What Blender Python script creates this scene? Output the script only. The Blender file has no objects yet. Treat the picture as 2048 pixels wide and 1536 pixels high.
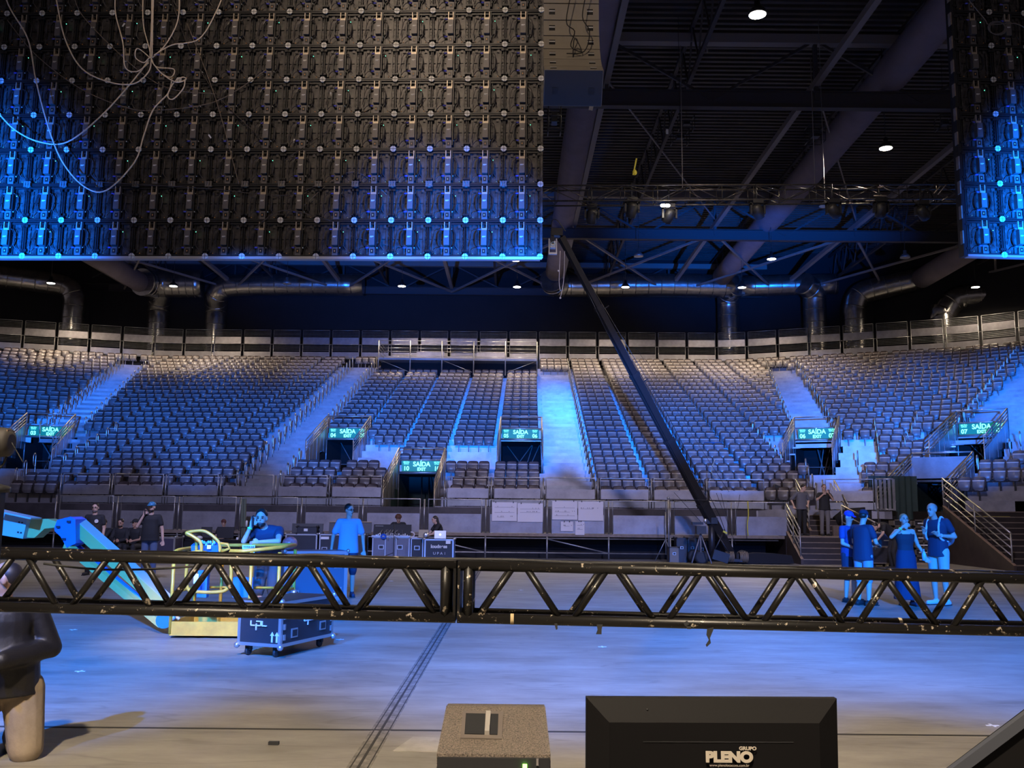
import bpy, bmesh, math, random
import numpy as np
from mathutils import Vector, Matrix, Quaternion
random.seed(7)
SC = bpy.context.scene
COL = SC.collection
PI = math.pi
# ---------------------------------------------------------------- camera
FPX, CAMH, TH, RO = 1870.0, 1.6, math.atan(254 / 1870.0), 0.0100
cd = bpy.data.cameras.new('camera'); cam = bpy.data.objects.new('camera', cd); COL.objects.link(cam)
cd.sensor_fit = 'HORIZONTAL'; cd.sensor_width = 36.0; cd.lens = 36.0 * FPX / 2048.0
cd.clip_start = 0.05; cd.clip_end = 300
cam.matrix_world = Matrix.Translation((0, 0, CAMH)) @ Matrix.Rotation(PI / 2 + TH, 4, 'X') @ Matrix.Rotation(RO, 4, 'Z')
SC.camera = cam
# ---------------------------------------------------------------- view and world
SC.view_settings.view_transform = 'Standard'; SC.view_settings.look = 'None'
SC.view_settings.gamma = 1.0; SC.view_settings.exposure = 1.15
SC.view_settings.use_curve_mapping = False
SC.cycles.use_denoising = True
SC.cycles.max_bounces = 5; SC.cycles.diffuse_bounces = 3; SC.cycles.glossy_bounces = 3
SC.cycles.sample_clamp_indirect = 4.0
W = bpy.data.worlds.new('world'); SC.world = W; W.use_nodes = True
W.node_tree.nodes['Background'].inputs[0].default_value = (0.48, 0.41, 0.46, 1)
W.node_tree.nodes['Background'].inputs[1].default_value = 0.095

def spot(name, loc, tgt, power, color, angle, blend=0.5, r=0.12):
    l = bpy.data.lights.new(name, 'SPOT'); l.energy = power; l.color = color
    l.spot_size = math.radians(angle); l.spot_blend = blend; l.shadow_soft_size = r
    o = bpy.data.objects.new(name, l); COL.objects.link(o); o.location = loc
    o.rotation_euler = (Vector(tgt) - Vector(loc)).to_track_quat('-Z', 'Y').to_euler()
    return o
BLUE = (0.006, 0.19, 1.0)
DEEP = (0.0, 0.16, 1.0)
WARM = (1.0, 0.78, 0.55)
# stage fixtures hanging behind the photographer, beaming forward over the hall, then added fills
spot('stage_wash', (-5.0, -2.0, 8.0), (-5.4, 10.6, 0.0), 25000, BLUE, 34, 1.0)
spot('stage_wash', (0.0, -2.0, 8.0), (0.8, 13.5, 0.0), 24000, BLUE, 34, 1.0)
spot('stage_wash', (4.0, -2.0, 8.0), (5.0, 14.0, 0.0), 26000, BLUE, 32, 1.0)
spot('stage_wash', (8.0, -2.0, 7.0), (7.4, 17.0, 0.7), 7000, BLUE, 22, 0.9)
spot('stage_wash', (-2.0, -2.0, 7.0), (-3.9, 16.5, 0.9), 8000, BLUE, 18, 0.9)
for i_, (x_, y_, z_, p_) in enumerate([(-26.0, 44.0, 6.0, 1.0), (-20.5, 45.0, 6.0, 1.0), (-15.0, 46.0, 5.8, .9), (-9.5, 47.0, 6.2, 1.0), (-4.5, 47.0, 6.2, 1.0), (0.5, 47.0, 6.4, .8), (5.5, 46.5, 6.0, 1.0), (10.5, 46.5, 5.9, 1.2), (15.5, 45.0, 6.1, 1.1), (20.0, 43.0, 6.0, 1.4), (25.0, 42.0, 7.2, 2.0)]):
    spot('stand_wash', (x_ * .12, -2.0, 2.9), (x_, y_, z_), 90000 * p_, BLUE, 9.5, 1.0)
spot('stand_wash', (1.5, -2.0, 2.9), (2.6, 50.0, 7.4), 110000, BLUE, 3.6, 1.0)
spot('screen_wash', (-8.0, 2.0, 1.0), (-7.9, 12.4, 4.8), 46000, DEEP, 28, 1.0)
spot('screen_wash', (3.2, 2.0, 1.0), (-0.8, 12.4, 4.9), 24000, DEEP, 17, 1.0)
spot('screen_wash', (6.6, 1.0, 1.0), (8.2, 12.4, 5.4), 95000, DEEP, 22, 1.0)
spot('added_fill', (-6.0, 13.6, 9.0), (-8.0, 34.0, 1.2), 3600, (0.50, 0.52, 1.0), 75, 0.9, 0.5)  # added soft fill to brighten the barriers and lower rows
spot('added_fill', (6.0, 13.6, 9.0), (7.0, 33.0, 1.0), 3200, (0.62, 0.58, 0.9), 75, 0.9, 0.5)
# rehearsal lights hanging high above and behind the photographer, plus an added lift spot
spot('house_or_added_light', (-2.0, -5.0, 13.0), (0.0, 2.0, 0.0), 9000, (1.0, 0.82, 0.60), 58, 0.9, 0.3)
spot('house_or_added_light', (-3.0, -3.0, 11.0), (-3.75, 12.0, 0.1), 7500, (1.0, 0.80, 0.50), 9.5, 0.8, 0.2)  # narrow warm spot added to bring out the yellow of the basket
spot('house_or_added_light', (-3.0, 2.0, 13.0), (-1.5, 12.4, 9.0), 800, (1.0, 0.76, 0.54), 56, 1.0, 0.3)
spot('house_or_added_light', (2.6, 13.4, 18.6), (1.8, 16.4, 14.2), 380, (1.0, 0.85, 0.58), 60, 0.8, 0.2)

# ---------------------------------------------------------------- pixel rays (layout measurements)
_c, _s, _cr, _sr = math.cos(TH), math.sin(TH), math.cos(RO), math.sin(RO)
def ray(px, py):
    xr, yr = px - 1024.0, py - 768.0
    x = _cr * xr - _sr * yr; y = _sr * xr + _cr * yr
    v = (x / FPX, 1.0, -y / FPX)
    return Vector((v[0], _c * v[1] - _s * v[2], _s * v[1] + _c * v[2]))
def at(px, py, Y):
    r = ray(px, py); r = r * (Y / r.y); return Vector((r.x, r.y, r.z + CAMH))
def atz(px, py, z):
    r = ray(px, py); r = r * ((z - CAMH) / r.z); return Vector((r.x, r.y, r.z + CAMH))
def pr(p):
    X, Y, Z = p[0], p[1], p[2] - CAMH
    zc = Y * _c + Z * _s; up = -Y * _s + Z * _c
    x = FPX * X / zc; y = -FPX * up / zc
    return 1024 + _cr * x + _sr * y, 768 - _sr * x + _cr * y

# ---------------------------------------------------------------- materials
MATS = {}
def mat(name, col, rough=0.6, metal=0.0, emit=None, estr=0.0, noise=0.0, nscale=8.0, col2=None, bump=0.0, spec=0.5, alpha=None):
    if name in MATS: return MATS[name]
    m = bpy.data.materials.new(name); m.use_nodes = True; nt = m.node_tree; b = nt.nodes['Principled BSDF']
    b.inputs['Base Color'].default_value = (*col, 1); b.inputs['Roughness'].default_value = rough
    b.inputs['Metallic'].default_value = metal; b.inputs['Specular IOR Level'].default_value = spec
    if emit: b.inputs['Emission Color'].default_value = (*emit, 1); b.inputs['Emission Strength'].default_value = estr
    if alpha is not None: b.inputs['Alpha'].default_value = alpha
    if noise > 0 or bump > 0:
        tc = nt.nodes.new('ShaderNodeTexCoord'); n = nt.nodes.new('ShaderNodeTexNoise')
        n.inputs['Scale'].default_value = nscale; n.inputs['Detail'].default_value = 6; n.inputs['Roughness'].default_value = 0.65
        nt.links.new(tc.outputs['Object'], n.inputs['Vector'])
        if noise > 0:
            r = nt.nodes.new('ShaderNodeValToRGB')
            c2 = col2 or tuple(c * (1 - noise) for c in col)
            r.color_ramp.elements[0].position = 0.35; r.color_ramp.elements[0].color = (*c2, 1)
            r.color_ramp.elements[1].position = 0.62; r.color_ramp.elements[1].color = (*col, 1)
            nt.links.new(n.outputs['Fac'], r.inputs['Fac']); nt.links.new(r.outputs['Color'], b.inputs['Base Color'])
        if bump > 0:
            bp = nt.nodes.new('ShaderNodeBump'); bp.inputs['Strength'].default_value = bump; bp.inputs['Distance'].default_value = 0.02
            nt.links.new(n.outputs['Fac'], bp.inputs['Height']); nt.links.new(bp.outputs['Normal'], b.inputs['Normal'])
    MATS[name] = m
    return m
M_STEEL = mat('galvanised_steel', (0.42, 0.42, 0.43), 0.42, 0.75, noise=0.35, nscale=3)
M_PANEL = mat('grey_sheet_metal', (0.31, 0.30, 0.33), 0.42, 0.5, noise=0.3, nscale=1.6)
M_DECK = mat('aluminium_deck', (0.30, 0.31, 0.34), 0.42, 0.4, noise=0.3, nscale=1.2)
M_SEAT = mat('grey_seat_plastic', (0.15, 0.14, 0.15), 0.36, noise=0.15, nscale=1.5)
M_SEATK = mat('dark_back_plastic', (0.060, 0.045, 0.046), 0.42)
M_SEATR = mat('seat_rim_highlight', (0.42, 0.37, 0.35), 0.30)
M_SEATB = mat('blue_cloth', (0.06, 0.12, 0.22), 0.8)
M_BLACK = mat('black_paint', (0.018, 0.018, 0.02), 0.5)
M_BLACKM = mat('black_metal', (0.03, 0.03, 0.033), 0.35, 0.4)
M_VOID = mat('black_cloth_and_shade', (0.008, 0.008, 0.010), 0.95)  # also blackens the shaded openings below the stand
M_WHITE = mat('white_plastic', (0.75, 0.75, 0.74), 0.4)
M_ALU = mat('bare_aluminium', (0.62, 0.63, 0.66), 0.32, 0.85)
M_RUBBER = mat('black_rubber', (0.02, 0.02, 0.022), 0.7)
M_GREEN = mat('sign_green', (0.0, 0.11, 0.075), 0.5, emit=(0.0, 0.11, 0.07), estr=0.55)
M_LET = mat('sign_lettering', (0.3, 0.9, 0.7), 0.5, emit=(0.22, 0.95, 0.72), estr=0.9)
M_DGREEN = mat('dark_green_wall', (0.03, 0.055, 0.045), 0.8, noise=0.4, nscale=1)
M_BROWN = mat('brown_step_boards', (0.035, 0.024, 0.02), 0.6, noise=0.4, nscale=2)
M_NOSE = mat('worn_step_edge', (0.22, 0.17, 0.13), 0.6, noise=0.3, nscale=6)
M_RAILW = mat('warm_steel_rail', (0.46, 0.43, 0.39), 0.34, 0.9)
M_YEL = mat('yellow_tape', (0.55, 0.48, 0.04), 0.6)
M_FOIL = mat('foil_insulation', (0.55, 0.53, 0.50), 0.24, 0.95, noise=0.3, nscale=2.5, bump=0.8)
M_FABD = mat('grey_fabric_duct', (0.20, 0.17, 0.21), 0.85, noise=0.15, nscale=1)
M_ROOF = mat('dark_roof_sheet', (0.085, 0.075, 0.075), 0.6, 0.2, noise=0.3, nscale=0.5)
M_BEAM = mat('dark_roof_steel', (0.045, 0.04, 0.045), 0.6)
M_BEAML = mat('grey_purlin_steel', (0.20, 0.18, 0.18), 0.6)
M_WALL = mat('black_acoustic_wall', (0.014, 0.013, 0.016), 0.8, noise=0.3, nscale=0.4)
M_LAMP = mat('lamp_glow', (1, 0.95, 0.85), 0.5, emit=(1.0, 0.90, 0.72), estr=22)
M_PAPER = mat('white_paper', (0.62, 0.60, 0.66), 0.8)
M_INK = mat('pencil_lines', (0.22, 0.22, 0.26), 0.8)
M_CASE = mat('case_black_ply', (0.025, 0.025, 0.032), 0.45, noise=0.25, nscale=3)
M_LOGO = mat('white_print', (0.62, 0.62, 0.62), 0.6)
M_WOOD = mat('light_wood', (0.42, 0.30, 0.18), 0.6, noise=0.3, nscale=5)

# ---------------------------------------------------------------- mesh builder
def basis(d):
    d = Vector(d).normalized(); up = Vector((0, 0, 1)) if abs(d.z) < 0.95 else Vector((0, 1, 0))
    u = d.cross(up).normalized(); return u, d.cross(u).normalized(), d
class MB:
    def __init__(s): s.v = []; s.f = []; s.m = []; s.mi = 0; s.sm = []; s.smooth = False
    def _f(s, fs, o):
        for f in fs: s.f.append(tuple(i + o for i in f)); s.m.append(s.mi); s.sm.append(s.smooth)
    def raw(s, vs, fs): o = len(s.v); s.v += [tuple(v) for v in vs]; s._f(fs, o); return s
    def box(s, c, d, R=None):
        x, y, z = d[0] / 2, d[1] / 2, d[2] / 2
        vs = [Vector((a * x, b * y, e * z)) for a in (-1, 1) for b in (-1, 1) for e in (-1, 1)]
        if R is not None: vs = [R @ v for v in vs]
        c = Vector(c)
        return s.raw([v + c for v in vs], [(0, 1, 3, 2), (4, 6, 7, 5), (0, 4, 5, 1), (2, 3, 7, 6), (0, 2, 6, 4), (1, 5, 7, 3)])
    def bb(s, a, b): return s.box([(p + q) / 2 for p, q in zip(a, b)], [abs(q - p) for p, q in zip(a, b)])
    def bar(s, p, q, w, h):      # h along the 'up' side
        p, q = Vector(p), Vector(q); u, v, d = basis(q - p)
        vs = [p + u * (a * w / 2) + v * (b * h / 2) for a, b in ((-1, -1), (1, -1), (1, 1), (-1, 1))]
        vs += [x + (q - p) for x in vs]
        return s.raw(vs, [(0, 3, 2, 1), (4, 5, 6, 7), (0, 1, 5, 4), (1, 2, 6, 5), (2, 3, 7, 6), (3, 0, 4, 7)])
    def tube(s, pts, r, n=8, closed=False, r2=None):
        pts = [Vector(p) for p in pts]; N = len(pts); o = len(s.v); uprev = None; old = s.smooth; s.smooth = n > 4
        for i, p in enumerate(pts):
            if closed: d = pts[(i + 1) % N] - pts[i - 1]
            else: d = pts[min(i + 1, N - 1)] - pts[max(i - 1, 0)]
            if d.length < 1e-9: d = Vector((0, 0, 1))
            d.normalize()
            if uprev is None: u, v, _ = basis(d)
            else:
                u = uprev - d * uprev.dot(d)
                if u.length < 1e-6: u, v, _ = basis(d)
                u.normalize(); v = d.cross(u)
            uprev = u
            rr = r if r2 is None else r + (r2 - r) * i / (N - 1)
            for k in range(n):
                a = 2 * PI * k / n; s.v.append(tuple(p + (u * math.cos(a) + v * math.sin(a)) * rr))
        fs = []
        for i in range(N if closed else N - 1):
            a, b = i * n, ((i + 1) % N) * n
            for k in range(n): k2 = (k + 1) % n; fs.append((a + k, a + k2, b + k2, b + k))
        s._f(fs, o)
        if not closed: s.smooth = False; s._f([tuple(range(n))[::-1], tuple((N - 1) * n + k for k in range(n))], o)
        s.smooth = old
        return s
    def lathe(s, prof, n=16, c=(0, 0, 0), R=None, cap=True):
        o = len(s.v); c = Vector(c); old = s.smooth; s.smooth = True
        for r, z in prof:
            for k in range(n):
                a = 2 * PI * k / n; p = Vector((r * math.cos(a), r * math.sin(a), z))
                if R is not None: p = R @ p
                s.v.append(tuple(p + c))
        fs = []
        for i in range(len(prof) - 1):
            for k in range(n): k2 = (k + 1) % n; fs.append((i * n + k, i * n + k2, (i + 1) * n + k2, (i + 1) * n + k))
        s._f(fs, o)
        if cap: s.smooth = False; s._f([tuple(range(n))[::-1], tuple((len(prof) - 1) * n + k for k in range(n))], o)
        s.smooth = old
        return s
    def ell(s, c, r, R=None, nu=12, nv=8):
        prof = [(math.sin(PI * i / nv), -math.cos(PI * i / nv)) for i in range(nv + 1)]
        prof[0] = (1e-3, -1); prof[-1] = (1e-3, 1)
        D = Matrix.Diagonal(Vector(r)); Q = (R @ D) if R is not None else D
        return s.lathe(prof, nu, c, Q)
    def prism(s, poly, vec):
        n = len(poly); vec = Vector(vec); vs = [Vector(p) for p in poly]; vs = vs + [v + vec for v in vs]
        return s.raw(vs, [tuple(range(n))[::-1], tuple(range(n, 2 * n))] + [(i, (i + 1) % n, n + (i + 1) % n, n + i) for i in range(n)])
    def merge(s, other, M=None):
        o = len(s.v)
        if M is None: s.v += other.v
        else: s.v += [tuple(M @ Vector(v)) for v in other.v]
        for f, m, q in zip(other.f, other.m, other.sm): s.f.append(tuple(i + o for i in f)); s.m.append(m); s.sm.append(q)
        return s
    def mesh(s, name, mats):
        me = bpy.data.meshes.new(name); me.from_pydata(s.v, [], s.f)
        for m in (mats if isinstance(mats, (list, tuple)) else [mats]): me.materials.append(m)
        me.polygons.foreach_set('material_index', s.m); me.polygons.foreach_set('use_smooth', s.sm)
        me.update(); return me
    def build(s, name, mats, parent=None, world=True, **kw):
        """vertices are in world coordinates; shifted into the parent's frame when it has one"""
        me = s.mesh(name, mats); o = bpy.data.objects.new(name, me); COL.objects.link(o)
        if parent is not None:
            o.parent = parent
            if world: me.transform(full(parent).inverted())
        for k, v in kw.items(): o[k] = v
        return o
def full(o):
    M = o.matrix_basis.copy()
    while o.parent is not None: o = o.parent; M = o.matrix_basis @ M
    return M
def tag(o, label, cat, group=None):
    o['label'] = label; o['category'] = cat
    if group: o['group'] = group
    return o
def thing(name, label, cat, loc, rz=0.0, group=None, R=None):
    o = bpy.data.objects.new(name, None); COL.objects.link(o); o.empty_display_size = 0.1
    o.matrix_basis = Matrix.Translation(loc) @ (R.to_4x4() if R is not None else Matrix.Rotation(rz, 4, 'Z'))
    return tag(o, label, cat, group)
def solo(mb, name, mats, label, cat, group=None, loc=None):
    """a thing that is one mesh, with its origin at its own place"""
    if loc is None:
        a = np.array(mb.v); loc = ((a[:, 0].min() + a[:, 0].max()) / 2, (a[:, 1].min() + a[:, 1].max()) / 2, a[:, 2].min())
    me = mb.mesh(name, mats); me.transform(Matrix.Translation(loc).inverted())
    o = bpy.data.objects.new(name, me); COL.objects.link(o); o.location = loc
    return tag(o, label, cat, group)
def struct(mb, name, mats, label=None):
    o = bpy.data.objects.new(name, mb.mesh(name, mats)); COL.objects.link(o); o['kind'] = 'structure'
    if label: o['label'] = label; o['category'] = 'structure'
    return o
def tree(root): return (root, [(c, list(c.children)) for c in root.children])
def dup(tr, M, label=None, group=None):
    r = tr[0].copy(); COL.objects.link(r); r.matrix_basis = M
    if label: r['label'] = label
    if group: r['group'] = group
    for c, gs in tr[1]:
        k = c.copy(); COL.objects.link(k); k.parent = r
        for g in gs: h = g.copy(); COL.objects.link(h); h.parent = k
    return r
def text(s, size, m, parent, M, name='lettering', align='CENTER', ext=0.004, sx=1.0, bold=0.0):
    cu = bpy.data.curves.new(name, 'FONT'); cu.body = s; cu.size = size; cu.align_x = align; cu.align_y = 'CENTER'
    cu.extrude = ext; cu.offset = bold
    t = bpy.data.objects.new(name, cu); me = bpy.data.meshes.new_from_object(t); bpy.data.objects.remove(t); bpy.data.curves.remove(cu)
    me.materials.clear(); me.materials.append(m)
    o = bpy.data.objects.new(name, me); COL.objects.link(o); o.parent = parent
    o.matrix_basis = M @ Matrix.Diagonal((sx, 1, 1, 1))
    return o
def smooth_pts(pts, n=6):
    pts = [Vector(p) for p in pts]; out = []
    for i in range(len(pts) - 1):
        p0 = pts[max(i - 1, 0)]; p1 = pts[i]; p2 = pts[i + 1]; p3 = pts[min(i + 2, len(pts) - 1)]
        for k in range(n):
            t = k / n; out.append(0.5 * ((2 * p1) + (p2 - p0) * t + (2 * p0 - 5 * p1 + 4 * p2 - p3) * t * t + (-p0 + 3 * p1 - 3 * p2 + p3) * t ** 3))
    out.append(pts[-1]); return out
ORD = ['first', 'second', 'third', 'fourth', 'fifth', 'sixth', 'seventh', 'eighth', 'ninth', 'tenth', 'eleventh', 'twelfth', 'thirteenth', 'fourteenth', 'fifteenth', 'sixteenth', 'seventeenth', 'eighteenth', 'nineteenth', 'twentieth']
def ordn(i):
    if i < 20: return ORD[i]
    t = (i + 1) // 10; u = (i + 1) % 10
    tens = {2: 'twenty', 3: 'thirty', 4: 'forty', 5: 'fifty', 6: 'sixty', 7: 'seventy', 8: 'eighty', 9: 'ninety'}[t]
    return tens + '-' + ORD[u - 1] if u else tens[:-1] + 'ieth'
RX = lambda a: Matrix.Rotation(a, 4, 'X')
RY = lambda a: Matrix.Rotation(a, 4, 'Y')
RZ = lambda a: Matrix.Rotation(a, 4, 'Z')
T = lambda *a: Matrix.Translation(a if len(a) > 1 else a[0])
# ================================================================ SHELL
def floor_mat():
    m = bpy.data.materials.new('scuffed_concrete'); m.use_nodes = True; nt = m.node_tree; b = nt.nodes['Principled BSDF']
    b.inputs['Roughness'].default_value = 0.5; b.inputs['Specular IOR Level'].default_value = 0.35
    tc = nt.nodes.new('ShaderNodeTexCoord'); mp = nt.nodes.new('ShaderNodeMapping'); mp.inputs['Scale'].default_value = (0.5, 1.3, 1)
    nt.links.new(tc.outputs['Object'], mp.inputs['Vector'])
    n = nt.nodes.new('ShaderNodeTexNoise'); n.inputs['Scale'].default_value = 1.2; n.inputs['Detail'].default_value = 9; n.inputs['Roughness'].default_value = 0.7
    nt.links.new(mp.outputs['Vector'], n.inputs['Vector'])
    r = nt.nodes.new('ShaderNodeValToRGB'); r.color_ramp.elements[0].position = 0.3; r.color_ramp.elements[0].color = (0.15, 0.135, 0.115, 1)
    r.color_ramp.elements[1].position = 0.7; r.color_ramp.elements[1].color = (0.34, 0.315, 0.27, 1)
    nt.links.new(n.outputs['Fac'], r.inputs['Fac'])
    # thin wandering scratches and tyre marks
    w = nt.nodes.new('ShaderNodeTexNoise'); w.inputs['Scale'].default_value = 0.9; w.inputs['Detail'].default_value = 3
    mp2 = nt.nodes.new('ShaderNodeMapping'); mp2.inputs['Scale'].default_value = (0.35, 1.6, 1)
    nt.links.new(tc.outputs['Object'], mp2.inputs['Vector']); nt.links.new(mp2.outputs['Vector'], w.inputs['Vector'])
    a = nt.nodes.new('ShaderNodeMath'); a.operation = 'SUBTRACT'; a.inputs[1].default_value = 0.5; nt.links.new(w.outputs['Fac'], a.inputs[0])
    ab = nt.nodes.new('ShaderNodeMath'); ab.operation = 'ABSOLUTE'; nt.links.new(a.outputs[0], ab.inputs[0])
    r2 = nt.nodes.new('ShaderNodeValToRGB'); r2.color_ramp.elements[0].position = 0.0; r2.color_ramp.elements[0].color = (0.6, 0.6, 0.6, 1)
    r2.color_ramp.elements[1].position = 0.012; r2.color_ramp.elements[1].color = (1, 1, 1, 1); nt.links.new(ab.outputs[0], r2.inputs['Fac'])
    mx = nt.nodes.new('ShaderNodeMixRGB'); mx.blend_type = 'MULTIPLY'; mx.inputs['Fac'].default_value = 0.55
    nt.links.new(r.outputs['Color'], mx.inputs['Color1']); nt.links.new(r2.outputs['Color'], mx.inputs['Color2'])
    nt.links.new(mx.outputs['Color'], b.inputs['Base Color'])
    bp = nt.nodes.new('ShaderNodeBump'); bp.inputs['Strength'].default_value = 0.15; nt.links.new(n.outputs['Fac'], bp.inputs['Height']); nt.links.new(bp.outputs['Normal'], b.inputs['Normal'])
    return m
M_FLOOR = floor_mat()
struct(MB().bb((-48, -8, -0.3), (48, 70, 0)), 'floor', M_FLOOR)
M_SEAM = mat('dirty_floor_seam', (0.10, 0.09, 0.08), 0.8, noise=0.5, nscale=9, col2=(0.26, 0.24, 0.21))
M_SEAMD = mat('dark_joint_filler', (0.03, 0.028, 0.026), 0.9)
def strip(p, q, w, z=0.002):
    p, q = Vector(p), Vector(q); d = (q - p).normalized(); n = Vector((-d.y, d.x, 0)) * w / 2
    return MB().prism([p - n, q - n, q + n, p + n], (0, 0, z))
sa, sb = atz(735, 1536, 0), atz(961, 1149, 0); dd = (sb - sa)
s0, s1 = sa - dd * 0.3, sa + dd * 1.35
struct(strip(s0, s1, 0.15, 0.002), 'trim_1', M_SEAM, 'dirty strip along the long floor joint running away from the camera')
j = strip(s0, s1, 0.018, 0.004)
for o_ in (-0.05, 0.06): j.merge(strip(s0 + Vector((o_, 0, 0)), s1 + Vector((o_, 0, 0)), 0.008, 0.004))
struct(j, 'trim_2', M_SEAMD, 'dark hairline joints in the strip running away from the camera')
ca, cb = atz(80, 1473, 0), atz(2040, 1452, 0); dc = cb - ca
struct(strip(ca - dc, cb + dc, 0.035, 0.003), 'trim_3', M_SEAMD, 'dark joint crossing the concrete floor from side to side')
# pale patched square where the joints meet
pa, pb, pc, pd = [atz(x, y, 0) for x, y in ((800, 1507), (840, 1478), (960, 1478), (950, 1507))]
struct(MB().prism([pa, pd, pc, pb], (0, 0, 0.003)), 'trim_4', mat('patched_concrete', (0.40, 0.37, 0.32), 0.6, noise=0.3, nscale=4), 'pale repaired patch beside the crossing of the floor joints')
# little crosses of white tape on the floor
def tape_cross(px, py, s=0.05):
    p = atz(px, py, 0); m = MB()
    m.box((p.x, p.y, 0.002), (2 * s, 0.02, 0.003)); m.box((p.x, p.y, 0.0025), (0.02, 2 * s, 0.003)); return solo(m, 'tape_mark', M_WHITE, 'small white tape cross on the concrete floor, ' + TM.pop(0), 'tape mark', 'tape marks on the floor')
TM = ['left of the flight case with wheels', 'near the front left, on the grey floor', 'right of the flight case with wheels', 'midway between case and floor joint', 'beyond the truss, middle of the hall', 'at the right, beyond the speakers', 'below the truss, right of centre', 'just left of the floor joint']
for x, y in ((172, 1360), (157, 1277), (690, 1286), (755, 1247), (1050, 1180), (1998, 1432), (1215, 1290), (790, 1167)): tape_cross(x, y)
solo(MB().box(atz(562, 1499, 0) + Vector((0, 0, 0.012)), (0.07, 0.03, 0.02)), 'scrap', M_RUBBER, 'small black scrap lying on the floor near the front', 'scrap')

# ---------------------------------------------------------------- tribune geometry
def P2(x, y): return Vector((x, y))
DL, DR2, DR3 = P2(-0.958, -0.287).normalized(), P2(0.915, -0.4035).normalized(), P2(0.766, -0.643).normalized()
def verts(D):
    L1 = P2(-24 + 0.147 * (26 - D), 36.4 + D); R1 = P2(14.7 - 0.2107 * (26 - D), 35.75 + D)
    R2 = P2(27.3 - 0.5337 * (26 - D), 56.2 - 0.8575 * (26 - D))
    return [L1 + DL * 24, L1, R1, R2, R2 + DR3 * 24]
def path(D, s):
    """plan point on the row line at depth D, s metres right of the edge of the centre aisle; returns point and tangent"""
    V = verts(D); x0 = 3.3 + 0.0196 * D
    tc = (V[2] - V[1]).normalized(); p0 = V[1] + tc * ((x0 - V[1].x) / tc.x); a = (p0 - V[1]).length; b = (V[2] - p0).length; c = (V[3] - V[2]).length
    if s < -a: return V[1] + DL * (-s - a), -DL
    if s <= b: return p0 + tc * s, tc
    if s <= b + c: return V[2] + DR2 * (s - b), DR2
    return V[3] + DR3 * (s - b - c), DR3
NR = 27
def zrow(k): return 1.75 + 0.355 * (k - 1)
def zD(D): return 1.75 + 0.355 * D        # D=0 is row 1
def s_at(D, z, px):
    lo, hi = -50.0, 45.0
    for _ in range(50):
        mid = (lo + hi) / 2; p, _t = path(D, mid)
        if pr((p.x, p.y, z))[0] < px: lo = mid
        else: hi = mid
    return lo
def inside(poly, x, y):
    c = False; n = len(poly)
    for i in range(n):
        x1, y1 = poly[i]; x2, y2 = poly[(i + 1) % n]
        if (y1 > y) != (y2 > y) and x < (x2 - x1) * (y - y1) / (y2 - y1) + x1: c = not c
    return c
# stair gates ("vomitories"): px of back plane left/right, D back, D front, sign px box, rail top y, opening top y, text
VOM = [
 dict(n='03', x=(55, 152), D=(8.5, 4.4), sign=(61, 118, 871.5, 890), rail=847, left='03', right=None),
 dict(n='04', x=(656, 742), D=(8.5, 4.4), sign=(661, 735, 864, 883), rail=840, left='04', right='05'),
 dict(n='05 and 06', x=(1003, 1085), D=(8.5, 4.4), sign=(1006, 1080, 859, 877), rail=835, left='05', right='06'),
 dict(n='06 and 07', x=(1590, 1680), D=(8.5, 4.4), sign=(1598, 1674, 847, 867), rail=822.5, left='06', right='07'),
 dict(n='07', x=(1914, 2016), D=(8.5, 4.4), sign=(1920, 2002, 831, 852), rail=803, left='07', right='08'),
 dict(n='10', x=(801, 893), D=(3.5, -0.6), sign=(807, 887, 926, 947), rail=901, left='10', right='10'),
 dict(n='side', x=(1826, 1948), D=(3.5, -0.6), sign=None, rail=889, left=None, right=None),
]
for v in VOM:
    Db = v['D'][0]; zb = zD(Db)
    v['s'] = (s_at(Db, zb + 1.0, v['x'][0]), s_at(Db, zb + 1.0, v['x'][1]))
    A_, t_ = path(Db, v['s'][0]); B_, _ = path(Db, v['s'][1]); t_ = (B_ - A_).normalized(); v['g'] = (A_, t_, P2(t_.y, -t_.x), (B_ - A_).length, Db - v['D'][1])
def in_vom(D, s, pad=-0.03):
    p, _ = path(D, s)
    for v in VOM:
        A_, t_, n_, w_, dep_ = v['g']; q = p - A_; a, b = q.dot(t_), q.dot(n_)
        if -pad < a < w_ + pad and -pad < b < dep_ + pad: return True
    return False
# stepped terrace
ter = MB(); DS = 0.25875; ns0, ns1 = -180, 152
svals = sorted(set([i * DS for i in range(ns0, ns1)] + [q for v in VOM for q in v['s']]))
def quad(mb, a, b, c, d): mb.raw([a, b, c, d], [(0, 1, 2, 3)])
for k in range(1, NR + 5):
    z = zrow(min(k, NR)); D0, D1 = k - 1.5, k - 0.5
    for a, b in zip(svals[:-1], svals[1:]):
        m = (a + b) / 2
        if in_vom(k - 1, m): continue
        pm, _ = path(k - 1, m)
        if pm.x > 14.5 and pm.y < 32.3 and pm.x < 18.8: continue
        p0, _ = path(D0, a); p1, _ = path(D0, b); p2, _ = path(D1, b); p3, _ = path(D1, a)
        zb = z - 0.355 if k <= NR else z
        if k == 1: zb = z - 0.30
        elif in_vom(k - 2, m): zb = z - 0.06
        ter.mi = 0; quad(ter, (p0.x, p0.y, z), (p1.x, p1.y, z), (p2.x, p2.y, z), (p3.x, p3.y, z))
        ter.mi = 1; quad(ter, (p0.x, p0.y, zb), (p1.x, p1.y, zb), (p1.x, p1.y, z), (p0.x, p0.y, z))
        ter.mi = 0; quad(ter, (p0.x, p0.y, z - .04), (p1.x, p1.y, z - .04), (p2.x, p2.y, z - .04), (p3.x, p3.y, z - .04))
o = struct(ter, 'grandstand_terrace', [M_DECK, M_PANEL], 'stepped metal terrace rising behind the floor to the black wall')
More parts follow.
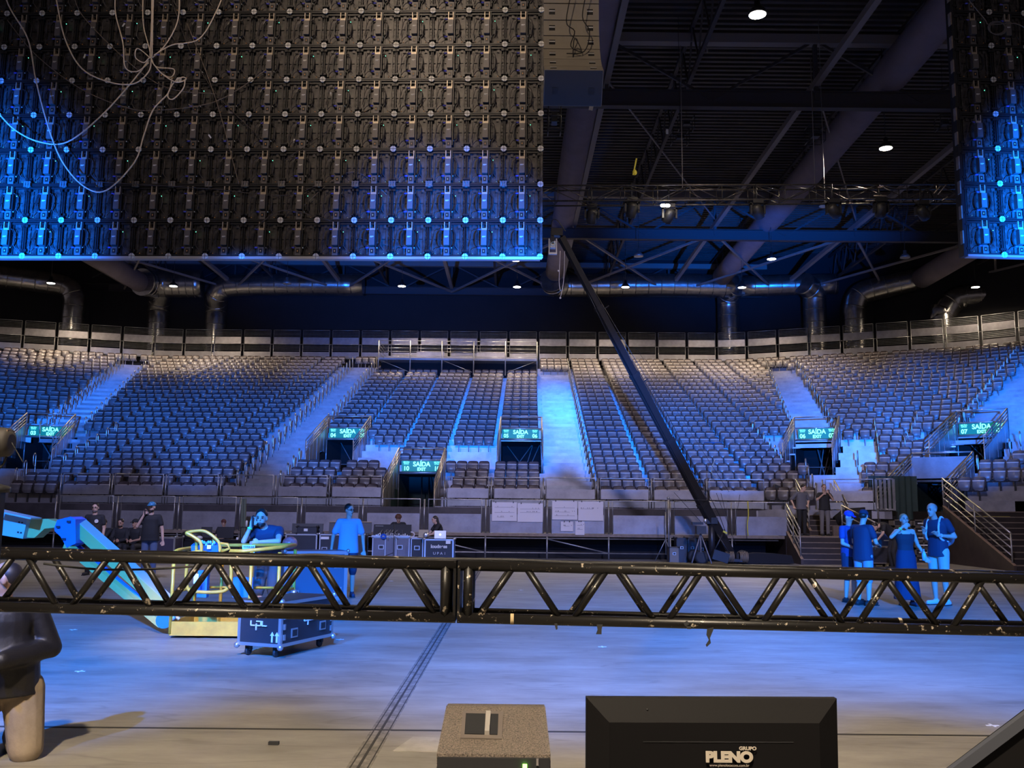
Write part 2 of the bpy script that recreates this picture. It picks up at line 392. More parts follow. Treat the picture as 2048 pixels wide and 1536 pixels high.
# walls
wl = MB()
pts = [path(31.8, s)[0] for s in (-60, s_at(31.8, 12, 170), s_at(31.8, 12, 1450), s_at(31.8, 12, 1750), 60)]
for n_, (a, b) in zip(('wall_left', 'wall_back', 'wall_back_right', 'wall_right'), zip(pts[:-1], pts[1:])):
    d = (b - a).normalized(); n = P2(-d.y, d.x) * 0.4
    struct(MB().prism([(a.x, a.y, 0), (b.x, b.y, 0), (b.x + n.x, b.y + n.y, 0), (a.x + n.x, a.y + n.y, 0)], (0, 0, 20.5)), n_, M_WALL)
# black sheet standing in for the shade below the stand
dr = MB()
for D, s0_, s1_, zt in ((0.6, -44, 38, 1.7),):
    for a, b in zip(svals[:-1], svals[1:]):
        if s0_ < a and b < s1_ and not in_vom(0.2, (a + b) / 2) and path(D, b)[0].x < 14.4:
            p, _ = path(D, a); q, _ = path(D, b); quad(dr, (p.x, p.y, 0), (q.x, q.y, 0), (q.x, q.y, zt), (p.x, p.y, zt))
struct(dr, 'shade_under_stand', M_VOID)

# ---------------------------------------------------------------- seats
VOIDS = [
 [(236, 730), (302, 730), (172, 862), (60, 862)],
 [(38, 862), (222, 862), (95, 952), (36, 966), (36, 1040), (-300, 1040), (-300, 862)],
 [(696, 722), (748, 722), (752, 742), (664, 852), (655, 905), (606, 925), (560, 1000), (455, 1000), (545, 860)],
 [(596, 859), (742, 859), (742, 884), (822, 884), (802, 921), (600, 921)],
 [(772, 921), (903, 921), (903, 1010), (772, 1010)],
 [(905, 883), (1001, 883), (1001, 852), (1088, 852), (1088, 918), (898, 918)],
 [(1077, 730), (1136, 730), (1200, 1010), (1093, 1010)],
 [(1528, 716), (1592, 716), (1674, 822), (1690, 850), (1752, 848), (1757, 905), (1728, 905), (1732, 1010), (1640, 1010), (1610, 905), (1576, 905), (1522, 852), (1588, 850)],
 [(1842, 838), (1926, 838), (1930, 812), (2052, 690), (2300, 690), (2300, 880), (2060, 880), (1995, 892), (1932, 900), (1932, 1040), (1800, 1040), (1815, 912), (1842, 905)],
 [(1536, 1040), (1536, 952), (1590, 945), (1640, 1040)],
]
VOIDS[-1] = [(1632, 920), (1760, 990), (1735, 1050), (1632, 1050)]
def seat_meshes():
    b = MB(); b.smooth = True   # backrest shell, origin on the tread under the seat, sitter faces -Y
    nx, prof = 6, [(-0.02, 0.36), (0.03, 0.50), (0.07, 0.66), (0.12, 0.80), (0.135, 0.845)]
    W_ = [0.19, 0.215, 0.225, 0.215, 0.165]
    rings = []
    for (y, z), w in zip(prof, W_):
        rings.append([(-w + 2 * w * i / nx, y + 0.035 * (abs(2 * i / nx - 1) ** 2) * -1, z - 0.012 * abs(2 * i / nx - 1) ** 3) for i in range(nx + 1)])
    vs = [p for r in rings for p in r]; off = len(vs)
    vs += [(x, y + 0.028, z) for x, y, z in vs]
    fs = []; n1 = nx + 1
    for i in range(len(rings) - 1):
        for k in range(nx):
            a = i * n1 + k; fs.append((a, a + 1, a + 1 + n1, a + n1)); fs.append((a + off, a + n1 + off, a + 1 + n1 + off, a + 1 + off))
    t = (len(rings) - 1) * n1
    for k in range(nx): fs.append((t + k, t + k + 1, t + k + 1 + off, t + k + off))
    for i in range(len(rings) - 1):
        for e in (0, nx): a = i * n1 + e; fs.append((a, a + n1, a + n1 + off, a + off))
    b.raw(vs, fs)
    s = MB(); s.smooth = True   # tipped-up seat pan
    prof = [(-0.10, 0.36, 0.135), (-0.15, 0.40, 0.175), (-0.165, 0.50, 0.195), (-0.13, 0.62, 0.200), (-0.085, 0.70, 0.195)]
    rings = [[(-w + 2 * w * i / nx, y + 0.05 * (2 * i / nx - 1) ** 2, z) for i in range(nx + 1)] for y, z, w in prof]
    vs = [p for r in rings for p in r]; off = len(vs); vs += [(x, min(y + 0.06, 0.03), z) for x, y, z in vs]
    fs = []
    for i in range(len(rings) - 1):
        for k in range(nx): a = i * n1 + k; fs.append((a, a + 1, a + 1 + n1, a + n1))
        for e in (0, nx): a = i * n1 + e; fs.append((a, a + n1, a + n1 + off, a + off))
    for k in range(nx): fs.append((k, k + 1, k + 1 + off, k + off))
    s.raw(vs, fs)
    s.mi = 1; t = rings[-1]                       # rim along the raised front edge, its highlight painted paler
    s.raw([(x, y - 0.014, z - 0.018) for x, y, z in t] + [(x, y - 0.014, z + 0.02) for x, y, z in t] + [(x, y + 0.05, z + 0.02) for x, y, z in t],
          [(k, k + 1, k + 1 + n1, k + n1) for k in range(nx)] + [(k + n1, k + 1 + n1, k + 1 + 2 * n1, k + 2 * n1) for k in range(nx)])
    g = MB(); g.box((0, 0.0, 0.36), (0.46, 0.05, 0.05)); g.box((0.0, 0.03, 0.18), (0.05, 0.05, 0.36))
    g.box((-0.205, -0.02, 0.40), (0.03, 0.10, 0.09)); g.box((0.205, -0.02, 0.40), (0.03, 0.10, 0.09))
    return b, s, g
sb_, ss_, sg_ = seat_meshes()
seats = []
for k in range(1, NR + 1):
    D = k - 1; z = zrow(k); idx = 0
    for bay in range(-23, 21):
        for q in range(4):
            s = bay * 2.07 + 0.115 + 0.46 * (q + 0.5)
            if abs(s) > 43: continue
            p, t = path(D, s); x, y = pr((p.x, p.y, z + 0.74))
            if x < -40 or x > 2090 or y > 1040: continue
            if in_vom(D, s, 0.2) or (14.3 < p.x < 19 and p.y < 32.6): continue
            if any(inside(v, x, y) for v in VOIDS): continue
            if 26 <= k <= 28 and 748 < x < 1076: continue          # camera platform stands here
            if k > 22 and 752 < x < 1076 and y < 737: continue
            seats.append([p.x, p.y, z, t, k, x, y])
seats.sort(key=lambda a: -1.0 / math.hypot(a[0], a[1]) if 0 <= a[5] <= 2048 else 0)
near, far = seats[:300], seats[300:]
near.sort(key=lambda a: (a[4], a[5]))
proto = thing('stadium_seat', 'x', 'seat', (0, 0, 0))
sb_.build('backrest', M_SEATK, proto); ss_.build('seat', [M_SEAT, M_SEATR], proto); sg_.build('bracket', M_BLACKM, proto)
bpy.context.view_layer.update()
tr = tree(proto)
def blockname(x):
    if x < 590: return 'far left block'
    if x < 800: return 'block left of exit 10'
    if x < 1000: return 'block right of exit 10'
    if x < 1090: return 'block under exit 05'
    if x < 1640: return 'block right of the centre aisle'
    if x < 1860: return 'narrow block right of exit 06'
    return 'far right block'
cnt = {}
for i, (x, y, z, t, k, px, py) in enumerate(near):
    bn = blockname(px); c_ = cnt.get((k, bn), 0); cnt[(k, bn)] = c_ + 1
    lab = 'folded grey seat, %s row, %s from left in %s' % (ordn(k - 1), ordn(c_), bn)
    M = T(x, y, z) @ RZ(math.atan2(t.y, t.x) + random.uniform(-.02, .02))
    if i == 0: proto.matrix_basis = M; proto['label'] = lab; proto['group'] = 'folded seats in the lower rows'
    else: dup(tr, M, lab, 'folded seats in the lower rows')
# the remaining seats as one object
allm = MB(); allm.merge(sb_); allm.m = [2] * len(allm.m); allm.merge(ss_); o0 = len(sg_.v); allm.mi = 0; allm.merge(sg_)
V0 = np.array(allm.v); F0 = allm.f; n0 = len(V0); VV = []; FF = []; MM = []; SM = []
for i, (x, y, z, t, k, px, py) in enumerate(far):
    a = math.atan2(t.y, t.x) + random.uniform(-.025, .025); c_, s_ = math.cos(a), math.sin(a)
    R_ = np.array([[c_, -s_, 0], [s_, c_, 0], [0, 0, 1]]); VV.append(V0 @ R_.T + np.array([x, y, z]))
    FF += [tuple(j + i * n0 for j in f) for f in F0]; MM += allm.m; SM += allm.sm
me = bpy.data.meshes.new('stadium_seats'); me.from_pydata(np.concatenate(VV), [], FF)
for m in (M_SEAT, M_SEATR, M_SEATK): me.materials.append(m)
me.polygons.foreach_set('material_index', MM); me.polygons.foreach_set('use_smooth', SM); me.update()
o = bpy.data.objects.new('stadium_seat_rows', me); COL.objects.link(o)
tag(o, 'massed rows of folded grey stadium seats filling the upper stand', 'seats', 'folded seats in the upper rows'); o['kind'] = 'stuff'
print('seats', len(seats))

# a few coloured covers lying folded over seats
for px, py, k, lab in ((1192, 849, 10, 'blue cloth draped over two seats right of the centre aisle'), (1230, 849, 10, 'second blue cloth draped over seats, nearer the crane arm'), (1425, 868, 8, 'blue flat cloth lying over a seat behind the crane arm')):
    s = s_at(k - 1, zrow(k) + .5, px); p, t = path(k - 1, s); m = MB()
    m.smooth = True; n = 5
    R_ = Matrix.Rotation(math.atan2(t.y, t.x), 3, 'Z')
    m.box((p.x, p.y - 0.30, zrow(k) + 0.50), (0.82, 0.42, 0.03), R_ @ Matrix.Rotation(-.18, 3, 'X')); m.box((p.x, p.y - 0.51, zrow(k) + 0.38), (0.80, 0.02, 0.16), R_)
    solo(m, 'seat_cover', M_SEATB, lab, 'cloth', 'cloths over seats')

# ---------------------------------------------------------------- aisle steps and hoop rails
def aisle(label, k0, k1, lf, rf):
    m = MB()
    for k in range(k0, k1):
        z = zrow(k); D = k - 0.5 - 0.42
        a, b = lf(k), rf(k)
        p0, _ = path(D, a); p1, _ = path(D, b); q0, _ = path(k - 0.5, a); q1, _ = path(k - 0.5, b)
        m.prism([(p0.x, p0.y, z), (p1.x, p1.y, z), (q1.x, q1.y, z), (q0.x, q0.y, z)], (0, 0, 0.178))
    return solo(m, 'aisle_steps', M_DECK, label, 'steps', 'aisle stairs')
def line(k0, x0, k1, x1):
    s0_ = s_at(k0 - 1, zrow(k0), x0); s1_ = s_at(k1 - 1, zrow(k1), x1)
    return lambda k: s0_ + (s1_ - s0_) * (k - k0) / (k1 - k0)
A_l, A_r = line(26, 244, 10, 92), line(26, 300, 10, 172)
B_l, B_r = line(26, 704, 2, 478), line(26, 752, 5, 600)
C_l, C_r = line(26, 1081, 1, 1096), line(26, 1134, 1, 1196)
D_l, D_r = line(26, 1532, 10, 1590), line(26, 1592, 10, 1676)
E_l, E_r = line(24, 2030, 10, 1925), line(24, 2120, 10, 2040)
aisle('blue lit aisle steps above exit 03, far left', 9, 26, A_l, A_r)
aisle('blue lit aisle steps running down past the left of exit 04', 1, 26, B_l, lambda k: B_r(k) if k > 8 else min(B_r(k), B_r(8)))
aisle('bright blue aisle steps right of exit 05, down the centre', 1, 26, C_l, C_r)
aisle('blue lit aisle steps above exit 06, right of the crane', 9, 26, D_l, D_r)
aisle('bright blue aisle steps above exit 07, at the right edge', 9, 25, E_l, E_r)
hoop = MB()
hoop.tube(smooth_pts([(0, 0, 0), (0, 0, 0.80), (0, -0.02, 0.93), (0, -0.10, 0.99), (0, -0.17, 0.93), (0, -0.19, 0.80), (0, -0.15, 0.55), (0, -0.03, 0.42)], 3), 0.024, 6)
hoop.tube([(0, 0, 0), (0, 0, 0.02)], 0.06, 8)
hm = hoop.mesh('aisle_hoop_rail', M_RAILW)
hn = {}
def hoops(f, k0, k1, ds, where, step=1):
    c = 0
    for k in range(k1, k0 - 1, -step):
        p, t = path(k - 1 + 0.1, f(k) + ds); o = bpy.data.objects.new('aisle_handrail', hm); COL.objects.link(o)
        o.location = (p.x, p.y, zrow(k)); o.rotation_euler = (0, 0, math.atan2(t.y, t.x))
        tag(o, 'hoop handrail %s, %s from top' % (where, ordn(c)), 'handrail', 'hoop handrails on the aisles'); c += 1
hoops(A_l, 9, 26, 0.0, 'on the left of the aisle above exit 03')
hoops(A_r, 10, 26, 0.0, 'on the right of the aisle above exit 03')
hoops(B_l, 2, 26, 0.0, 'on the left of the aisle beside exit 04')
hoops(B_r, 10, 26, 0.0, 'on the right of the aisle above exit 04')
hoops(C_r, 1, 26, 0.02, 'on the right of the centre aisle')
hoops(D_l, 11, 26, 0.0, 'on the left of the aisle above exit 06')
hoops(D_r, 9, 26, 0.0, 'on the right of the aisle above exit 06')
hoops(E_l, 9, 25, 0.0, 'on the left of the aisle above exit 07')
# lone hoops lower down, beside the exits
def lone(where, pts):
    for i, (x, y, k) in enumerate(pts):
        s = s_at(k - 1, zrow(k) + .5, x); p, t = path(k - 1, s); o = bpy.data.objects.new('aisle_handrail', hm); COL.objects.link(o)
        o.location = (p.x, p.y, zrow(k)); o.rotation_euler = (0, 0, math.atan2(t.y, t.x))
        tag(o, 'hoop handrail %s, %s from top' % (where, ordn(i)), 'handrail', 'hoop handrails beside the exits')
lone('stepping down right of exit 03', [(235, 0, 9), (218, 0, 8), (198, 0, 7), (178, 0, 6), (157, 0, 5), (134, 0, 4)])
lone('in front of exit 03', [(74, 0, 4), (56, 0, 3), (38, 0, 2)])
lone('at the left end of the rows below exit 04', [(602, 0, 5), (591, 0, 4), (580, 0, 3), (566, 0, 2)])
lone('stepping down left of exit 06', [(1508, 0, 10), (1519, 0, 9), (1531, 0, 8), (1543, 0, 7), (1554, 0, 6), (1566, 0, 5)])
lone('in front of exit 06', [(1616, 0, 4), (1622, 0, 3), (1630, 0, 2), (1637, 0, 1)])
lone('beside the narrow block right of exit 06', [(1719, 0, 5), (1738, 0, 3), (1752, 0, 2)])
lone('in front of exit 07', [(1960, 0, 4), (2024, 0, 6), (2044, 0, 7)])
lone('on the left edge of the narrow block', [(1752, 0, 10), (1754, 0, 9), (1757, 0, 8), (1759, 0, 7), (1761, 0, 6)])
lone('on the right edge of the narrow block', [(1836, 0, 11), (1832, 0, 10), (1826, 0, 9), (1818, 0, 8), (1813, 0, 7)])

# ---------------------------------------------------------------- exit gates
for v in VOM:
    Db, Df = v['D']; s0_, s1_ = v['s']
    A, t = path(Db, s0_); B, _ = path(Db, s1_); t = (B - A).normalized(); C, _ = path(Df, s0_); Dp, _ = path(Df, s1_)
    # keep the box square to the rows
    nrm = P2(t.y, -t.x); dep = Db - Df; C = A + nrm * dep; Dp = B + nrm * dep
    low = v['n'] in ('10', 'side'); zl = 0.85 if low else zrow(4)
    zrail = at(v['x'][0], v['rail'], A.y).z; zrailr = at(v['x'][1], v['rail'] - (2 if v['n'] != '07' else 4), B.y).z; zr = (zrail + zrailr) / 2
    if v['sign']:
        zt = at(v['sign'][0], v['sign'][2], A.y).z; zb = at(v['sign'][0], v['sign'][3], A.y).z
    else: zt, zb = at(1830, 907, A.y).z, at(1830, 944, A.y).z
    nm = 'exit ' + v['n'] if v['sign'] else 'the unsigned gate by the right stairs'
    root = thing('stair_gate', ('steel stair gate with green exit sign %s over a dark opening' % v['n']) if v['sign'] else 'steel stair gate without a sign, between the two floor stairs at right', 'gate', (A.x, A.y, zl), math.atan2(t.y, t.x), 'gates in the stand')
    E3 = lambda p, z: Vector((p.x, p.y, z))
    fr = MB()
    for p in (A, B):
        fr.tube([E3(p, zl), E3(p, zr)], 0.035, 8)
    fr.tube([E3(A, zr), E3(B, zr)], 0.03, 8)
    fr.tube([E3(A, zb - 0.05), E3(B, zb - 0.05)], 0.05, 8); fr.tube([E3(A, zt + 0.04), E3(B, zt + 0.04)], 0.03, 8)
    fr.build('frame', M_STEEL, root)
    bw = (B - A).length; mid = (A + B) / 2; off = nrm * 0.05
    sg = MB(); R_ = Matrix.Rotation(math.atan2(t.y, t.x), 3, 'Z')
    if v['sign']:
        sx0 = s_at(Db, zt, v['sign'][0]); sx1 = s_at(Db, zt, v['sign'][1]) if v['n'] != '03' else s1_ - 0.1
        if v['n'] == '07': sx1 = s1_ - 0.12
        q0, _ = path(Db, sx0); q1, _ = path(Db, sx1); qm = (q0 + q1) / 2 + off
        sw = (q1 - q0).length; sh = zt - zb
        sg.box((qm.x, qm.y, (zt + zb) / 2), (sw, 0.04, sh), R_)
        so = sg.build('sign', M_GREEN, root, label='green sign reading SAÍDA EXIT')
        v['F'] = 1; F_ = Matrix.Translation((qm.x + nrm.x * 0.03, qm.y + nrm.y * 0.03, (zt + zb) / 2)) @ Matrix.Rotation(math.atan2(t.y, t.x), 4, 'Z') @ RX(PI / 2)
        L = full(root).inverted() @ F_
        def put(sx, dx, dz, size, st): text(st, size, M_LET, so, L @ T(dx, dz, 0), sx=sx, bold=0.006 if size > .1 else 0.0)
        put(0.95, 0, sh * 0.17, sh * 0.62, 'SAÍDA'); put(0.95, 0, -sh * 0.30, sh * 0.42, 'EXIT')
        for side, st in ((-1, v['left']), (1, v['right'])):
            if st:
                put(0.95, side * (sw / 2 - 0.20), -sh * 0.24, sh * 0.58, st); put(0.9, side * (sw / 2 - 0.20), sh * 0.36, sh * 0.2, 'SEÇÃO')
                put(0.9, side * (sw / 2 - 0.20), sh * 0.20, sh * 0.13, 'SECTION')
    else:
        sg.box((mid.x + off.x, mid.y + off.y, (zt + zb) / 2 + 0.1), (bw, 0.04, zt - zb + 0.1), R_)
        sg.build('front_panel', M_PANEL, root)
    # side balustrades following the slope, metal sheets below the rails
    for side, (p, q) in (('left', (A, C)), ('right', (B, Dp))):
        rl = MB(); dz = 0.355 * dep; M_ = M_RAILW if low else M_STEEL
        for h in (0, 0.16, 0.30, 0.44):
            rl.tube([E3(p, zr - h), E3(q, zr - dz - h)], 0.024 if h else 0.032, 6)
        npost = 4 if low else 3
        for i in range(npost + 1):
            f = i / npost; r_ = p + (q - p) * f; zz = zr - dz * f
            rl.tube([E3(r_, zz), E3(r_, zz - 1.35 if i < npost else (zl if low else zz - 1.7))], 0.026, 6)
        ro = rl.build('side_railing', M_, root)
        pn = MB(); n = 8 if low else 6
        for i in range(n):
            f0, f1 = (i + 0.06) / n, (i + 0.94) / n; r0, r1 = p + (q - p) * f0, p + (q - p) * f1
            ztop0, ztop1 = zr - dz * f0 - 0.50, zr - dz * f1 - 0.50
            zbot = zr - dz * (math.floor(i * npost / n) / npost) - 1.75
            nn = Vector((t.x, t.y, 0)) * 0.012
            pn.prism([E3(r0, zbot), E3(r1, zbot), E3(r1, ztop1), E3(r0, ztop0)], nn)
        pn.build('side_panel', M_PANEL, ro)
    # dark passage, the upper gates blackened for the shade inside
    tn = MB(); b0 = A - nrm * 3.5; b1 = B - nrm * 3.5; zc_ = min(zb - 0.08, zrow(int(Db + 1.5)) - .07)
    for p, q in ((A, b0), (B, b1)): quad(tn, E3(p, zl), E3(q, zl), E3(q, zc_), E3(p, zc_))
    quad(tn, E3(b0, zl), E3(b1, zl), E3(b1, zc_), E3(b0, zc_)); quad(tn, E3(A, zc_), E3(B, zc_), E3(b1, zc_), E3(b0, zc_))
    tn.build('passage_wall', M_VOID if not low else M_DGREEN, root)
    fl = MB().prism([E3(b0, zl - 0.04), E3(b1, zl - 0.04), E3(Dp, zl - 0.04), E3(C, zl - 0.04)], (0, 0, 0.04)); fl.build('landing', M_DECK if not low else M_BLACK, root)
    # cheeks between landing and terrace
    ck = MB()
    for p, q in ((A, C), (B, Dp)): quad(ck, E3(p, zl), E3(q, zl), E3(q, zD(Df)), E3(p, zD(Db) - .3))
    ck.build('cheek', M_DGREEN if low else M_BLACKM, root)
    # scaffold bars showing in the opening
    sc = MB()
    for i in range(7 if v['n'] in ('07', '03') else 4):
        f = random.random(); g_ = random.random(); d_ = random.uniform(1.2, 3.2)
        p = A + (B - A) * f - nrm * d_; q = A + (B - A) * g_ - nrm * d_
        sc.tube([E3(p, zl), E3(q, zc_)], 0.024, 5)
    for h in (0.5, 1.0): sc.tube([E3(A - nrm * 2, zl + h), E3(B - nrm * 2, zl + h)], 0.024, 5)
    sc.build('scaffold_tube', M_BEAML if not low else M_BLACKM, root)
# white bars painting the lit metal edge under seats beside the exits
for x0, x1, k, lab in ((914, 996, 9, 'thin white strip for the lit edge under the seats left of exit 05'), (1848, 1912, 9, 'thin white strip for the lit edge under the seats left of the rightmost exit')):
    a, b = s_at(k - 1.45, zrow(k), x0), s_at(k - 1.45, zrow(k), x1); p, _ = path(k - 1.52, a); q, _ = path(k - 1.52, b)
    solo(MB().bar((p.x, p.y, zrow(k) - 0.12), (q.x, q.y, zrow(k) - 0.12), 0.03, 0.06), 'lit_edge_strip', M_WHITE, lab, 'metal strip')

# ---------------------------------------------------------------- railing panels
def guard(name, root_label, group, A, B, z0, h, kick, nbars, kickz=0.0, midpost=True, mpost=M_STEEL, kick_gap=0.0, matk=None, low_bars=0, wide=0.05, toe=0):
    """one framed railing panel between plan points A and B"""
    A, B = Vector(A), Vector(B); d = B - A; L = d.length; rz = math.atan2(d.y, d.x)
    root = thing(name, root_label, 'railing', (A.x, A.y, z0), rz, group)
    e = wide
    f = MB()
    f.tube([(e, 0, 0), (e, 0, h), (L - e, 0, h), (L - e, 0, 0)], 0.022, 6)
    f.build('frame', M_STEEL, root, world=False)
    if kick > 0: MB().bb((e, -0.01, kickz), (L - e, 0.01, kickz + kick)).build('kick_panel', matk or M_PANEL, root, world=False)
    if toe: MB().bb((0, -.01, 0.02), (L, .01, toe)).build('toe_board', M_DECK, root, world=False)
    if nbars:
        b = MB(); zt = kickz + kick
        for i in range(nbars): zz = zt + (h - zt) * (i + 1) / (nbars + 1); b.tube([(e, 0, zz), (L - e, 0, zz)], 0.016, 5)
        for i in range(low_bars): zz = kickz * (i + 0.8) / (low_bars + .8); b.tube([(e, 0, zz), (L - e, 0, zz)], 0.016, 5)
        b.build('rail', M_STEEL, root, world=False)
    if midpost: MB().tube([(0, 0, 0), (0, 0, h)], 0.028, 6).build('post', mpost, root, world=False)
    return root
# tall double guard along the top of the stand
zf0, zf1 = 12.0, 14.02
ftop = [(-22, 0)]
DF = 28.3
sL, sR = s_at(DF, 14.0, -60), s_at(DF, 14.0, 2110)
s = -math.ceil(-sL / 2.07) * 2.07; i = 0
while s < sR:
    a, _ = path(DF, s); b, _ = path(DF, s + 2.07); px = pr((a.x, a.y, 13))[0]
    A3, B3 = a, b; L = (B3 - A3).length; rz = math.atan2((B3 - A3).y, (B3 - A3).x)
    root = thing('guard_panel', 'tall galvanised guard panel along the top of the stand, %s from the left' % ordn(i), 'railing', (a.x, a.y, zrow(27)), rz, 'guard panels at the top of the stand')
    base = 0; h = zf1 - zrow(27); zm = h - 1.0
    f = MB()
    for x in (0.10, L - 0.10): f.tube([(x, 0, 0), (x, 0, h)], 0.026, 5)
    f.tube([(0.10, 0, h), (L - .10, 0, h)], 0.026, 5); f.tube([(0.0, 0, zm), (L, 0, zm)], 0.026, 5); f.tube([(0.10, 0, zm - 1.0), (L - .10, 0, zm - 1.0)], 0.02, 5)
    f.build('frame', M_STEEL, root, world=False)
    r_ = MB()
    for zz in (0.10, 0.20, 0.30, 0.40): r_.tube([(.1, 0, h - zz - .02), (L - .1, 0, h - zz - .02)], 0.015, 4); r_.tube([(.1, 0, zm - zz - .02), (L - .1, 0, zm - zz - .02)], 0.015, 4)
    r_.build('rail', M_STEEL, root, world=False)
    k_ = MB(); k_.bb((.12, -.01, h - 0.98), (L - .12, .01, h - .50)); k_.bb((.12, -.01, zm - 0.96), (L - .12, .01, zm - .54)); k_.build('kick_panel', M_PANEL, root, world=False)
    s += 2.07; i += 1
# barrier in front of the first row (on the terrace edge)
W2 = ['far left end, behind the men sitting', 'second from the left end', 'third from the left end', 'left of the aisle by exit 04', 'across the foot of the aisle by exit 04', 'below the seats left of exit 10', 'just left of exit 10']
def barrier2(xs, labs):
    for (x0, x1), lab in zip(zip(xs[:-1], xs[1:]), labs):
        a = s_at(-0.58, 2.3, x0); b = s_at(-0.58, 2.3, x1); p, _ = path(-0.58, a); q, _ = path(-0.58, b)
        guard('railing_panel', 'steel railing panel at the first row, ' + lab, 'railing panels along the first row', p, q, 1.75, 1.10, 0.36, 0, kickz=0.32, wide=0.10, toe=0.27)
barrier2([125, 228, 335, 445, 555, 663, 772], ['far left end', 'second from the far left end', 'third from the far left end', 'left of the foot of exit 04 aisle', 'across the foot of the exit 04 aisle', 'below the seats left of exit 10'])
barrier2([893, 987, 1091, 1200, 1307, 1418, 1538], ['just right of exit 10', 'below exit 05', 'across the foot of the centre aisle', 'just right of the centre aisle', 'left of the crane column', 'behind the crane arm'])
barrier2([1650, 1757], ['right of the men on the stairs'])
# upright bars by the side gate
a = s_at(-0.58, 2.3, 1757); b = s_at(-0.58, 2.3, 1792); p, _ = path(-0.58, a); q, _ = path(-0.58, b)
m = MB()
for i in range(5): r_ = p + (q - p) * (i / 4); m.box((r_.x, r_.y, 2.3), (0.09, 0.03, 1.1))
m.tube([(p.x, p.y, 2.85), (q.x, q.y, 2.85)], 0.03); m.tube([(p.x, p.y, 1.78), (q.x, q.y, 1.78)], 0.03)
solo(m, 'railing_panel', M_STEEL, 'railing panel of broad upright bars beside the unsigned gate', 'railing', 'railing panels along the first row')

# ---------------------------------------------------------------- front walkway deck, scaffold and barrier
YF = 31.8
dk = thing('front_walkway', 'raised scaffold walkway running in front of the seats', 'walkway', (-3, YF, 0.0))
m = MB(); m.bb((-20, YF, 0.79), (9.2, 34.9, 0.85)); m.build('deck', M_DECK, dk)
m = MB(); m.bb((-20, YF - 0.03, 0.76), (9.2, YF, 0.86)); m.build('deck_edge', M_NOSE, dk)
dx = 2.07
for i in range(-10, 4):
    X = at(1100, 1060, YF).x + i * dx
    MB().tube([(X, YF, 0), (X, YF, 0.80)], 0.03, 8).build('standard', M_STEEL, dk)
for zz in (0.70, 0.22): MB().tube([(-20, YF + .02, zz), (9.0, YF + .02, zz)], 0.024, 6).build('ledger', M_STEEL, dk)
X0 = at(1100, 1060, YF).x
for i in (-2, 0): MB().tube([(X0 + i * dx, YF + .05, 0.68), (X0 + (i + 1) * dx, YF + .05, 0.22)], 0.024, 6).build('brace', M_STEEL, dk)
struct(MB().bb((-20, YF + 0.9, 0), (8.8, YF + 0.95, 0.78)), 'shade_under_walkway', M_VOID)  # black sheet standing in for the shade behind the scaffold
struct(MB().bb((-20, 34.95, 0.85), (9.1, 35.0, 1.72)), 'wall_fascia', mat('dark_gap_fascia', (0.06, 0.05, 0.055), 0.6, noise=0.6, nscale=0.8, col2=(0.02, 0.018, 0.02)))  # dark face stands in for the shaded gap below the first row
NAMES1 = ['at the far left behind the sitting men', 'behind the man in the black polo', 'behind the man with a cap and phone', 'left of the operator behind screens', 'behind the operator at the screens', 'behind the leaning man', 'behind the open black flap case', 'behind the man in the blue shirt', 'behind the curly-haired operator', 'behind the long-haired operator', 'under the left pair of big papers', 'under the right pair of big papers', 'left of the tall tripod', 'just left of the crane column', 'right of the crane column']
xs = [X0 + (i - 8) * dx for i in range(0, 13)]
for i, (x0, x1) in enumerate(zip(xs[:-1], xs[1:])):
    px = pr(((x0 + x1) / 2, YF, 1.4))[0]
    guard('railing_panel', 'steel railing panel of the walkway barrier, %s from its left end' % ordn(i), 'railing panels along the walkway', (x0, YF - .01), (x1, YF - .01), 0.85, 1.12, 0.62, 0, kickz=0.02, wide=0.14)
# papers pinned to the barrier
def paper(x0, y0, x1, y1, lab, lines):
    p = at(x0, y0, YF - 0.06); q = at(x1, y1, YF - 0.06); root = thing('paper_plan', lab, 'paper', (p.x, p.y, q.z), 0, 'papers pinned to the barrier')
    MB().bb((p.x, YF - .064, q.z), (q.x, YF - .060, p.z)).build('sheet', M_PAPER, root)
    m = MB(); w, h = q.x - p.x, p.z - q.z
    for fx0, fx1, fz in lines: m.bb((p.x + w * fx0, YF - .067, q.z + h * fz), (p.x + w * fx1, YF - .0645, q.z + h * fz + 0.010))
    for i in range(int(14 * w)): fx = random.uniform(.08, .88); fz = random.choice(lines)[2]; m.bb((p.x + w * fx, YF - .067, q.z + h * fz + .02), (p.x + w * fx + .02, YF - .0645, q.z + h * fz + .05))
    m.build('drawing', M_INK, root)
    c = MB(); c.box((p.x + .12, YF - .07, p.z), (.03, .03, .05)); c.box((q.x - .12, YF - .07, p.z), (.03, .03, .05)); c.build('clip', M_BLACK, root)
paper(989, 1005, 1039, 1042, 'large white plan sheet, left of the left pair on the barrier', [(0.1, .9, .45), (.1, .9, .72), (.2, .5, .2)])
paper(1040, 1006, 1091, 1043, 'large white plan sheet, right of the left pair on the barrier', [(0.1, .9, .5), (.1, .9, .68)])
paper(1109, 1000, 1160, 1037, 'large white plan sheet, left of the right pair on the barrier', [(0.1, .9, .2), (.1, .9, .62), (.1, .7, .4)])
paper(1161, 1000, 1212, 1038, 'large white plan sheet, right of the right pair on the barrier', [(0.1, .6, .6)])
paper(1127, 1041, 1152, 1060, 'small white sheet with orange sketch under the right pair', [(0.3, .7, .5)])
paper(1156, 1040, 1175, 1067, 'small upright white sheet beside the orange sketch', [(0.2, .8, .7), (.2, .8, .4)])

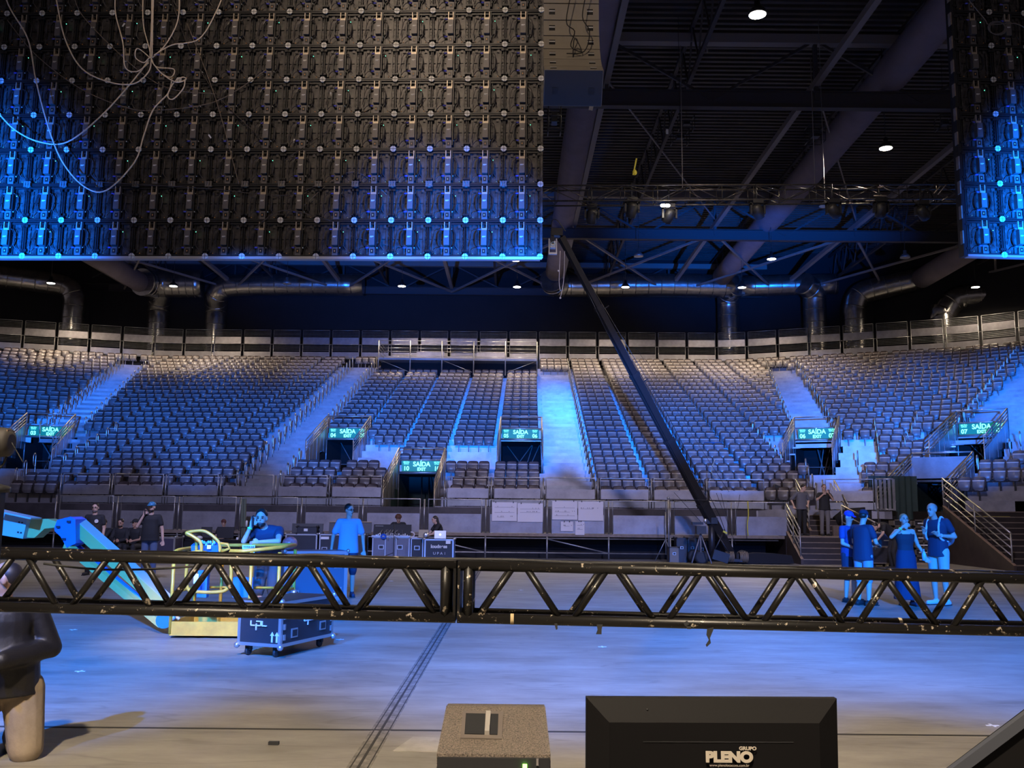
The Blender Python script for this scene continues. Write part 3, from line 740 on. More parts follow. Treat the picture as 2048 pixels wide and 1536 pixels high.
# camera platform high at the back of the centre block
pl = thing('camera_platform', 'scaffold platform with rails at the top of the centre block', 'platform', (-3.4, 58, zrow(24)))
x0, x1, y0, y1, zp = -8.35, 1.55, 57.6, 60.6, 11.0
MB().bb((x0, y0, zp - .12), (x1, y1, zp)).build('deck', M_DECK, pl)
n = 5; w = (x1 - x0) / n
for i in range(n + 1):
    X = x0 + i * w; MB().tube([(X, y0, 9.95), (X, y0, zp + 1.1)], 0.035, 6).build('standard', M_STEEL, pl)
for i in range(n):
    a, b = x0 + i * w + .08, x0 + (i + 1) * w - .08; m = MB()
    for zz in (1.08, .85, .62, .40, .10): m.tube([(a, y0, zp + zz), (b, y0, zp + zz)], 0.02, 5)
    m.build('rail', M_STEEL, pl)
    MB().bb((a, y1, zp + .1), (b, y1 + .02, zp + (.95 if i % 2 else .6))).build('back_panel', M_PANEL, pl)
for i, (a, b) in ((0, (1, 0)), (2, (1, 0)), (4, (0, 1))):
    MB().tube([(x0 + i * w + (.1 if a else w - .1), y0 + .05, zp - .14), (x0 + (i + 1) * w - (.1 if a else w - .1), y0 + .05, zp - .85)], 0.022, 6).build('brace', M_STEEL, pl)
m = MB()
for zz in (1.08, .85, .62, .40): m.tube([(x0, y0, zp + zz), (x0, y1, zp + zz)], 0.02, 5)
m.build('side_rail', M_STEEL, pl)
MB().bb((x0, y0 + 1.2, zrow(24) - .5), (x1, y0 + 1.25, zp - .13)).build('underside_drape', M_VOID, pl)

# ---------------------------------------------------------------- stairs down to the floor (right)
def handrail(root, pts, n, h, M_=M_RAILW, name='railing', drop=0.0):
    """sloped railing: pts = two base points, n rails"""
    a, b = Vector(pts[0]), Vector(pts[1]); m = MB()
    for i in range(n):
        zz = h - i * (h - 0.12) / n; m.tube([a + Vector((0, 0, zz)), b + Vector((0, 0, zz))], 0.030 if i == 0 else 0.022, 7)
    ro = m.build(name, M_, root)
    for f in (0, .5, 1): p = a + (b - a) * f; MB().tube([p, p + Vector((0, 0, h))], 0.025, 6).build('post', M_STEEL, ro)
    return ro
def stairs(label, x0, x1, yb, nst, rise, run, z0=0.0, side_l=True, side_r=True, back=None):
    root = thing('floor_stairs', label, 'stairs', ((x0 + x1) / 2, yb, z0), 0, 'stairs between floor and stand')
    t, e = MB(), MB()
    for i in range(nst):
        y = yb + i * run; z = z0 + (i + 1) * rise
        t.bb((x0, y, z0 if z0 == 0 else z - rise - .1), (x1, y + run, z - .002)); e.bb((x0, y - .02, z - .03), (x1, y + .05, z))
    t.build('steps', M_BROWN, root); e.build('step_nosing', M_NOSE, root)
    H_, Ld = nst * rise, nst * run
    for x, on in ((x0 - .05, side_l), (x1 + .05, side_r)):
        if not on: continue
        m = MB(); m.prism([(x - .04, yb - .15, z0), (x - .04, yb - .15, z0 + .16), (x - .04, yb + Ld, z0 + H_ + .16), (x - .04, yb + Ld, z0)], (0.08, 0, 0)); m.build('stringer', mat('brown_side_board', (0.06, 0.042, 0.035), .6, noise=.3, nscale=2), root)
        m = MB(); m.bar((x, yb - .15, z0 + .17), (x, yb + Ld, z0 + H_ + .17), .09, .02); m.build('stringer_cap', mat('raw_timber_edge', (0.30, 0.20, 0.14), .6, noise=.3, nscale=5), root)
        handrail(root, ((x, yb, z0 + .1), (x, yb + Ld, z0 + H_ + .1)), 4, 1.0)
    return root
stairs('lower flight of brown steps up to the two men talking', 9.35, 11.9, 30.4, 5, 0.17, 0.28, side_r=False)
struct(MB().bb((9.25, YF, 0.0), (11.9, 34.9, 0.85)), 'landing_block', M_BROWN, 'brown landing where the two men stand')
struct(MB().bb((9.3, YF - .02, 0.84), (11.9, 33.2, 0.862)), 'trim_6', M_NOSE, 'worn tan boards of the landing under the two men')
stairs('upper flight of brown steps behind the two men', 10.6, 11.9, 33.4, 5, 0.18, 0.27, z0=0.85)
stairs('wide flight of brown steps with four rails at the right edge', 14.75, 18.6, 27.8, 10, 0.175, 0.42, side_r=True)
struct(MB().bb((14.6, 32.0, 0.0), (21.0, 34.5, 1.73)), 'landing_block', M_BROWN, 'dark platform at the head of the wide right-hand stairs')
m = MB(); m.bb((15.2, 32.0, 1.70), (17.2, 32.1, 1.735)); m.bb((15.2, 31.55, 1.56), (16.7, 31.62, 1.585)); solo(m, 'tread_tape', M_YEL, 'yellow tape on the top treads of the wide stairs', 'tape')
# low block and rail between landing and side gate
rl = thing('landing_rail', 'short tan handrail beside the landing of the two men', 'railing', (11.6, 31.7, .3)); handrail(rl, ((12.0, 30.6, .3), (11.3, 32.2, .95)), 3, 0.95)
pn_ = at(1645, 1010, 32.6); qn_ = at(1720, 1065, 32.6)
solo(MB().bb((pn_.x + .4, 32.5, .75), (qn_.x, 32.6, 1.2)), 'side_board', mat('scuffed_board', (.16, .12, .10), .7, noise=.4, nscale=2), 'scuffed brown board right of the landing', 'board')
# dark corner behind the floor group: green drape and black cloth
a, b = at(1782, 1060, 34), at(1835, 1060, 34)
dg = MB(); nfold = 26
for i in range(nfold + 1): x = 13.0 + 1.75 * i / nfold; y = 34.2 + 0.07 * math.sin(i * 1.9); dg.v += [(x, y, 0), (x, y - .02, 3.0)]
for i in range(nfold): dg.f.append((2 * i, 2 * i + 2, 2 * i + 3, 2 * i + 1)); dg.m.append(0); dg.sm.append(True)
solo(dg, 'drape', M_DGREEN, 'dark green drape hanging below the unsigned gate', 'drape')
bm_ = MB(); bm_.smooth = True
P_ = [(1680, 1022), (1700, 1003), (1740, 1000), (1800, 1008), (1800, 1060), (1740, 1065), (1700, 1060)]
bm_.prism([at(x, y, 33.6) for x, y in P_], (0, .5, 0)); solo(bm_, 'cloth_bundle', M_VOID, 'heap of black cloth hanging behind the people at right', 'cloth')
p, t = path(-0.55, s_at(-0.55, 1.2, 1755)); q, _ = path(-0.55, s_at(-0.55, 1.2, 1830))
# ================================================================ LED SCREENS (seen from behind)
M_LED = mat('led_back_frame', (0.075, 0.068, 0.066), 0.40, 0.2, noise=0.55, nscale=11, col2=(0.010, 0.009, 0.010))
M_LEDB = mat('led_dark_frame', (0.016, 0.016, 0.018), 0.4, 0.3)
M_LEDBOX = mat('led_power_box', (0.13, 0.12, 0.12), 0.45, 0.2)
M_TAN = mat('led_bare_bracket', (0.45, 0.38, 0.30), 0.4, 0.4)
M_PLUG = mat('blue_plug', (0.10, 0.10, 0.55), 0.35)
M_CORN = mat('white_corner_plate', (0.70, 0.70, 0.68), 0.4)
M_CABW = mat('pale_cable', (0.82, 0.70, 0.56), 0.5)
M_CABD = mat('dark_cable', (0.06, 0.05, 0.05), 0.5)
M_GLED = mat('status_light', (0.1, 0.9, 0.5), .5, emit=(0.1, 1.0, 0.5), estr=2.5)
M_OLED = mat('orange_contact', (0.7, 0.35, 0.12), .5)
def led_parts():
    S = 0.25      # half tile; local x right, z up, back of the screen faces -Y
    f = MB(); f.bb((-S, 0.0, -S), (S, 0.02, S))
    f.mi = 1
    for z in (-S + .012, S - .012): f.bb((-S, -.045, z - .009), (S, 0, z + .009))
    for x in (-S + .012, S - .012): f.bb((x - .006, -.04, -S), (x + .006, 0, S))
    f.bb((-S, -.012, -.004), (-.06, 0, .004)); f.bb((.06, -.012, -.004), (S, 0, .004))
    for x in (-.085, .085): f.bb((x - .004, -.02, -S), (x + .004, 0, S))
    f.bb((.045, -.06, -.20), (.062, 0, .22)); f.bb((-S, -.03, S - .055), (S, 0, S - .03))
    for sx in (-1, 1):
        for z in (-.17, .17): f.bb((sx * .235 - .03, -.055, z - .014), (sx * .235 + .03, -.01, z + .014))
        for q in range(5): f.bb((sx * .232 - .012, -.03, -.10 + q * .05), (sx * .232 + .004, -.01, -.085 + q * .05))
    f.mi = 0
    for sx in (-1, 1):
        f.bb((sx * .19 - .012, -.02, -.20), (sx * .19 + .012, 0, .16)); f.bb((sx * .15 - .008, -.016, .15), (sx * .15 + .03, 0, .20))
    hs = []       # curved grab handles either side of the box
    for sx in (-1, 1):
        h = MB(); pts = [Vector((sx * .05, -.03, .13)), Vector((sx * .085, -.045, .115)), Vector((sx * .112, -.05, .06)), Vector((sx * .115, -.05, -.05)), Vector((sx * .10, -.045, -.10)), Vector((sx * .05, -.03, -.13))]
        for a, b in zip(pts[:-1], pts[1:]): h.bar(a, b, .020, .012)
        hs.append(h)
    b = MB(); b.bb((-.038, -.085, -.10), (.038, 0, .10)); b.mi = 1; b.bb((-.024, -.088, .012), (.024, -.085, .022)); b.bb((-.024, -.088, .004), (.01, -.085, .009))
    u = MB(); u.bb((-.038, -.06, .11), (.038, 0, .14)); u.bb((-.038, -.06, .14), (-.026, 0, .225)); u.bb((.026, -.06, .14), (.038, 0, .225))
    l = MB(); l.bb((-.038, -.05, -.235), (.038, 0, -.12)); l.mi = 1; l.bb((-.022, -.053, -.205), (.022, -.05, -.145)); l.mi = 2; l.bb((-.008, -.055, -.185), (.004, -.053, -.165))
    pls = [MB().tube([(-.045, -.045, z), (-.085, -.045, z)], .011, 7) for z in (.125, -.128)]
    pws = [MB().tube([(.045, -.04, z), (.072, -.04, z)], .008, 6) for z in (.125, -.128)]
    c = MB(); c.tube(smooth_pts([(.07, -.04, .125), (.115, -.06, .10), (.13, -.07, 0), (.12, -.07, -.10), (.16, -.05, -.16)], 3), .0045, 4)
    c2 = MB().tube(smooth_pts([(-.085, -.045, -.128), (-.13, -.07, -.15), (-.17, -.06, -.20)], 3), .005, 4)
    c3 = MB().tube(smooth_pts([(-.085, -.045, .125), (-.14, -.07, .09), (-.165, -.07, 0), (-.19, -.06, -.12)], 3), .0045, 4)
    k = MB()      # octagonal white clamp plate at the lower right corner
    oc = [(S + r * math.cos(a), -.062, -S + r * math.sin(a)) for a, r in [(PI / 8 + i * PI / 4, .042) for i in range(8)]]
    k.prism(oc, (0, .012, 0)); k.mi = 1; k.bb((S - .002, -.066, -S - .04), (S + .002, -.061, -S + .04)); k.bb((S - .04, -.066, -S - .002), (S + .04, -.061, -S + .002))
    ds = [MB().box((sx * .155, -.03, -.205), (.012, .012, .008)) for sx in (-1, 1)]
    d2 = MB(); d2.box((.11, -.06, .085), (.006, .006, .006))
    return [('back_frame', f, [M_LED, M_LEDB]), ('grab_handle', hs[0], [M_LEDB]), ('grab_handle', hs[1], [M_LEDB]), ('power_box', b, [M_LEDBOX, M_CORN]), ('top_bracket', u, [M_TAN]), ('lower_socket', l, [M_LEDBOX, M_LEDB, M_OLED]),
            ('blue_plug', pls[0], [M_PLUG]), ('blue_plug', pls[1], [M_PLUG]), ('white_plug', pws[0], [M_CORN]), ('white_plug', pws[1], [M_CORN]), ('cable', c, [M_CABD]), ('cable', c2, [M_CABD]), ('cable', c3, [M_CABD]), ('corner_plate', k, [M_CORN, M_LEDB]), ('contact', ds[0], [M_OLED]), ('contact', ds[1], [M_OLED]), ('status_light', d2, [M_GLED])]
LP_ = led_parts(); LMESH = {}
for i_, (n_, m_, ms) in enumerate(LP_): LMESH[i_] = m_.mesh(n_, ms)
ALLM = []; 
def led_screen(root, cols, rows, nmax, prefx):
    cells = [(c, r) for c in cols for r in rows]
    cells.sort(key=lambda q: (abs(q[0] - 7) * .3 + q[1]))
    first, rest = cells[:nmax], cells[nmax:]
    for c, r in first:
        M = T(0.5 * c + .25, 0, 0.5 * r + .25)
        p = bpy.data.objects.new('led_panel', LMESH[0]); COL.objects.link(p); p.parent = root; p.matrix_basis = M
        for i_, (n_, _m, _) in list(enumerate(LP_))[1:]:
            if n_ == 'status_light' and (c + r) % 2: continue
            q = bpy.data.objects.new(n_, LMESH[i_]); COL.objects.link(q); q.parent = p
    if rest:
        mats = []; big = MB()
        for n_, m_, ms in LP_:
            off = len(mats); mats += ms
            for c, r in rest:
                if n_ == 'status_light' and (c + r) % 2: continue
                t = MB(); t.merge(m_); t.m = [x + off for x in t.m]; big.merge(t, T(0.5 * c + .25, 0, 0.5 * r + .25))
        o = bpy.data.objects.new('led_panel_rest', big.mesh('led_panel_rest', mats)); COL.objects.link(o); o.parent = root; o['kind'] = 'stuff'
YAW = -0.032
SCR = thing('led_screen', 'huge hanging LED wall seen from behind, filling the upper left', 'led screen', (-6.64, 12.36, 4.953), YAW)
led_screen(SCR, range(-2, 14), range(0, 10), 100, 'l')
MB().bb((-1.0, -.05, -.035), (7.0, .05, 0)).build('bottom_rail', M_ALU, SCR, world=False)
MB().bb((7.0, -.05, -.02), (7.03, .05, 5)).build('edge_rail', M_LED, SCR, world=False)
m = MB()      # perforated brackets in the third row
for c in range(-2, 14):
    for dx_ in (-.035, 0, .035): m.box((.5 * c + dx_, -.075, 1.0), (.022, .02, .08))
    m.box((.5 * c, -.07, 1.03), (.10, .02, .015)); m.box((.5 * c, -.07, .97), (.10, .02, .015))
m.build('mounting_bracket', M_LEDBOX, SCR, world=False)
pR = at(1927, 492, 12.3)
SCR2 = thing('led_screen', 'second hanging LED wall seen from behind, cut by the right edge', 'led screen', pR, 0.05)
led_screen(SCR2, range(0, 10), range(0, 10), 60, 'r')  # outer columns, out of view, added to block the blue spill
MB().bb((0, -.05, -.03), (5.0, .05, 0)).build('bottom_rail', M_ALU, SCR2, world=False)
m = MB(); m.bb((-.05, -.04, -.02), (0.0, .09, 5)); m.build('edge_rail', M_LEDB, SCR2, world=False)
m = MB(); 
for i in range(14): m.bb((-.058, -.045, .15 + i * .35), (-.04, .02, .33 + i * .35))
m.build('edge_clip', mat('scuffed_edge', (.30, .24, .20), .5, noise=.4, nscale=9), SCR2, world=False)
# loose cables running over the left screen
def cab(pix, Y, r, M_, label, name='cable', grp='pale ropes hanging before the left screen'):
    pts = smooth_pts([at(x, y, Y + random.uniform(-.02, .02)) for x, y in pix], 7)
    solo(MB().tube(pts, r, 6), name, M_, label, 'cable', grp)
YC = 12.05
R_ = M_CABW
cab([(-30, -60), (2, 30), (42, 97), (60, 180), (85, 268), (115, 340), (160, 390), (205, 397), (260, 340), (278, 285), (295, 235), (325, 200), (332, 170)], YC, .010, R_, 'longest pale rope sagging in a deep loop down the left screen', 'hanging_rope')
cab([(92, -20), (100, 30), (118, 100), (152, 155), (205, 180), (255, 183), (285, 158), (290, 130)], YC, .010, R_, 'pale rope sagging in a shallow loop to the knot, left one', 'hanging_rope')
cab([(-20, 240), (20, 280), (70, 303), (125, 302), (190, 250), (250, 182), (285, 135)], YC + .05, .010, R_, 'pale rope rising from the left frame edge to the knot', 'hanging_rope')
cab([(216, -20), (216, 40), (232, 100), (238, 150), (262, 158), (285, 140)], YC, .009, R_, 'pale rope hanging just left of the knot with a small loop', 'hanging_rope')
cab([(271, -20), (272, 60), (285, 110), (289, 130)], YC, .008, R_, 'short pale rope dropping to the knot from its upper left', 'hanging_rope')
cab([(288, -20), (289, 60), (287, 130)], YC, .010, R_, 'straight pale rope hanging down to the knot, left strand', 'hanging_rope')
cab([(292, -20), (291, 60), (291, 130)], YC - .03, .010, R_, 'straight pale rope hanging down to the knot, right strand', 'hanging_rope')
cab([(342, -20), (342, 50), (320, 100), (292, 130)], YC, .009, R_, 'pale rope bowing in from the upper right to the knot', 'hanging_rope')
cab([(437, -20), (420, 30), (385, 90), (330, 104), (295, 125)], YC, .009, R_, 'pale rope sweeping far from the right to the knot', 'hanging_rope')
cab([(287, 130), (262, 112), (258, 130), (275, 140), (288, 130), (300, 148), (335, 152), (330, 168), (310, 160), (289, 135)], YC - .05, .008, R_, 'pale rope looped round the knot', 'hanging_rope')
cab([(289, 135), (310, 160), (340, 178), (360, 172), (352, 168), (335, 180), (324, 205), (335, 212), (355, 190), (358, 172)], YC - .05, .009, R_, 'pale rope coiled to the lower right of the knot', 'hanging_rope')
D_ = M_CABD; G2 = 'thin dark cables crossing the left screen'
for i, pl_ in enumerate([[(0, 60), (60, 130), (150, 195), (240, 230), (300, 235), (420, 215), (520, 150)], [(330, 20), (370, 120), (430, 210), (540, 310)], [(360, 60), (420, 210), (470, 380)], [(560, 330), (660, 260), (760, 210)],
        [(600, 420), (700, 350), (820, 440), (940, 480)], [(180, 380), (300, 385), (420, 390), (560, 400), (640, 372)], [(130, 0), (160, 60), (300, 180), (420, 200)], [(500, 470), (560, 430), (660, 450)], [(820, 230), (900, 120), (960, 40)], [(700, 480), (830, 500), (900, 450)]]):
    cab(pl_, 12.2, .006, D_ if i % 2 else mat('brown_cable', (.20, .16, .13), .5), 'thin dark cable strung across the left screen, %s counted by height' % ordn(i), 'cable', G2)
cab([(1920, -20), (1955, 20), (1965, 30), (2020, 28), (2060, 55)], 12.15, .007, mat('brown_cable', (.2, .16, .13)), 'thin cable strung across the right screen near its top', 'cable', None)
m = MB()
for i in range(5): m.tube([at(1978 + 17 * math.cos(a) + i, 36 + 13 * math.sin(a) + i * .5, 12.12) for a in [k * PI / 8 for k in range(16)]], .006, 5, closed=True)
solo(m, 'cable_coil', M_LEDBOX, 'grey coil of cable hanging on the top of the right screen', 'cable coil')
# white cable tags
TG = [(1241 - 560, 80 + 200)]
k = 0
for x, y in ((903, 220), (572 / 3.657, 474 / 3.657), (947, 320), (1006, 257), (852 / 3.657, 240 / 3.657), (579, 289), (651, 196), (410, 285), (942, 105), (700, 245)):
    p = at(x, y, 12.2); solo(MB().box(p, (.02, .01, .06), Matrix.Rotation(random.uniform(-.7, .7), 3, 'Y')), 'cable_tag', M_CORN, 'small white tag on a cable of the left screen, %s of the scattered tags' % ordn(k), 'tag', 'white cable tags'); k += 1

# ================================================================ LINE ARRAY
M_LA = mat('khaki_grey_cabinet', (0.42, 0.38, 0.31), 0.5, noise=0.1, nscale=3)
lz = at(1129, 130, 16.2); LA = thing('line_array', 'curved column of hanging loudspeaker cabinets beside the left screen', 'loudspeaker array', (lz.x, 16.2, lz.z + 2.4))
wS = 1.03; hC = 0.335; dC = 0.62
ang = [0, 2, 8, 20, 32, 43, 52]; pt = Vector((lz.x, 16.2 - 0.0, lz.z + hC * 4.6))
top = at(1129, 22 - 44, 16.2); pt = Vector((lz.x, 16.2, top.z + hC * .2))
for i, a in enumerate(ang):
    a_ = math.radians(a); dn = Vector((0, -math.sin(a_), -math.cos(a_))); bk = Vector((0, math.cos(a_), -math.sin(a_)))   # dn down the back face, bk into the box
    c = pt + dn * (hC / 2) + bk * (dC / 2); R3 = Matrix(((1, 0, 0), (0, bk.y, -dn.y), (0, bk.z, -dn.z))).transposed() if False else Matrix([[1, 0, 0], [0, bk.y, -dn.y], [0, bk.z, -dn.z]])
    b = MB(); b.box(c, (wS, dC, hC - .02), R3); co = b.build('speaker_cabinet', M_LA, LA)
    g = MB()
    for sx in (-1, 1): g.box(c + Vector((sx * wS * .34, 0, 0)) - bk * (dC / 2 - .004) , (.11, .02, .11), R3)
    go = g.build('handle_recess', M_BLACK, co)
    g = MB()
    for sx in (-1, 1): g.box(c + Vector((sx * wS * .34, 0, 0)) - bk * (dC / 2 + .008) + dn * -.01, (.11, .012, .025), R3)
    g.build('grip', M_WHITE, co)
    if i == len(ang) - 1:
        MB().box(c + dn * (hC / 2 - .006), (wS * .985, dC * .98, .006), R3).build('grille_or_shade_plate', M_BLACKM, co)  # black plate painting the unlit underside of the lowest cabinet
        for sx in (-1, 1):
            MB().box(c + Vector((sx * wS * .31, 0, 0)) + dn * (hC / 2 - .002) + bk * .05, (.10, .12, .02), R3).build('foot_recess', M_BLACK, co)
    pt = pt + dn * hC
cb = MB()
cb.tube(smooth_pts([at(1130, -30, 15.9), at(1118, 40, 15.9), at(1135, 60, 15.85), at(1128, 90, 15.8), at(1150, 100, 15.8), at(1135, 75, 15.8), at(1133, 120, 15.9)], 5), .010, 5)
cb.tube(smooth_pts([at(1160, -30, 15.9), at(1150, 30, 15.9), at(1165, 60, 15.85), at(1155, 100, 15.85), at(1120, 105, 15.8)], 5), .010, 5)
cb.build('cable', M_BLACK, LA)
m = MB(); m.bar((lz.x - .35, 16.5, pt.z + 2.6), (lz.x - .35, 16.9, 19.5), .03, .03); m.tube([(lz.x + .4, 16.5, lz.z + 2.5), (lz.x + .3, 16.8, 19.4)], .02)
m.build('hoist_chain', M_BLACKM, LA)

# ================================================================ ROOF
struct(MB().bb((-48, -8, 20.2), (48, 72, 20.4)), 'ceiling', M_ROOF)
cr = MB()
for i in range(150): cr.bb((-40, 14 + i * .38, 20.08), (44, 14 + i * .38 + .16, 20.2))
struct(cr, 'ceiling_ribs', M_ROOF, 'ribbed sheets of the dark roof')
def rbeam(y, z, lab, h=.55, zt=19.4):
    r = thing('roof_girder', lab, 'girder', (0, y, z), 0, 'girders crossing under the roof'); r['kind'] = 'structure'
    m = MB(); m.bb((-40, y - .02, z - h / 2), (44, y + .02, z + h / 2)); m.bb((-40, y - .16, z - h / 2 - .03), (44, y + .16, z - h / 2)); m.bb((-40, y - .16, z + h / 2), (44, y + .16, z + h / 2 + .03)); m.build('bottom_chord', M_BEAM, r)
    m = MB(); m.bb((-40, y - .18, zt - .18), (44, y + .18, zt + .18)); m.build('top_chord', M_BEAML, r)
    m = MB()
    for i in range(-5, 7):
        x = 3.45 + 7.9 * i; m.bar((x, y, z), (x, y, zt), .14, .14); m.bar((x, y, zt), (x + 3.95, y, z), .10, .10); m.bar((x + 3.95, y, z), (x + 7.9, y, zt), .10, .10)
    m.build('web', M_BEAM, r)
rbeam(33.4, 17.0, 'near dark roof girder crossing beside the speaker column', .6)
rbeam(51.0, 17.1, 'far dark roof girder crossing above the hanging truss', .55)
rbeam(66.5, 17.4, 'roof girder against the black back wall', .5)
for i in range(-4, 5):
    x = 3.45 + 7.9 * i
    o = solo(MB().bb((x - .11, 12, 17.55), (x + .11, 68, 17.8)), 'roof_purlin', M_BEAML, 'long grey roof purlin running away from the camera, %s from the left' % ordn(i + 4), 'purlin', 'long purlins of the roof'); o['kind'] = 'structure'
    m = MB(); x += 3.2
    for zz in (17.9, 19.7): m.bb((x - .07, 12, zz - .07), (x + .07, 68, zz + .07))
    for k in range(28): y = 12 + 2 * k; m.bar((x, y, 17.9), (x, y + 1, 19.7), .06, .06); m.bar((x, y + 1, 19.7), (x, y + 2, 17.9), .06, .06)
    o = solo(m, 'roof_joist', M_BEAM, 'dark lattice joist under the roof sheets, %s from the left' % ordn(i + 4), 'joist', 'lattice joists of the roof'); o['kind'] = 'structure'
m = MB()
for i in range(-4, 5):
    x = 3.45 + 7.9 * i
    m.bar((x, 51.2, 17.3), (x + 7.9, 66.2, 17.3), .12, .12); m.bar((x + 7.9, 51.2, 17.25), (x, 66.2, 17.25), .12, .12)
    m.bar((x, 33.6, 17.9), (x + 7.9, 50.8, 17.9), .06, .06)
o = solo(m, 'roof_brace', M_BEAML, 'crossed diagonal braces under the roof near the back wall', 'brace'); o['kind'] = 'structure'

# fabric ducts along the roof and foil ducts down the wall
def duct(pts, r, M_, lab, rings=0, name='foil_duct', grp=None, n=18):
    P = smooth_pts(pts, 5); root = thing(name, lab, 'duct', P[0], 0, grp)
    MB().tube(P, r, n).build('sleeve', M_, root)
    if rings:
        m = MB(); acc = 0; last = P[0]
        for a, b in zip(P[:-1], P[1:]):
            L = (b - a).length; t = rings - acc
            while t < L:
                p = a + (b - a) * (t / L); u, v, d = basis(b - a)
                MB().tube([p + (u * math.cos(q) + v * math.sin(q)) * (r + .01) for q in [k * 2 * PI / 16 for k in range(16)]], .03, 4, closed=True).build('band', M_FOIL, root); t += rings
            acc = (acc + L) % rings
    return root
G = 'foil wrapped ducts on the back wall'
rD = 0.78
YW = 65.6
dz = [(144, 'far left foil duct standing before the wall'), (314, 'second foil duct from the left, before the wall'), (430, 'third foil duct from the left, before the wall'), (1455, 'foil duct just right of the crane arm'), (1628, 'foil duct rising above exit 06'), (1708, 'foil duct right of the one above exit 06'), (1885, 'rightmost foil duct above the right block')]
DX = [at(px, 640, YW).x for px, _ in dz]
YWS = [path(30.2, s_at(30.2, 14, q))[0].y for q in (144, 314, 430, 1455, 1628, 1708, 1885)]
def vduct(i, topz, pts):
    px, lab = dz[i]; y = YWS[i]; x = at(px, 640, y).x
    duct([(x, y, 12.0), (x, y, 13.2), (x, y, 15.0), (x, y, topz)] + pts, rD, M_FOIL, lab, 0.9, 'foil_duct', G)
    return x, y
x = at(144, 640, YWS[0]).x; vduct(0, 16.2, [(x - .6, YWS[0] - .2, 17.0), (x - 2.5, YWS[0] - 1, 17.2), (x - 5.5, YWS[0] - 3, 17.2)])
x = at(314, 640, YW).x; vduct(1, 16.0, [(x, YW - .2, 16.9), (x - 1.2, YW - 1.2, 17.3)])
x = at(430, 640, YW).x; vduct(2, 16.0, [(x + .1, YW - .1, 16.9), (x + 1.6, YW - .3, 17.4), (x + 10.5, YW - .3, 17.5)])
x = at(1455, 640, YW).x; xc = x; vduct(3, 16.5, [(x, YW - .2, 17.2), (x + .3, YW - 1.8, 17.4)])
x = at(1628, 640, YWS[4]).x; vduct(4, 16.2, [(x - .1, YWS[4] - .2, 16.9), (x - 1.0, YWS[4] - .9, 17.3)])
x = at(1708, 640, YWS[5]).x; vduct(5, 15.6, [(x + .4, YWS[5] - .1, 16.5), (x + 1.6, YWS[5] - .4, 16.9), (x + 4.2, YWS[5] - 1.3, 17.4)])
x = at(1885, 640, YWS[6]).x; vduct(6, 14.6, [(x + .6, YWS[6] - .1, 15.5), (x + 1.8, YWS[6] - .3, 15.9), (x + 8, YWS[6] - .8, 15.9)])
duct([(xc + .3, YW - 1.4, 17.4), (xc - 5, YW - 1.4, 17.45), (3.2, YW - 1.4, 17.3)], rD, M_FOIL, 'long horizontal foil duct between the crane head and the middle ducts', 0.9)
duct([(xc + .6, YW - 1.4, 17.4), (xc + 7.0, YW - 2.4, 17.4)], .72, M_FOIL, 'short horizontal foil duct running right to above exit 06', 0.9)
duct([(3.6, YW - 1.4, 17.35), (2.95, YW - 1.7, 17.4), (2.7, YW - 2.4, 17.5)], .88, M_FOIL, 'foil elbow right behind the head of the crane', 0.5)
for a, b, lab in (((2.72, 12, 18.1), (2.9, YW - 2.6, 18.0), 'grey fabric duct running over the hall behind the speaker column'), ((13.9, 12, 18.1), (14.5, YW - 2.4, 17.9), 'wide grey fabric duct running diagonally across the roof at right'),
                  ((-25.5, 30, 16.8), (-25.8, YW - 1.8, 17.0), 'grey fabric duct end above the second left foil duct'), ((-35.2, 30, 16.8), (-35.0, YW - 4.5, 17.0), 'grey fabric duct end at the far left edge'), ((25.8, 20, 16.9), (27.0, YW - 5.4, 17.1), 'grey fabric duct behind the right screen')):
    duct([a, ((a[0] + b[0]) / 2, (a[1] + b[1]) / 2, (a[2] + b[2]) / 2), b], .66, M_FABD, lab, 0, 'fabric_duct', 'fabric ducts under the roof')
duct([(-25.6, YW - 2.6, 17.0), (-25.0, YW - 1.4, 17.2), (-22.0, YW - .9, 17.3)], .95, M_FOIL, 'wide foil elbow joining the second and third left ducts', .5)

# high bay lamps on a seven metre grid
def lamp(px, py, on, lab, power=260):
    p = atz(px, py, 15.5); r = thing('high_bay_lamp', lab, 'lamp', p, 0, 'high bay lamps')
    MB().lathe([(.27, 0), (.25, .10), (.16, .20), (.09, .24), (.08, .42)], 16, p).build('shade', M_BLACKM if on else M_STEEL, r)
    MB().lathe([(.235, -.005), (.235, .012)], 16, p).build('glowing_lens' if on else 'lens', M_LAMP if on else M_ALU, r)
    MB().tube([p + Vector((0, 0, .4)), (p.x, p.y, 20.1)], .015, 5).build('drop_rod', M_BLACKM, r)
    if on:
        l = bpy.data.lights.new('lamp_light', 'SPOT'); l.energy = power; l.color = WARM; l.spot_size = math.radians(168); l.spot_blend = .5; l.shadow_soft_size = .2
        o = bpy.data.objects.new('lamp_light', l); COL.objects.link(o); o.location = (0, 0, -.03); o.parent = r
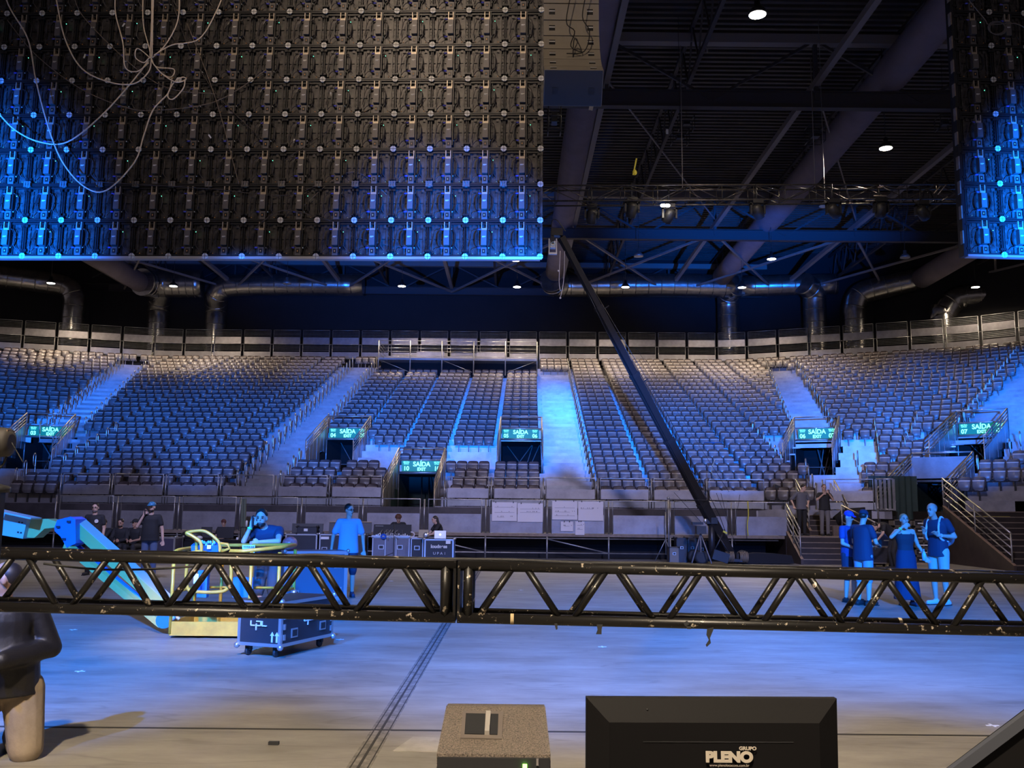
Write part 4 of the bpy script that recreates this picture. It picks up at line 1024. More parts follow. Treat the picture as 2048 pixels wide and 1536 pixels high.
LAMPS = [(1500, 20, 1, 'bright round lamp at the top, nearest of the hanging lamps'), (1762, 282, 1, 'lit round lamp hanging left of the right screen'), (1538, 508, 1, 'lit round lamp right of the crane, upper of the two close together'), (1480, 566, 1, 'lit round lamp in front of the foil duct right of the crane'),
    (1247, 570, 1, 'lit round lamp just right of the crane arm on the black wall'), (1030, 574, 1, 'lit round lamp under the right end of the left screen'), (800, 577, 1, 'lit round lamp under the middle of the left screen'), (343, 586, 1, 'lit round lamp beside the second foil duct from the left'),
    (98, 585, 1, 'lit round lamp at the far left'), (1947, 556, 1, 'lit round lamp at the right, under the right screen'), (1805, 500, 0, 'unlit round lamp above the duct bend at right'), (1272, 508, 0, 'unlit round lamp right of the crane arm'), (570, 577, 0, 'unlit round lamp under the left screen'), (1027, 521, 1, 'lit round lamp half hidden by the bottom rail of the left screen')]
for x, y, on, lab in LAMPS: lamp(x, y, on, lab, (600 if x > 1900 else 1200) if y > 540 and on else 700)
# small steel frames hanging on chains
def hframe(px, py, w, h, Y, lab):
    c = at(px, py, Y); m = MB(); s = Y / FPX; W_, H_ = w * s / 2, h * s / 2
    for dy in (-.25, .25):
        P = [c + Vector((a * W_, dy, b * H_)) for a, b in ((-1, -1), (1, -1), (1, 1), (-1, 1))]
        m.tube(P, .02, 5, closed=True)
    for a, b in ((-1, -1), (1, -1), (1, 1), (-1, 1)): m.tube([c + Vector((a * W_, -.25, b * H_)), c + Vector((a * W_, .25, b * H_))], .02, 5)
    m.tube([c + Vector((-W_, -.25, 0)), c + Vector((W_, -.25, 0))], .02, 5); m.box(c, (W_ * .9, .3, H_ * .7)); m.tube([c + Vector((0, 0, H_)), Vector((c.x, c.y, 20.1))], .008, 4)
    solo(m, 'hoist_cage', M_BLACKM, lab, 'frame', 'frames hanging under the roof')
hframe(1362, 240, 30, 26, 34, 'small dark cage hanging above the lighting truss, upper cage'); hframe(1350, 268, 34, 26, 33, 'small dark cage hanging just under the upper one')
hframe(1620, 258, 34, 32, 34, 'small dark frame hanging before the wide fabric duct'); hframe(1878, 230, 28, 26, 34, 'small dark frame hanging at the left edge of right screen'); hframe(1098, 236, 26, 60, 26, 'tall dark frame hanging under the speaker column')
m = MB(); m.bar(at(1264, 312, 30), at(1258, 345, 30), .05, .05); m.ell(at(1261, 340, 30), (.08, .05, .1)); solo(m, 'chain_bag', M_YEL, 'yellow hoist hook dangling below the roof', 'hook')
solo(MB().box(at(1171, 213, 26), (.12, .02, .14), Matrix.Rotation(.2, 3, 'Y')).tube([at(1171, 211, 26), (at(1171, 213, 26).x, 26, 20.1)], .005, 4), 'hanging_tag', M_ALU, 'small pale plate hanging below the speaker column', 'plate')
solo(MB().box(at(1324, 257, 32), (.08, .06, .16)), 'hanging_box', M_WHITE, 'small white box hanging left of the dark cages', 'box')
solo(MB().bb(tuple(at(1400, 90, 30)), tuple(at(1403, 96, 30) + Vector((0, .05, 0)))), 'bolt_plate', M_BEAML, 'small plate on the roof girder', 'plate')

# ================================================================ HANGING LIGHTING TRUSS
def truss(root, A, B, h, dep, r, bay, M_, names=('chord', 'bracing')):
    A, B = Vector(A), Vector(B); d = (B - A).normalized(); L = (B - A).length; up = Vector((0, 0, 1)); bk = Vector((-d.y, d.x, 0))
    off = [(0, 0), (0, h), (dep, 0), (dep, h)]
    for a, b in off: MB().tube([A + bk * a + up * b, B + bk * a + up * b], r, 7).build(names[0], M_, root)
    n = int(L / bay); m = MB()
    for i in range(n):
        p, q = A + d * (i * bay), A + d * ((i + 1) * bay); mid = (p + q) / 2
        for a in (0, dep):
            m.tube([p + bk * a, p + bk * a + up * h], r * .5, 5)
            m.tube([p + bk * a + up * h, q + bk * a] if i % 2 else [p + bk * a, q + bk * a + up * h], r * .5, 5)
        m.tube([p, p + bk * dep], r * .5, 5); m.tube([p + up * h, p + up * h + bk * dep], r * .5, 5); m.tube([p + up * h, q + up * h + bk * dep], r * .45, 5)
    m.build(names[1], M_, root)
M_TR = mat('black_truss_metal', (0.10, 0.09, 0.08), 0.35, 0.6, noise=.5, nscale=14)
ta, tb = at(1040, 402, 29.0), at(1960, 378, 31.5)
TRU = thing('lighting_truss', 'long black lighting truss hanging under the roof right of the screen', 'truss', ta)
truss(TRU, ta, tb, .52, .5, .028, 1.12, M_TR)
for f in (.33, .62):
    p = ta + (tb - ta) * f + Vector((0, .25, .52)); MB().tube([p, (p.x, p.y, 17.4)], .015, 5).build('hoist_chain', M_BEAML, TRU)
def mover(px, py, Y, lab, a=.3, blue=0):
    p = at(px, py, Y); r = thing('moving_head_light', lab, 'stage light', p, 0, 'moving lights under the hanging truss')
    MB().box(p + Vector((0, 0, .30)), (.34, .30, .14)).build('base', M_BLACKM, r)
    MB().tube([p + Vector((0, .1, .36)), p + Vector((0, .1, .95))], .03, 6).build('clamp', M_BLACKM, r)
    m = MB()
    for sx in (-1, 1): m.bb((p.x + sx * .22 - .03, p.y - .08, p.z - .12), (p.x + sx * .22 + .03, p.y + .08, p.z + .26))
    m.bb((p.x - .25, p.y - .08, p.z + .18), (p.x + .25, p.y + .08, p.z + .24)); m.build('yoke', M_BLACKM, r)
    R3 = Matrix.Rotation(a, 3, 'Y') @ Matrix.Rotation(.5, 3, 'X')
    h = MB().lathe([(.09, .22), (.17, .15), (.19, -.05), (.17, -.25), (.15, -.27)], 14, p, R3).build('head', M_BLACK, r)
    MB().lathe([(.13, -.275), (.12, -.28)], 14, p, R3).build('lens', mat('lens_glass', (.25, .35, .45), .1, .3), h)
for x, y, a, lab in ((1177, 428, .1, 'leftmost stage light under the hanging truss'), (1257, 414, .2, 'stage light, second from left under the hanging truss'), (1332, 424, .5, 'stage light right of the two small lit lamps under the truss'), (1508, 412, -.5, 'stage light under the middle of the hanging truss'),
        (1660, 408, -.9, 'stage light left of the long hanging one under the truss'), (1755, 404, 0, 'long dark stage light hanging below the right part of truss'), (1838, 408, -.8, 'rightmost stage light under the hanging truss')):
    mover(x, y, 30.0, lab, a)
m = MB()
for x in (1319, 1328): m.ell(at(x, 405, 29.4), (.09, .05, .055))
solo(m, 'twin_lamp', M_LAMP, 'pair of small glowing lamps under the hanging truss', 'lamp')
p = at(1643, 400, 33); m = MB(); m.lathe([(.22, 0), (.12, .12), (.05, .16)], 12, p); m.tube([p + Vector((0, 0, .1)), (p.x, p.y, 20.1)], .01, 4); solo(m, 'reflector', M_ALU, 'small pale reflector lit blue under the hanging truss', 'lamp')
m = MB()
for x0, y0, x1, y1 in ((1860, 370, 1872, 356), (1868, 372, 1884, 352), (1748, 360, 1760, 359), (1740, 377, 1765, 377), (1724, 388, 1742, 387), (1876, 384, 1888, 376), (1903, 356, 1910, 350)): m.tube([at(x0, y0, 29.5), at(x1, y1, 29.5)], .018, 5)
solo(m, 'truss_clamp', M_TAN, 'thin tan edges of clamps on the right end of the truss', 'clamp')  # short tan tubes along the clamps

# ================================================================ FOREGROUND TRUSS
M_FT = mat('chipped_black_truss', (0.50, 0.42, 0.32), 0.40, 0.2, noise=.99, nscale=30, col2=(0.009, 0.008, 0.0075))
for n_ in M_FT.node_tree.nodes:
    if n_.type == 'VALTORGB': n_.color_ramp.elements[0].position = .625; n_.color_ramp.elements[1].position = .66
YT = 4.50
def tpt(px, up): 
    base = at(px, 1237, YT); return base
zL, zR_ = at(0, 1234, YT).z, at(2048, 1242, YT).z; xL, xR = at(0, 1234, YT).x, at(2048, 1242, YT).x
def tz(x): return zL + (zR_ - zL) * (x - xL) / (xR - xL)
HT, DT, RT = 0.242, 0.235, 0.0245
def tx(px): return at(px, 1237, YT).x
def ftruss(label, x0, x1, bots, tops, endl, endr, seq):
    root = thing('barrier_truss', label, 'truss', ((x0 + x1) / 2, YT, tz((x0 + x1) / 2)), 0, 'black trusses across the foreground')
    for dy in (0, DT):
        for dz in (0, HT): MB().tube([(x0, YT + dy, tz(x0) + dz), (x1, YT + dy, tz(x1) + dz)], RT, 14).build('chord', M_FT, root)
    nodes = seq
    for dy in (0, DT):
        for (xa, ta_), (xb, tb_) in zip(nodes[:-1], nodes[1:]):
            g = .035 if xb > xa else -.035
            xa_, xb_ = xa + g, xb - g
            MB().tube([(xa_, YT + dy, tz(xa_) + (HT - .01 if ta_ else .01)), (xb_, YT + dy, tz(xb_) + (HT - .01 if tb_ else .01))], .0155, 10).build('brace', M_FT, root)
    for x, on in ((x0, endl), (x1, endr)):
        if not on: continue
        s = 1 if x == x0 else -1; m = MB()
        for dy in (0, DT): m.tube([(x + s * .05, YT + dy, tz(x)), (x + s * .05, YT + dy, tz(x) + HT)], .024, 8)
        m.bb((x, YT - .02, tz(x) - .02), (x + s * .012, YT + DT + .02, tz(x) + HT + .02))
        for dz in (0, HT): m.tube([(x + s * .05, YT, tz(x) + dz), (x + s * .05, YT + DT, tz(x) + dz)], .018, 8)
        m.build('end_frame', M_FT, root)
    # pads where braces meet the chords
    return root
xj = tx(922); P = .4445
bl = [(tx(137) + i * P, 0) for i in range(-1, 5)]; tl = [(x + P / 2, 1) for x, _ in bl]
seqL = sorted(bl + tl); seqL = [q for q in seqL if q[0] < xj - .02]
ftruss('black chipped truss across the foreground, left length', xL - .35, xj - .004, None, None, False, True, seqL)
br = [(tx(953) + i * P, 0) for i in range(0, 8)]; tr_ = [(x + P / 2, 1) for x, _ in br]
ftruss('black chipped truss across the foreground, right length', xj + .004, xR + .35, None, None, True, False, [q for q in sorted(br + tr_) if q[0] < xR + .3])
# cables lying on the truss and tape scraps hanging from it
def tc(pxs, lab, r=.008, dy=.08):
    solo(MB().tube(smooth_pts([at(x, y, YT + dy) for x, y in pxs], 6), r, 6), 'cable', M_RUBBER, lab, 'cable', 'cables lying on the trusses')
tc([(560, 1124), (640, 1118), (760, 1124), (900, 1121), (1040, 1120), (1180, 1123), (1340, 1121), (1480, 1126), (1600, 1126)], 'black cable lying along the top of the joined trusses', .009)
tc([(1690, 1129), (1740, 1125), (1800, 1130), (1860, 1133), (1940, 1127), (2060, 1133)], 'black cable lying on the right end of the truss')
tc([(95, 1146), (200, 1155), (300, 1153), (400, 1145)], 'thin cable sagging between the braces at left', .006)
def scrap(pts, lab):
    P = [at(x, y, YT - .028) for x, y in pts]; m = MB(); m.prism(P, (0, .003, 0)); solo(m, 'tape_scrap', M_RUBBER, lab, 'tape', 'tape scraps hanging from the truss')
scrap([(1118, 1245), (1124, 1245), (1125, 1256), (1122, 1258)], 'tiny black tape scrap hanging left of the others under the truss')
scrap([(1203, 1245), (1215, 1245), (1213, 1255), (1213, 1265), (1202, 1265), (1205, 1256)], 'broad black tape scrap hanging under the truss middle')
scrap([(1382, 1245), (1392, 1245), (1392, 1251), (1384, 1251)], 'short black tape stub under the truss')
scrap([(1424, 1250), (1436, 1246), (1437, 1250), (1430, 1268), (1432, 1278), (1424, 1286), (1422, 1282), (1428, 1272), (1423, 1262)], 'longest twisted black tape scrap hanging from the truss')
scrap([(1375, 1238), (1384, 1234), (1388, 1242), (1380, 1246)], 'black tape patch stuck on the lower truss tube')
solo(MB().tube([(tx(1030), YT, tz(tx(1030))), (tx(1037), YT, tz(tx(1037)))], .0255, 12), 'tape_band', mat('tan_tape', (.5, .38, .2), .6), 'narrow tan tape band round the lower tube', 'tape')
solo(MB().tube([(tx(1846), YT + DT, tz(tx(1846))), (tx(1853), YT + DT, tz(tx(1853)))], .0255, 12), 'tape_band', mat('tan_tape2', (.5, .42, .3), .6), 'narrow pale tape band on the rear lower tube at right', 'tape')
# truss stands outside the frame carry the trusses
for x, sd in ((xL - .3, 'left'), (xR + .3, 'right')):
    m = MB(); m.tube([(x, YT + .12, 0), (x, YT + .12, tz(x) - .03)], .04, 8); m.bb((x - .3, YT - .2, 0), (x + .3, YT + .44, .02)); m.bb((x - .04, YT - .03, tz(x) - .05), (x + .04, YT + DT + .03, tz(x) - .025))
    solo(m, 'truss_stand', M_BLACKM, 'black post holding the %s end of the foreground truss' % sd, 'stand')
# ================================================================ BOOM LIFT
M_LY = mat('pale_yellow_paint', (0.66, 0.36, 0.04), 0.45, noise=.2, nscale=6, col2=(.52, .28, .03))
M_LG = mat('cream_arm_paint', (0.60, 0.45, 0.13), 0.5)
M_LB = mat('blue_paint', (0.02, 0.16, 0.62), 0.35)
M_LW = mat('white_arm_paint', (0.42, 0.46, 0.44), 0.4)
bx0 = at(350, 1270, 11.9); BL = thing('boom_lift', 'yellow boom lift with basket near the floor and arm folded to the left', 'boom lift', (-3.6, 12.2, 0.0))
def barm(p, q, w, h, n, M_, par=BL): return MB().bar(p, q, w, h).build(n, M_, par)
up0, up1 = at(160, 1066, 13.4), at(352, 1232, 12.4)
ua = barm(up0, up1, .17, .17, 'upper_arm', M_LG)
u, v, d = basis(up1 - up0)
MB().bar(up0 - v * .09, up1 - v * .09, .172, .012).build('arm_top_plate', mat('pale_arm_plate', (.62, .50, .38), .4), ua)  # top face in a paler tan than the arm
lo0, lo1 = at(140, 1108, 13.2), at(334, 1262, 12.2)
barm(lo0, lo1, .09, .09, 'lower_arm', M_LG)
MB().tube([at(150, 1100, 13.5), at(330, 1245, 12.5)], .035, 8).build('hydraulic_cylinder', M_LB, BL)
MB().tube([at(185, 1105, 13.6), at(250, 1150, 13.2)], .025, 8).build('piston_rod', mat('orange_rod', (.5, .22, .08), .4), BL)
kn = MB(); poly = [(115, 1072), (120, 1058), (146, 1051), (156, 1056), (158, 1104), (140, 1113), (128, 1092), (115, 1080)]
kn.prism([at(x, y, 13.1) for x, y in poly], (0, .35, 0)); ko = kn.build('knuckle_plate', M_LB, BL)
m = MB()
for x, y in ((143, 1061), (122, 1072), (134, 1096)): m.box(at(x, y, 13.08), (.05, .02, .03)); 
m.build('pin', M_BLACK, ko)
m = MB(); m.prism([at(x, y, 13.2) for x, y in [(58, 1058), (100, 1056), (120, 1062), (118, 1073), (95, 1076), (75, 1095), (55, 1094)]], (0, .25, 0)); m.build('link_arm', M_LG, BL)
m = MB(); m.prism([at(x, y, 13.1) for x, y in [(-60, 1030), (8, 1045), (60, 1058), (52, 1097), (5, 1090), (-60, 1082)]], (0, .4, 0)); bo = m.build('main_boom', M_LW, BL)
m = MB()
for x, y in ((44, 1064), (50, 1065), (42, 1084), (48, 1085)): m.box(at(x, y, 13.09), (.02, .01, .02))
m.build('bolt', M_BLACK, bo)
MB().bar(at(10, 1043, 13.0), at(78, 1056, 13.0), .3, .02).build('top_flange', M_LW, BL)
m = MB(); m.lathe([(.10, -.15), (.10, .15)], 14, at(345, 1252, 12.3), Matrix.Rotation(PI / 2, 3, 'X')); m.build('basket_knuckle', M_LB, BL)
MB().tube([at(350, 1256, 12.2), at(362, 1246, 12.1), at(368, 1252, 12.1)], .025, 7).build('hook', M_WHITE, BL)
# chassis outside the frame at left
m = MB(); m.bb((-10.6, 12.3, .35), (-8.0, 14.0, 1.0)); m.build('chassis', M_LY, BL)
m = MB()
for x in (-10.2, -8.4):
    for y in (12.1, 14.2): m.lathe([(.40, -.13), (.42, 0), (.40, .13)], 16, (x, y, .42), Matrix.Rotation(PI / 2, 3, 'X'))
m.build('wheel', M_RUBBER, BL)
MB().bar((-8.6, 13.2, .9), at(-50, 1058, 13.3), .25, .25).build('turntable_arm', M_LW, BL)
X0b, X1b, Y0b, Y1b = at(350, 1270, 11.9).x, at(563, 1270, 11.9).x, 11.9, 12.75
MB().bb((X0b, Y0b, .03), (X1b, Y1b, .07)).build('basket_floor', mat('rusty_tread', (.35, .24, .15), .6, noise=.5, nscale=6), BL)
m = MB(); m.bb((X0b, Y0b - .01, .03), (X1b, Y0b + .01, .20)); m.bb((X0b, Y1b - .01, .03), (X1b, Y1b + .01, .20)); m.bb((X0b - .01, Y0b, .03), (X0b + .01, Y1b, .20)); m.bb((X1b - .01, Y0b, .03), (X1b + .01, Y1b, .20)); m.build('toe_board', M_LY, BL)
for x, y in ((X0b, Y0b), (X1b, Y0b), (X0b, Y1b), (X1b, Y1b), (X0b + .35, Y1b), (X1b - .35, Y0b + 0)): MB().tube([(x, y, .05), (x, y, 1.06)], .022, 8).build('post', M_LY, BL)
m = MB()
m.tube(smooth_pts([(X0b, Y0b, 1.04), (X0b + .02, Y0b + .1, 1.07), (X0b + .02, Y1b - .1, 1.08), (X0b + .1, Y1b, 1.10)], 4) + [Vector((X1b, Y1b, 1.12)), Vector((X1b, Y0b, 1.12)), at(494, 1113, 11.9), at(467, 1113, 11.9)], .024, 8)
m.tube([(X0b, Y0b, 1.0), (X0b + .32, Y0b, 1.06), (X0b + .4, Y0b, 1.04)], .022, 8)
for z in (.55,): m.tube([(X0b, Y0b, z), (X0b, Y1b, z), (X1b, Y1b, z), (X1b, Y0b, z)], .018, 8)
m.tube(smooth_pts([at(385, 1115, 11.95), at(380, 1160, 11.95), at(384, 1190, 11.95), at(400, 1196, 11.95), at(440, 1196, 11.95), at(462, 1190, 11.95), at(470, 1170, 11.95), at(468, 1113, 11.95)], 4), .022, 8)
m.build('guard_rail', M_LY, BL)
m = MB()
m.tube(smooth_pts([at(399, 1122, 12.0), at(398, 1092, 12.0), at(380, 1081, 12.0), at(384, 1077, 12.0), at(412, 1074, 12.0), at(432, 1084, 12.0), at(445, 1098, 12.0), at(447, 1116, 12.0)], 5), .020, 8)
m.tube(smooth_pts([at(378, 1078, 11.85), at(395, 1087, 11.85), at(408, 1098, 11.85), at(410, 1122, 11.85)], 5), .020, 8)
m.tube([at(434, 1084, 12.1), at(433, 1108, 12.1)], .02, 8); m.tube([at(445, 1098, 12.0), at(462, 1100, 12.0), at(466, 1108, 12.0), at(452, 1114, 12.0)], .018, 8)
m.build('control_hoop', M_LY, BL)
cbx = MB(); c = at(420, 1107, 12.1); cbx.box(c, (.34, .16, .10), Matrix.Rotation(.3, 3, 'X')); co = cbx.build('control_box', M_LB, BL)
m = MB()
for i in range(9): m.ell(at(402 + i * 4.2, 1098 + 3 * math.sin(i * 2), 12.02), (.016, .016, .022), None, 6, 4)
m.build('joystick', mat('bright_blue_knob', (.1, .45, .9), .4), co)
MB().box(at(425, 1106, 12.0), (.05, .02, .05)).build('decal', M_WHITE, co)
m = MB(); m.box(at(504, 1108, 12.6), (.17, .02, .10)); m.box(at(502, 1127, 12.6), (.14, .02, .08)); po = m.build('perforated_plate', mat('mint_plate', (.30, .60, .48), .5), BL)
m = MB()
for i in range(6):
    for j in range(2): m.box(at(495 + i * 3.6, 1104 + j * 6 + (20 if j > 1 else 0), 12.57), (.012, .01, .012))
m.build('hole', M_BLACK, po)
m = MB(); m.box(at(415, 1180, 12.2), (.12, .1, .34)); m.build('control_pedestal', M_LB, BL)
m = MB(); m.box(at(400, 1170, 11.93), (.06, .01, .12)); m.build('warning_label', M_WHITE, BL)
m = MB(); m.box(at(495, 1185, 12.6), (.26, .06, .26)); m.build('document_box', M_LB, BL)

# ================================================================ FLIGHT CASES
def case(name, label, org, rz, w, d, h, z0=0.0, wheels=True, body=M_CASE, edge=M_ALU, e=.03, group='flight cases', handles=True, cat='flight case'):
    """box with aluminium edges; org = front left floor corner, local x along front, y back"""
    r = thing(name, label, cat, (org[0], org[1], z0), rz, group); zb = .12 if wheels else 0.0
    L = MB(); L.bb((.004, .004, zb), (w - .004, d - .004, h)); L.build('body', body, r, world=False)
    m = MB()
    for x in (0, w):
        for y in (0, d): m.bb((x - e * (x > 0), y - e * (y > 0), zb), (x + e * (x == 0), y + e * (y == 0), h))
    for z in (zb, h):
        a, b = (z, z + e) if z == zb else (z - e, z)
        m.bb((0, -.004, a), (w, e, b)); m.bb((0, d - e, a), (w, d + .004, b)); m.bb((-.004, 0, a), (e, d, b)); m.bb((w - e, 0, a), (w + .004, d, b))
    m.build('edge_trim', edge, r, world=False)
    for x in (0, w):
        for y in (0, d):
            for z in (zb, h): MB().ell((x, y, z), (.035, .035, .035), None, 8, 6).build('corner_ball', edge, r, world=False)
    if wheels:
        for x in (.1, w - .1):
            for y in (.1, d - .1):
                c = MB(); c.lathe([(.045, -.016), (.05, 0), (.045, .016)], 12, (x, y + .02, .05), Matrix.Rotation(PI / 2, 3, 'X')); c.bb((x - .02, y - .02, .06), (x + .02, y + .05, .12)); c.build('castor', M_RUBBER, r, world=False)
    return r
def recess(r, x, z, w=.10, h=.085, y=-.006, side=False):
    m = MB(); m.bb((x - w / 2, y - .004, z - h / 2), (x + w / 2, y + .006, z + h / 2)); o = m.build('handle_plate', M_ALU, r, world=False)
    m = MB(); m.bb((x - w * .36, y - .008, z - h * .34), (x + w * .36, y + .002, z + h * .34)); m.build('handle_cup', M_BLACK, o, world=False)
    return o
C, F_, R__ = Vector((-2.46, 10.33, 0)), Vector((-2.97, 10.56, 0)), Vector((-2.08, 11.32, 0))
rzC = math.atan2((R__ - C).y, (R__ - C).x)
LPL = case('flight_case', 'black flight case on castors lettered LPL with bright edges, in front of the lift basket', C, rzC, 1.06, .56, .60, e=.035, group=None)
for x, z in ((.25, .25), (.82, .27)): recess(LPL, x, z, .12, .10)
MX = lambda x, z: T(x, -.012, z) @ RX(PI / 2)
def logo(par, M_):
    m = MB(); t = .012
    for a, b in (((-.10, .05), (-.10, .0)), ((-.10, .0), (-.045, .0)), ((-.03, .045), (.03, .045)), ((.03, .045), (.03, .0)), ((.03, .0), (-.03, .0)), ((-.03, .02), (-.03, -.05)), ((.045, .05), (.045, .0)), ((.045, .0), (.105, .0))):
        m.bar(M_ @ Vector((a[0], a[1], 0)), M_ @ Vector((b[0], b[1], 0)), .014, .012)
    return m.build('logo', M_LOGO, par, world=False)
logo(LPL, MX(.53, .36)); text('MAC VIPER', .07, M_LOGO, LPL, MX(.33, .49), 'stencil_text')
m = MB()
for x in (.06, 1.0):
    for z in (.22, .33, .44): m.bb((x - .016, -.012, z - .03), (x + .016, 0, z + .03))
m.build('hinge', M_ALU, LPL, world=False)
ML = T(-.012, .28, .34) @ RZ(-PI / 2) @ RX(PI / 2)
logo(LPL, ML)
m = MB()
for dy in (.40, .20):
    m.bb((-.012, dy - .05, .44), (0, dy + .05, .53))
o = m.build('handle_plate', M_ALU, LPL, world=False)
m = MB()
for dy in (.40, .20): m.bb((-.016, dy - .036, .455), (-.004, dy + .036, .515))
m.build('handle_cup', M_BLACK, o, world=False)
m = MB()
for dy in (.10, .04):
    m.bb((-.010, dy + .005 - .009, .17), (0, dy + .014, .24)); m.prism([(-.010, dy - .02, .24), (-.010, dy + .03, .24), (-.010, dy + .005, .28)], (.008, 0, 0))
m.build('arrow_mark', M_LOGO, LPL, world=False)
a, b = Vector((-3.95, 16.65, 0)), Vector((-2.92, 17.10, 0)); rt = math.atan2((b - a).y, (b - a).x)
TALL = case('flight_case', 'tall grey-blue road case with bright edges behind the truss, beside the man in blue shirt', a, rt, (b - a).length, .7, .86, wheels=False, e=.06, group=None, body=mat('blue_grey_ply', (.10, .11, .15), .5))
for x, z in ((.2, .12), (.95, .62), (.95, .16)): recess(TALL, x, z, .14, .13)
p = at(586, 1108, 16.95); solo(MB().ell((p.x, p.y, .86 + .125), (.135, .135, .125), None, 20, 14), 'ball', mat('red_ball', (.50, .10, .08), .3, noise=.5, nscale=9, col2=(.6, .3, .3)), 'red ball lying on the left end of the tall road case', 'ball')

# ================================================================ MIX POSITION
YM = 29.2
def fx(px): return at(px, 1090, YM).x
def fz(py, Y=YM, px=800): return at(px, py, Y).z
def fcase(px0, px1, py, lab, depth=.7, body=M_CASE, e=.035, Y=YM, wheels=True, hd=()):
    x0, x1 = at(px0, py, Y).x, at(px1, py, Y).x; h = at((px0 + px1) / 2, py, Y).z
    r = case('flight_case', lab, (x0, Y, 0), 0, x1 - x0, depth, h, body=body, e=e, wheels=wheels)
    for fx_, fz_ in hd: recess(r, (x1 - x0) * fx_, h * fz_, .17, .13)
    return r, x0, x1, h
fcase(278, 357, 1088, 'dark case with bright blue-lit edges beside the man with the raised phone', Y=28.3, e=.05, body=mat('purple_grey_ply', (.045, .04, .07), .5))
r_, x0, x1, h = fcase(577, 641, 1076, 'wide black case with a square white badge under the leaning black screen', e=.045); MB().bb((.10, -.02, h - .28), (.22, -.008, h - .14)).build('badge', M_WHITE, r_, world=False)
r_, x0, x1, h = fcase(645, 736, 1075, 'black case with a small label half hidden by the man in blue shirt', e=.04, hd=((.12, .45),)); MB().bb((.05, -.02, h - .16), (.30, -.008, h - .08)).build('badge', M_WHITE, r_, world=False)
r_, x0, x1, h = fcase(751, 826, 1079, 'large blue-grey case under the mixing desk', e=.03, hd=((.24, .60), (.74, .60)), body=mat('steel_blue_ply', (.15, .16, .22), .5, noise=.2, nscale=2))
xm0, xm1, hm_ = x0, x1, h
MB().bb(((x1 - x0) * .34, -.012, .12), ((x1 - x0) * .36, -.004, h - .04)).build('lid_seam', M_ALU, r_, world=False); MB().bb(((x1 - x0) * .63, -.012, .12), ((x1 - x0) * .65, -.004, h - .04)).build('lid_seam', M_ALU, r_, world=False)
fcase(828, 853, 1080, 'narrow black case standing between the mixing desk and the laptop case', e=.03, hd=((.5, .6),))
r_, x0, x1, h = fcase(855, 914, 1081, 'black case with white lettering under the silver laptop', e=.045, Y=28.6)
text('loudness', .14, M_LOGO, r_, T((x1 - x0) * .5, -.02, h * .70) @ RX(PI / 2), 'stencil_text', bold=.006); text('U P A 1', .11, M_LOGO, r_, T((x1 - x0) * .52, -.02, h * .42) @ RX(PI / 2), 'stencil_text', sx=1.1)
MB().bb(((x1 - x0) - .24, -.02, h - .14), ((x1 - x0) - .10, -.008, h - .04)).build('sticker', M_WHITE, r_, world=False)
# laptop with a pale lid
lx = at(886, 1079, 28.8); lp = thing('laptop', 'silver laptop with a glowing round mark on its lid', 'laptop', (lx.x, 28.9, h))
w_ = at(898, 1070, 28.8).x - at(875, 1070, 28.8).x; lh = at(886, 1065, 28.8).z - h
MB().box((lx.x, 28.9, h + lh / 2 + .01), (w_, .012, lh), Matrix.Rotation(-.15, 3, 'X')).build('lid', mat('silver_lid', (.55, .55, .56), .35, .5), lp); MB().bb((lx.x - w_ / 2, 28.92, h), (lx.x + w_ / 2, 29.12, h + .018)).build('base', M_ALU, lp)
MB().lathe([(.025, 0), (.025, .006)], 12, (lx.x, 28.885, h + lh / 2 + .01), Matrix.Rotation(PI / 2, 3, 'X')).build('lid_mark', mat('lid_glow', (.9, .9, .9), .5, emit=(.9, .95, 1), estr=2), lp)
# mixing desk
mx = thing('mixing_desk', 'black mixing desk with tilted meter bridge on the blue-grey case', 'mixing desk', ((xm0 + xm1) / 2, YM + .2, hm_), 0)
zt_ = at(790, 1054, YM).z
MB().bb((xm0 - .02, YM - .05, hm_), (xm1 + .02, YM + .60, hm_ + .05)).build('surface', M_ALU, mx)
m = MB(); m.prism([(xm0, YM + .1, hm_ + .05), (xm0, YM + .45, hm_ + .05), (xm0, YM + .40, zt_), (xm0, YM + .26, zt_)], (xm1 - xm0, 0, 0)); bdg = m.build('meter_bridge', M_BLACKM, mx)
MB().bb((xm0 + .05, YM + .235, zt_ - .07), (xm0 + .30, YM + .25, zt_ - .045)).build('badge', M_WHITE, bdg)
m = MB()
for i in range(16): X = xm0 + .1 + i * (xm1 - xm0 - .2) / 15; m.bb((X, YM + .0, hm_ + .05), (X + .025, YM + .05, hm_ + .075 + .02 * (i % 3)))
m.build('fader_knob', M_WHITE, mx)
cc = MB()
for i in range(14):
    x = xm0 + .25 + random.random() * .7; cc.tube(smooth_pts([(x, YM + .12, hm_ + .22), (x + random.uniform(-.1, .1), YM - .02, hm_ + .12), (x + random.uniform(-.2, .2), YM - .06, hm_ + random.uniform(-.1, .08))], 3), .008, 4)
cc.build('cable', M_ALU, mx)
# blue cable bundle hanging on the case
m = MB()
for i in range(5): m.tube([at(773 + (6 + i) * .5 * math.cos(q) * 1.1, 1078 + (5 + i) * .5 * math.sin(q) * 1.1, YM - .06) for q in [k * PI / 6 for k in range(12)]], .012, 4, closed=True)
solo(m, 'cable_coil', mat('blue_cable', (.02, .12, .6), .4), 'coil of bright blue cable hanging on the case below the mixing desk', 'cable coil')
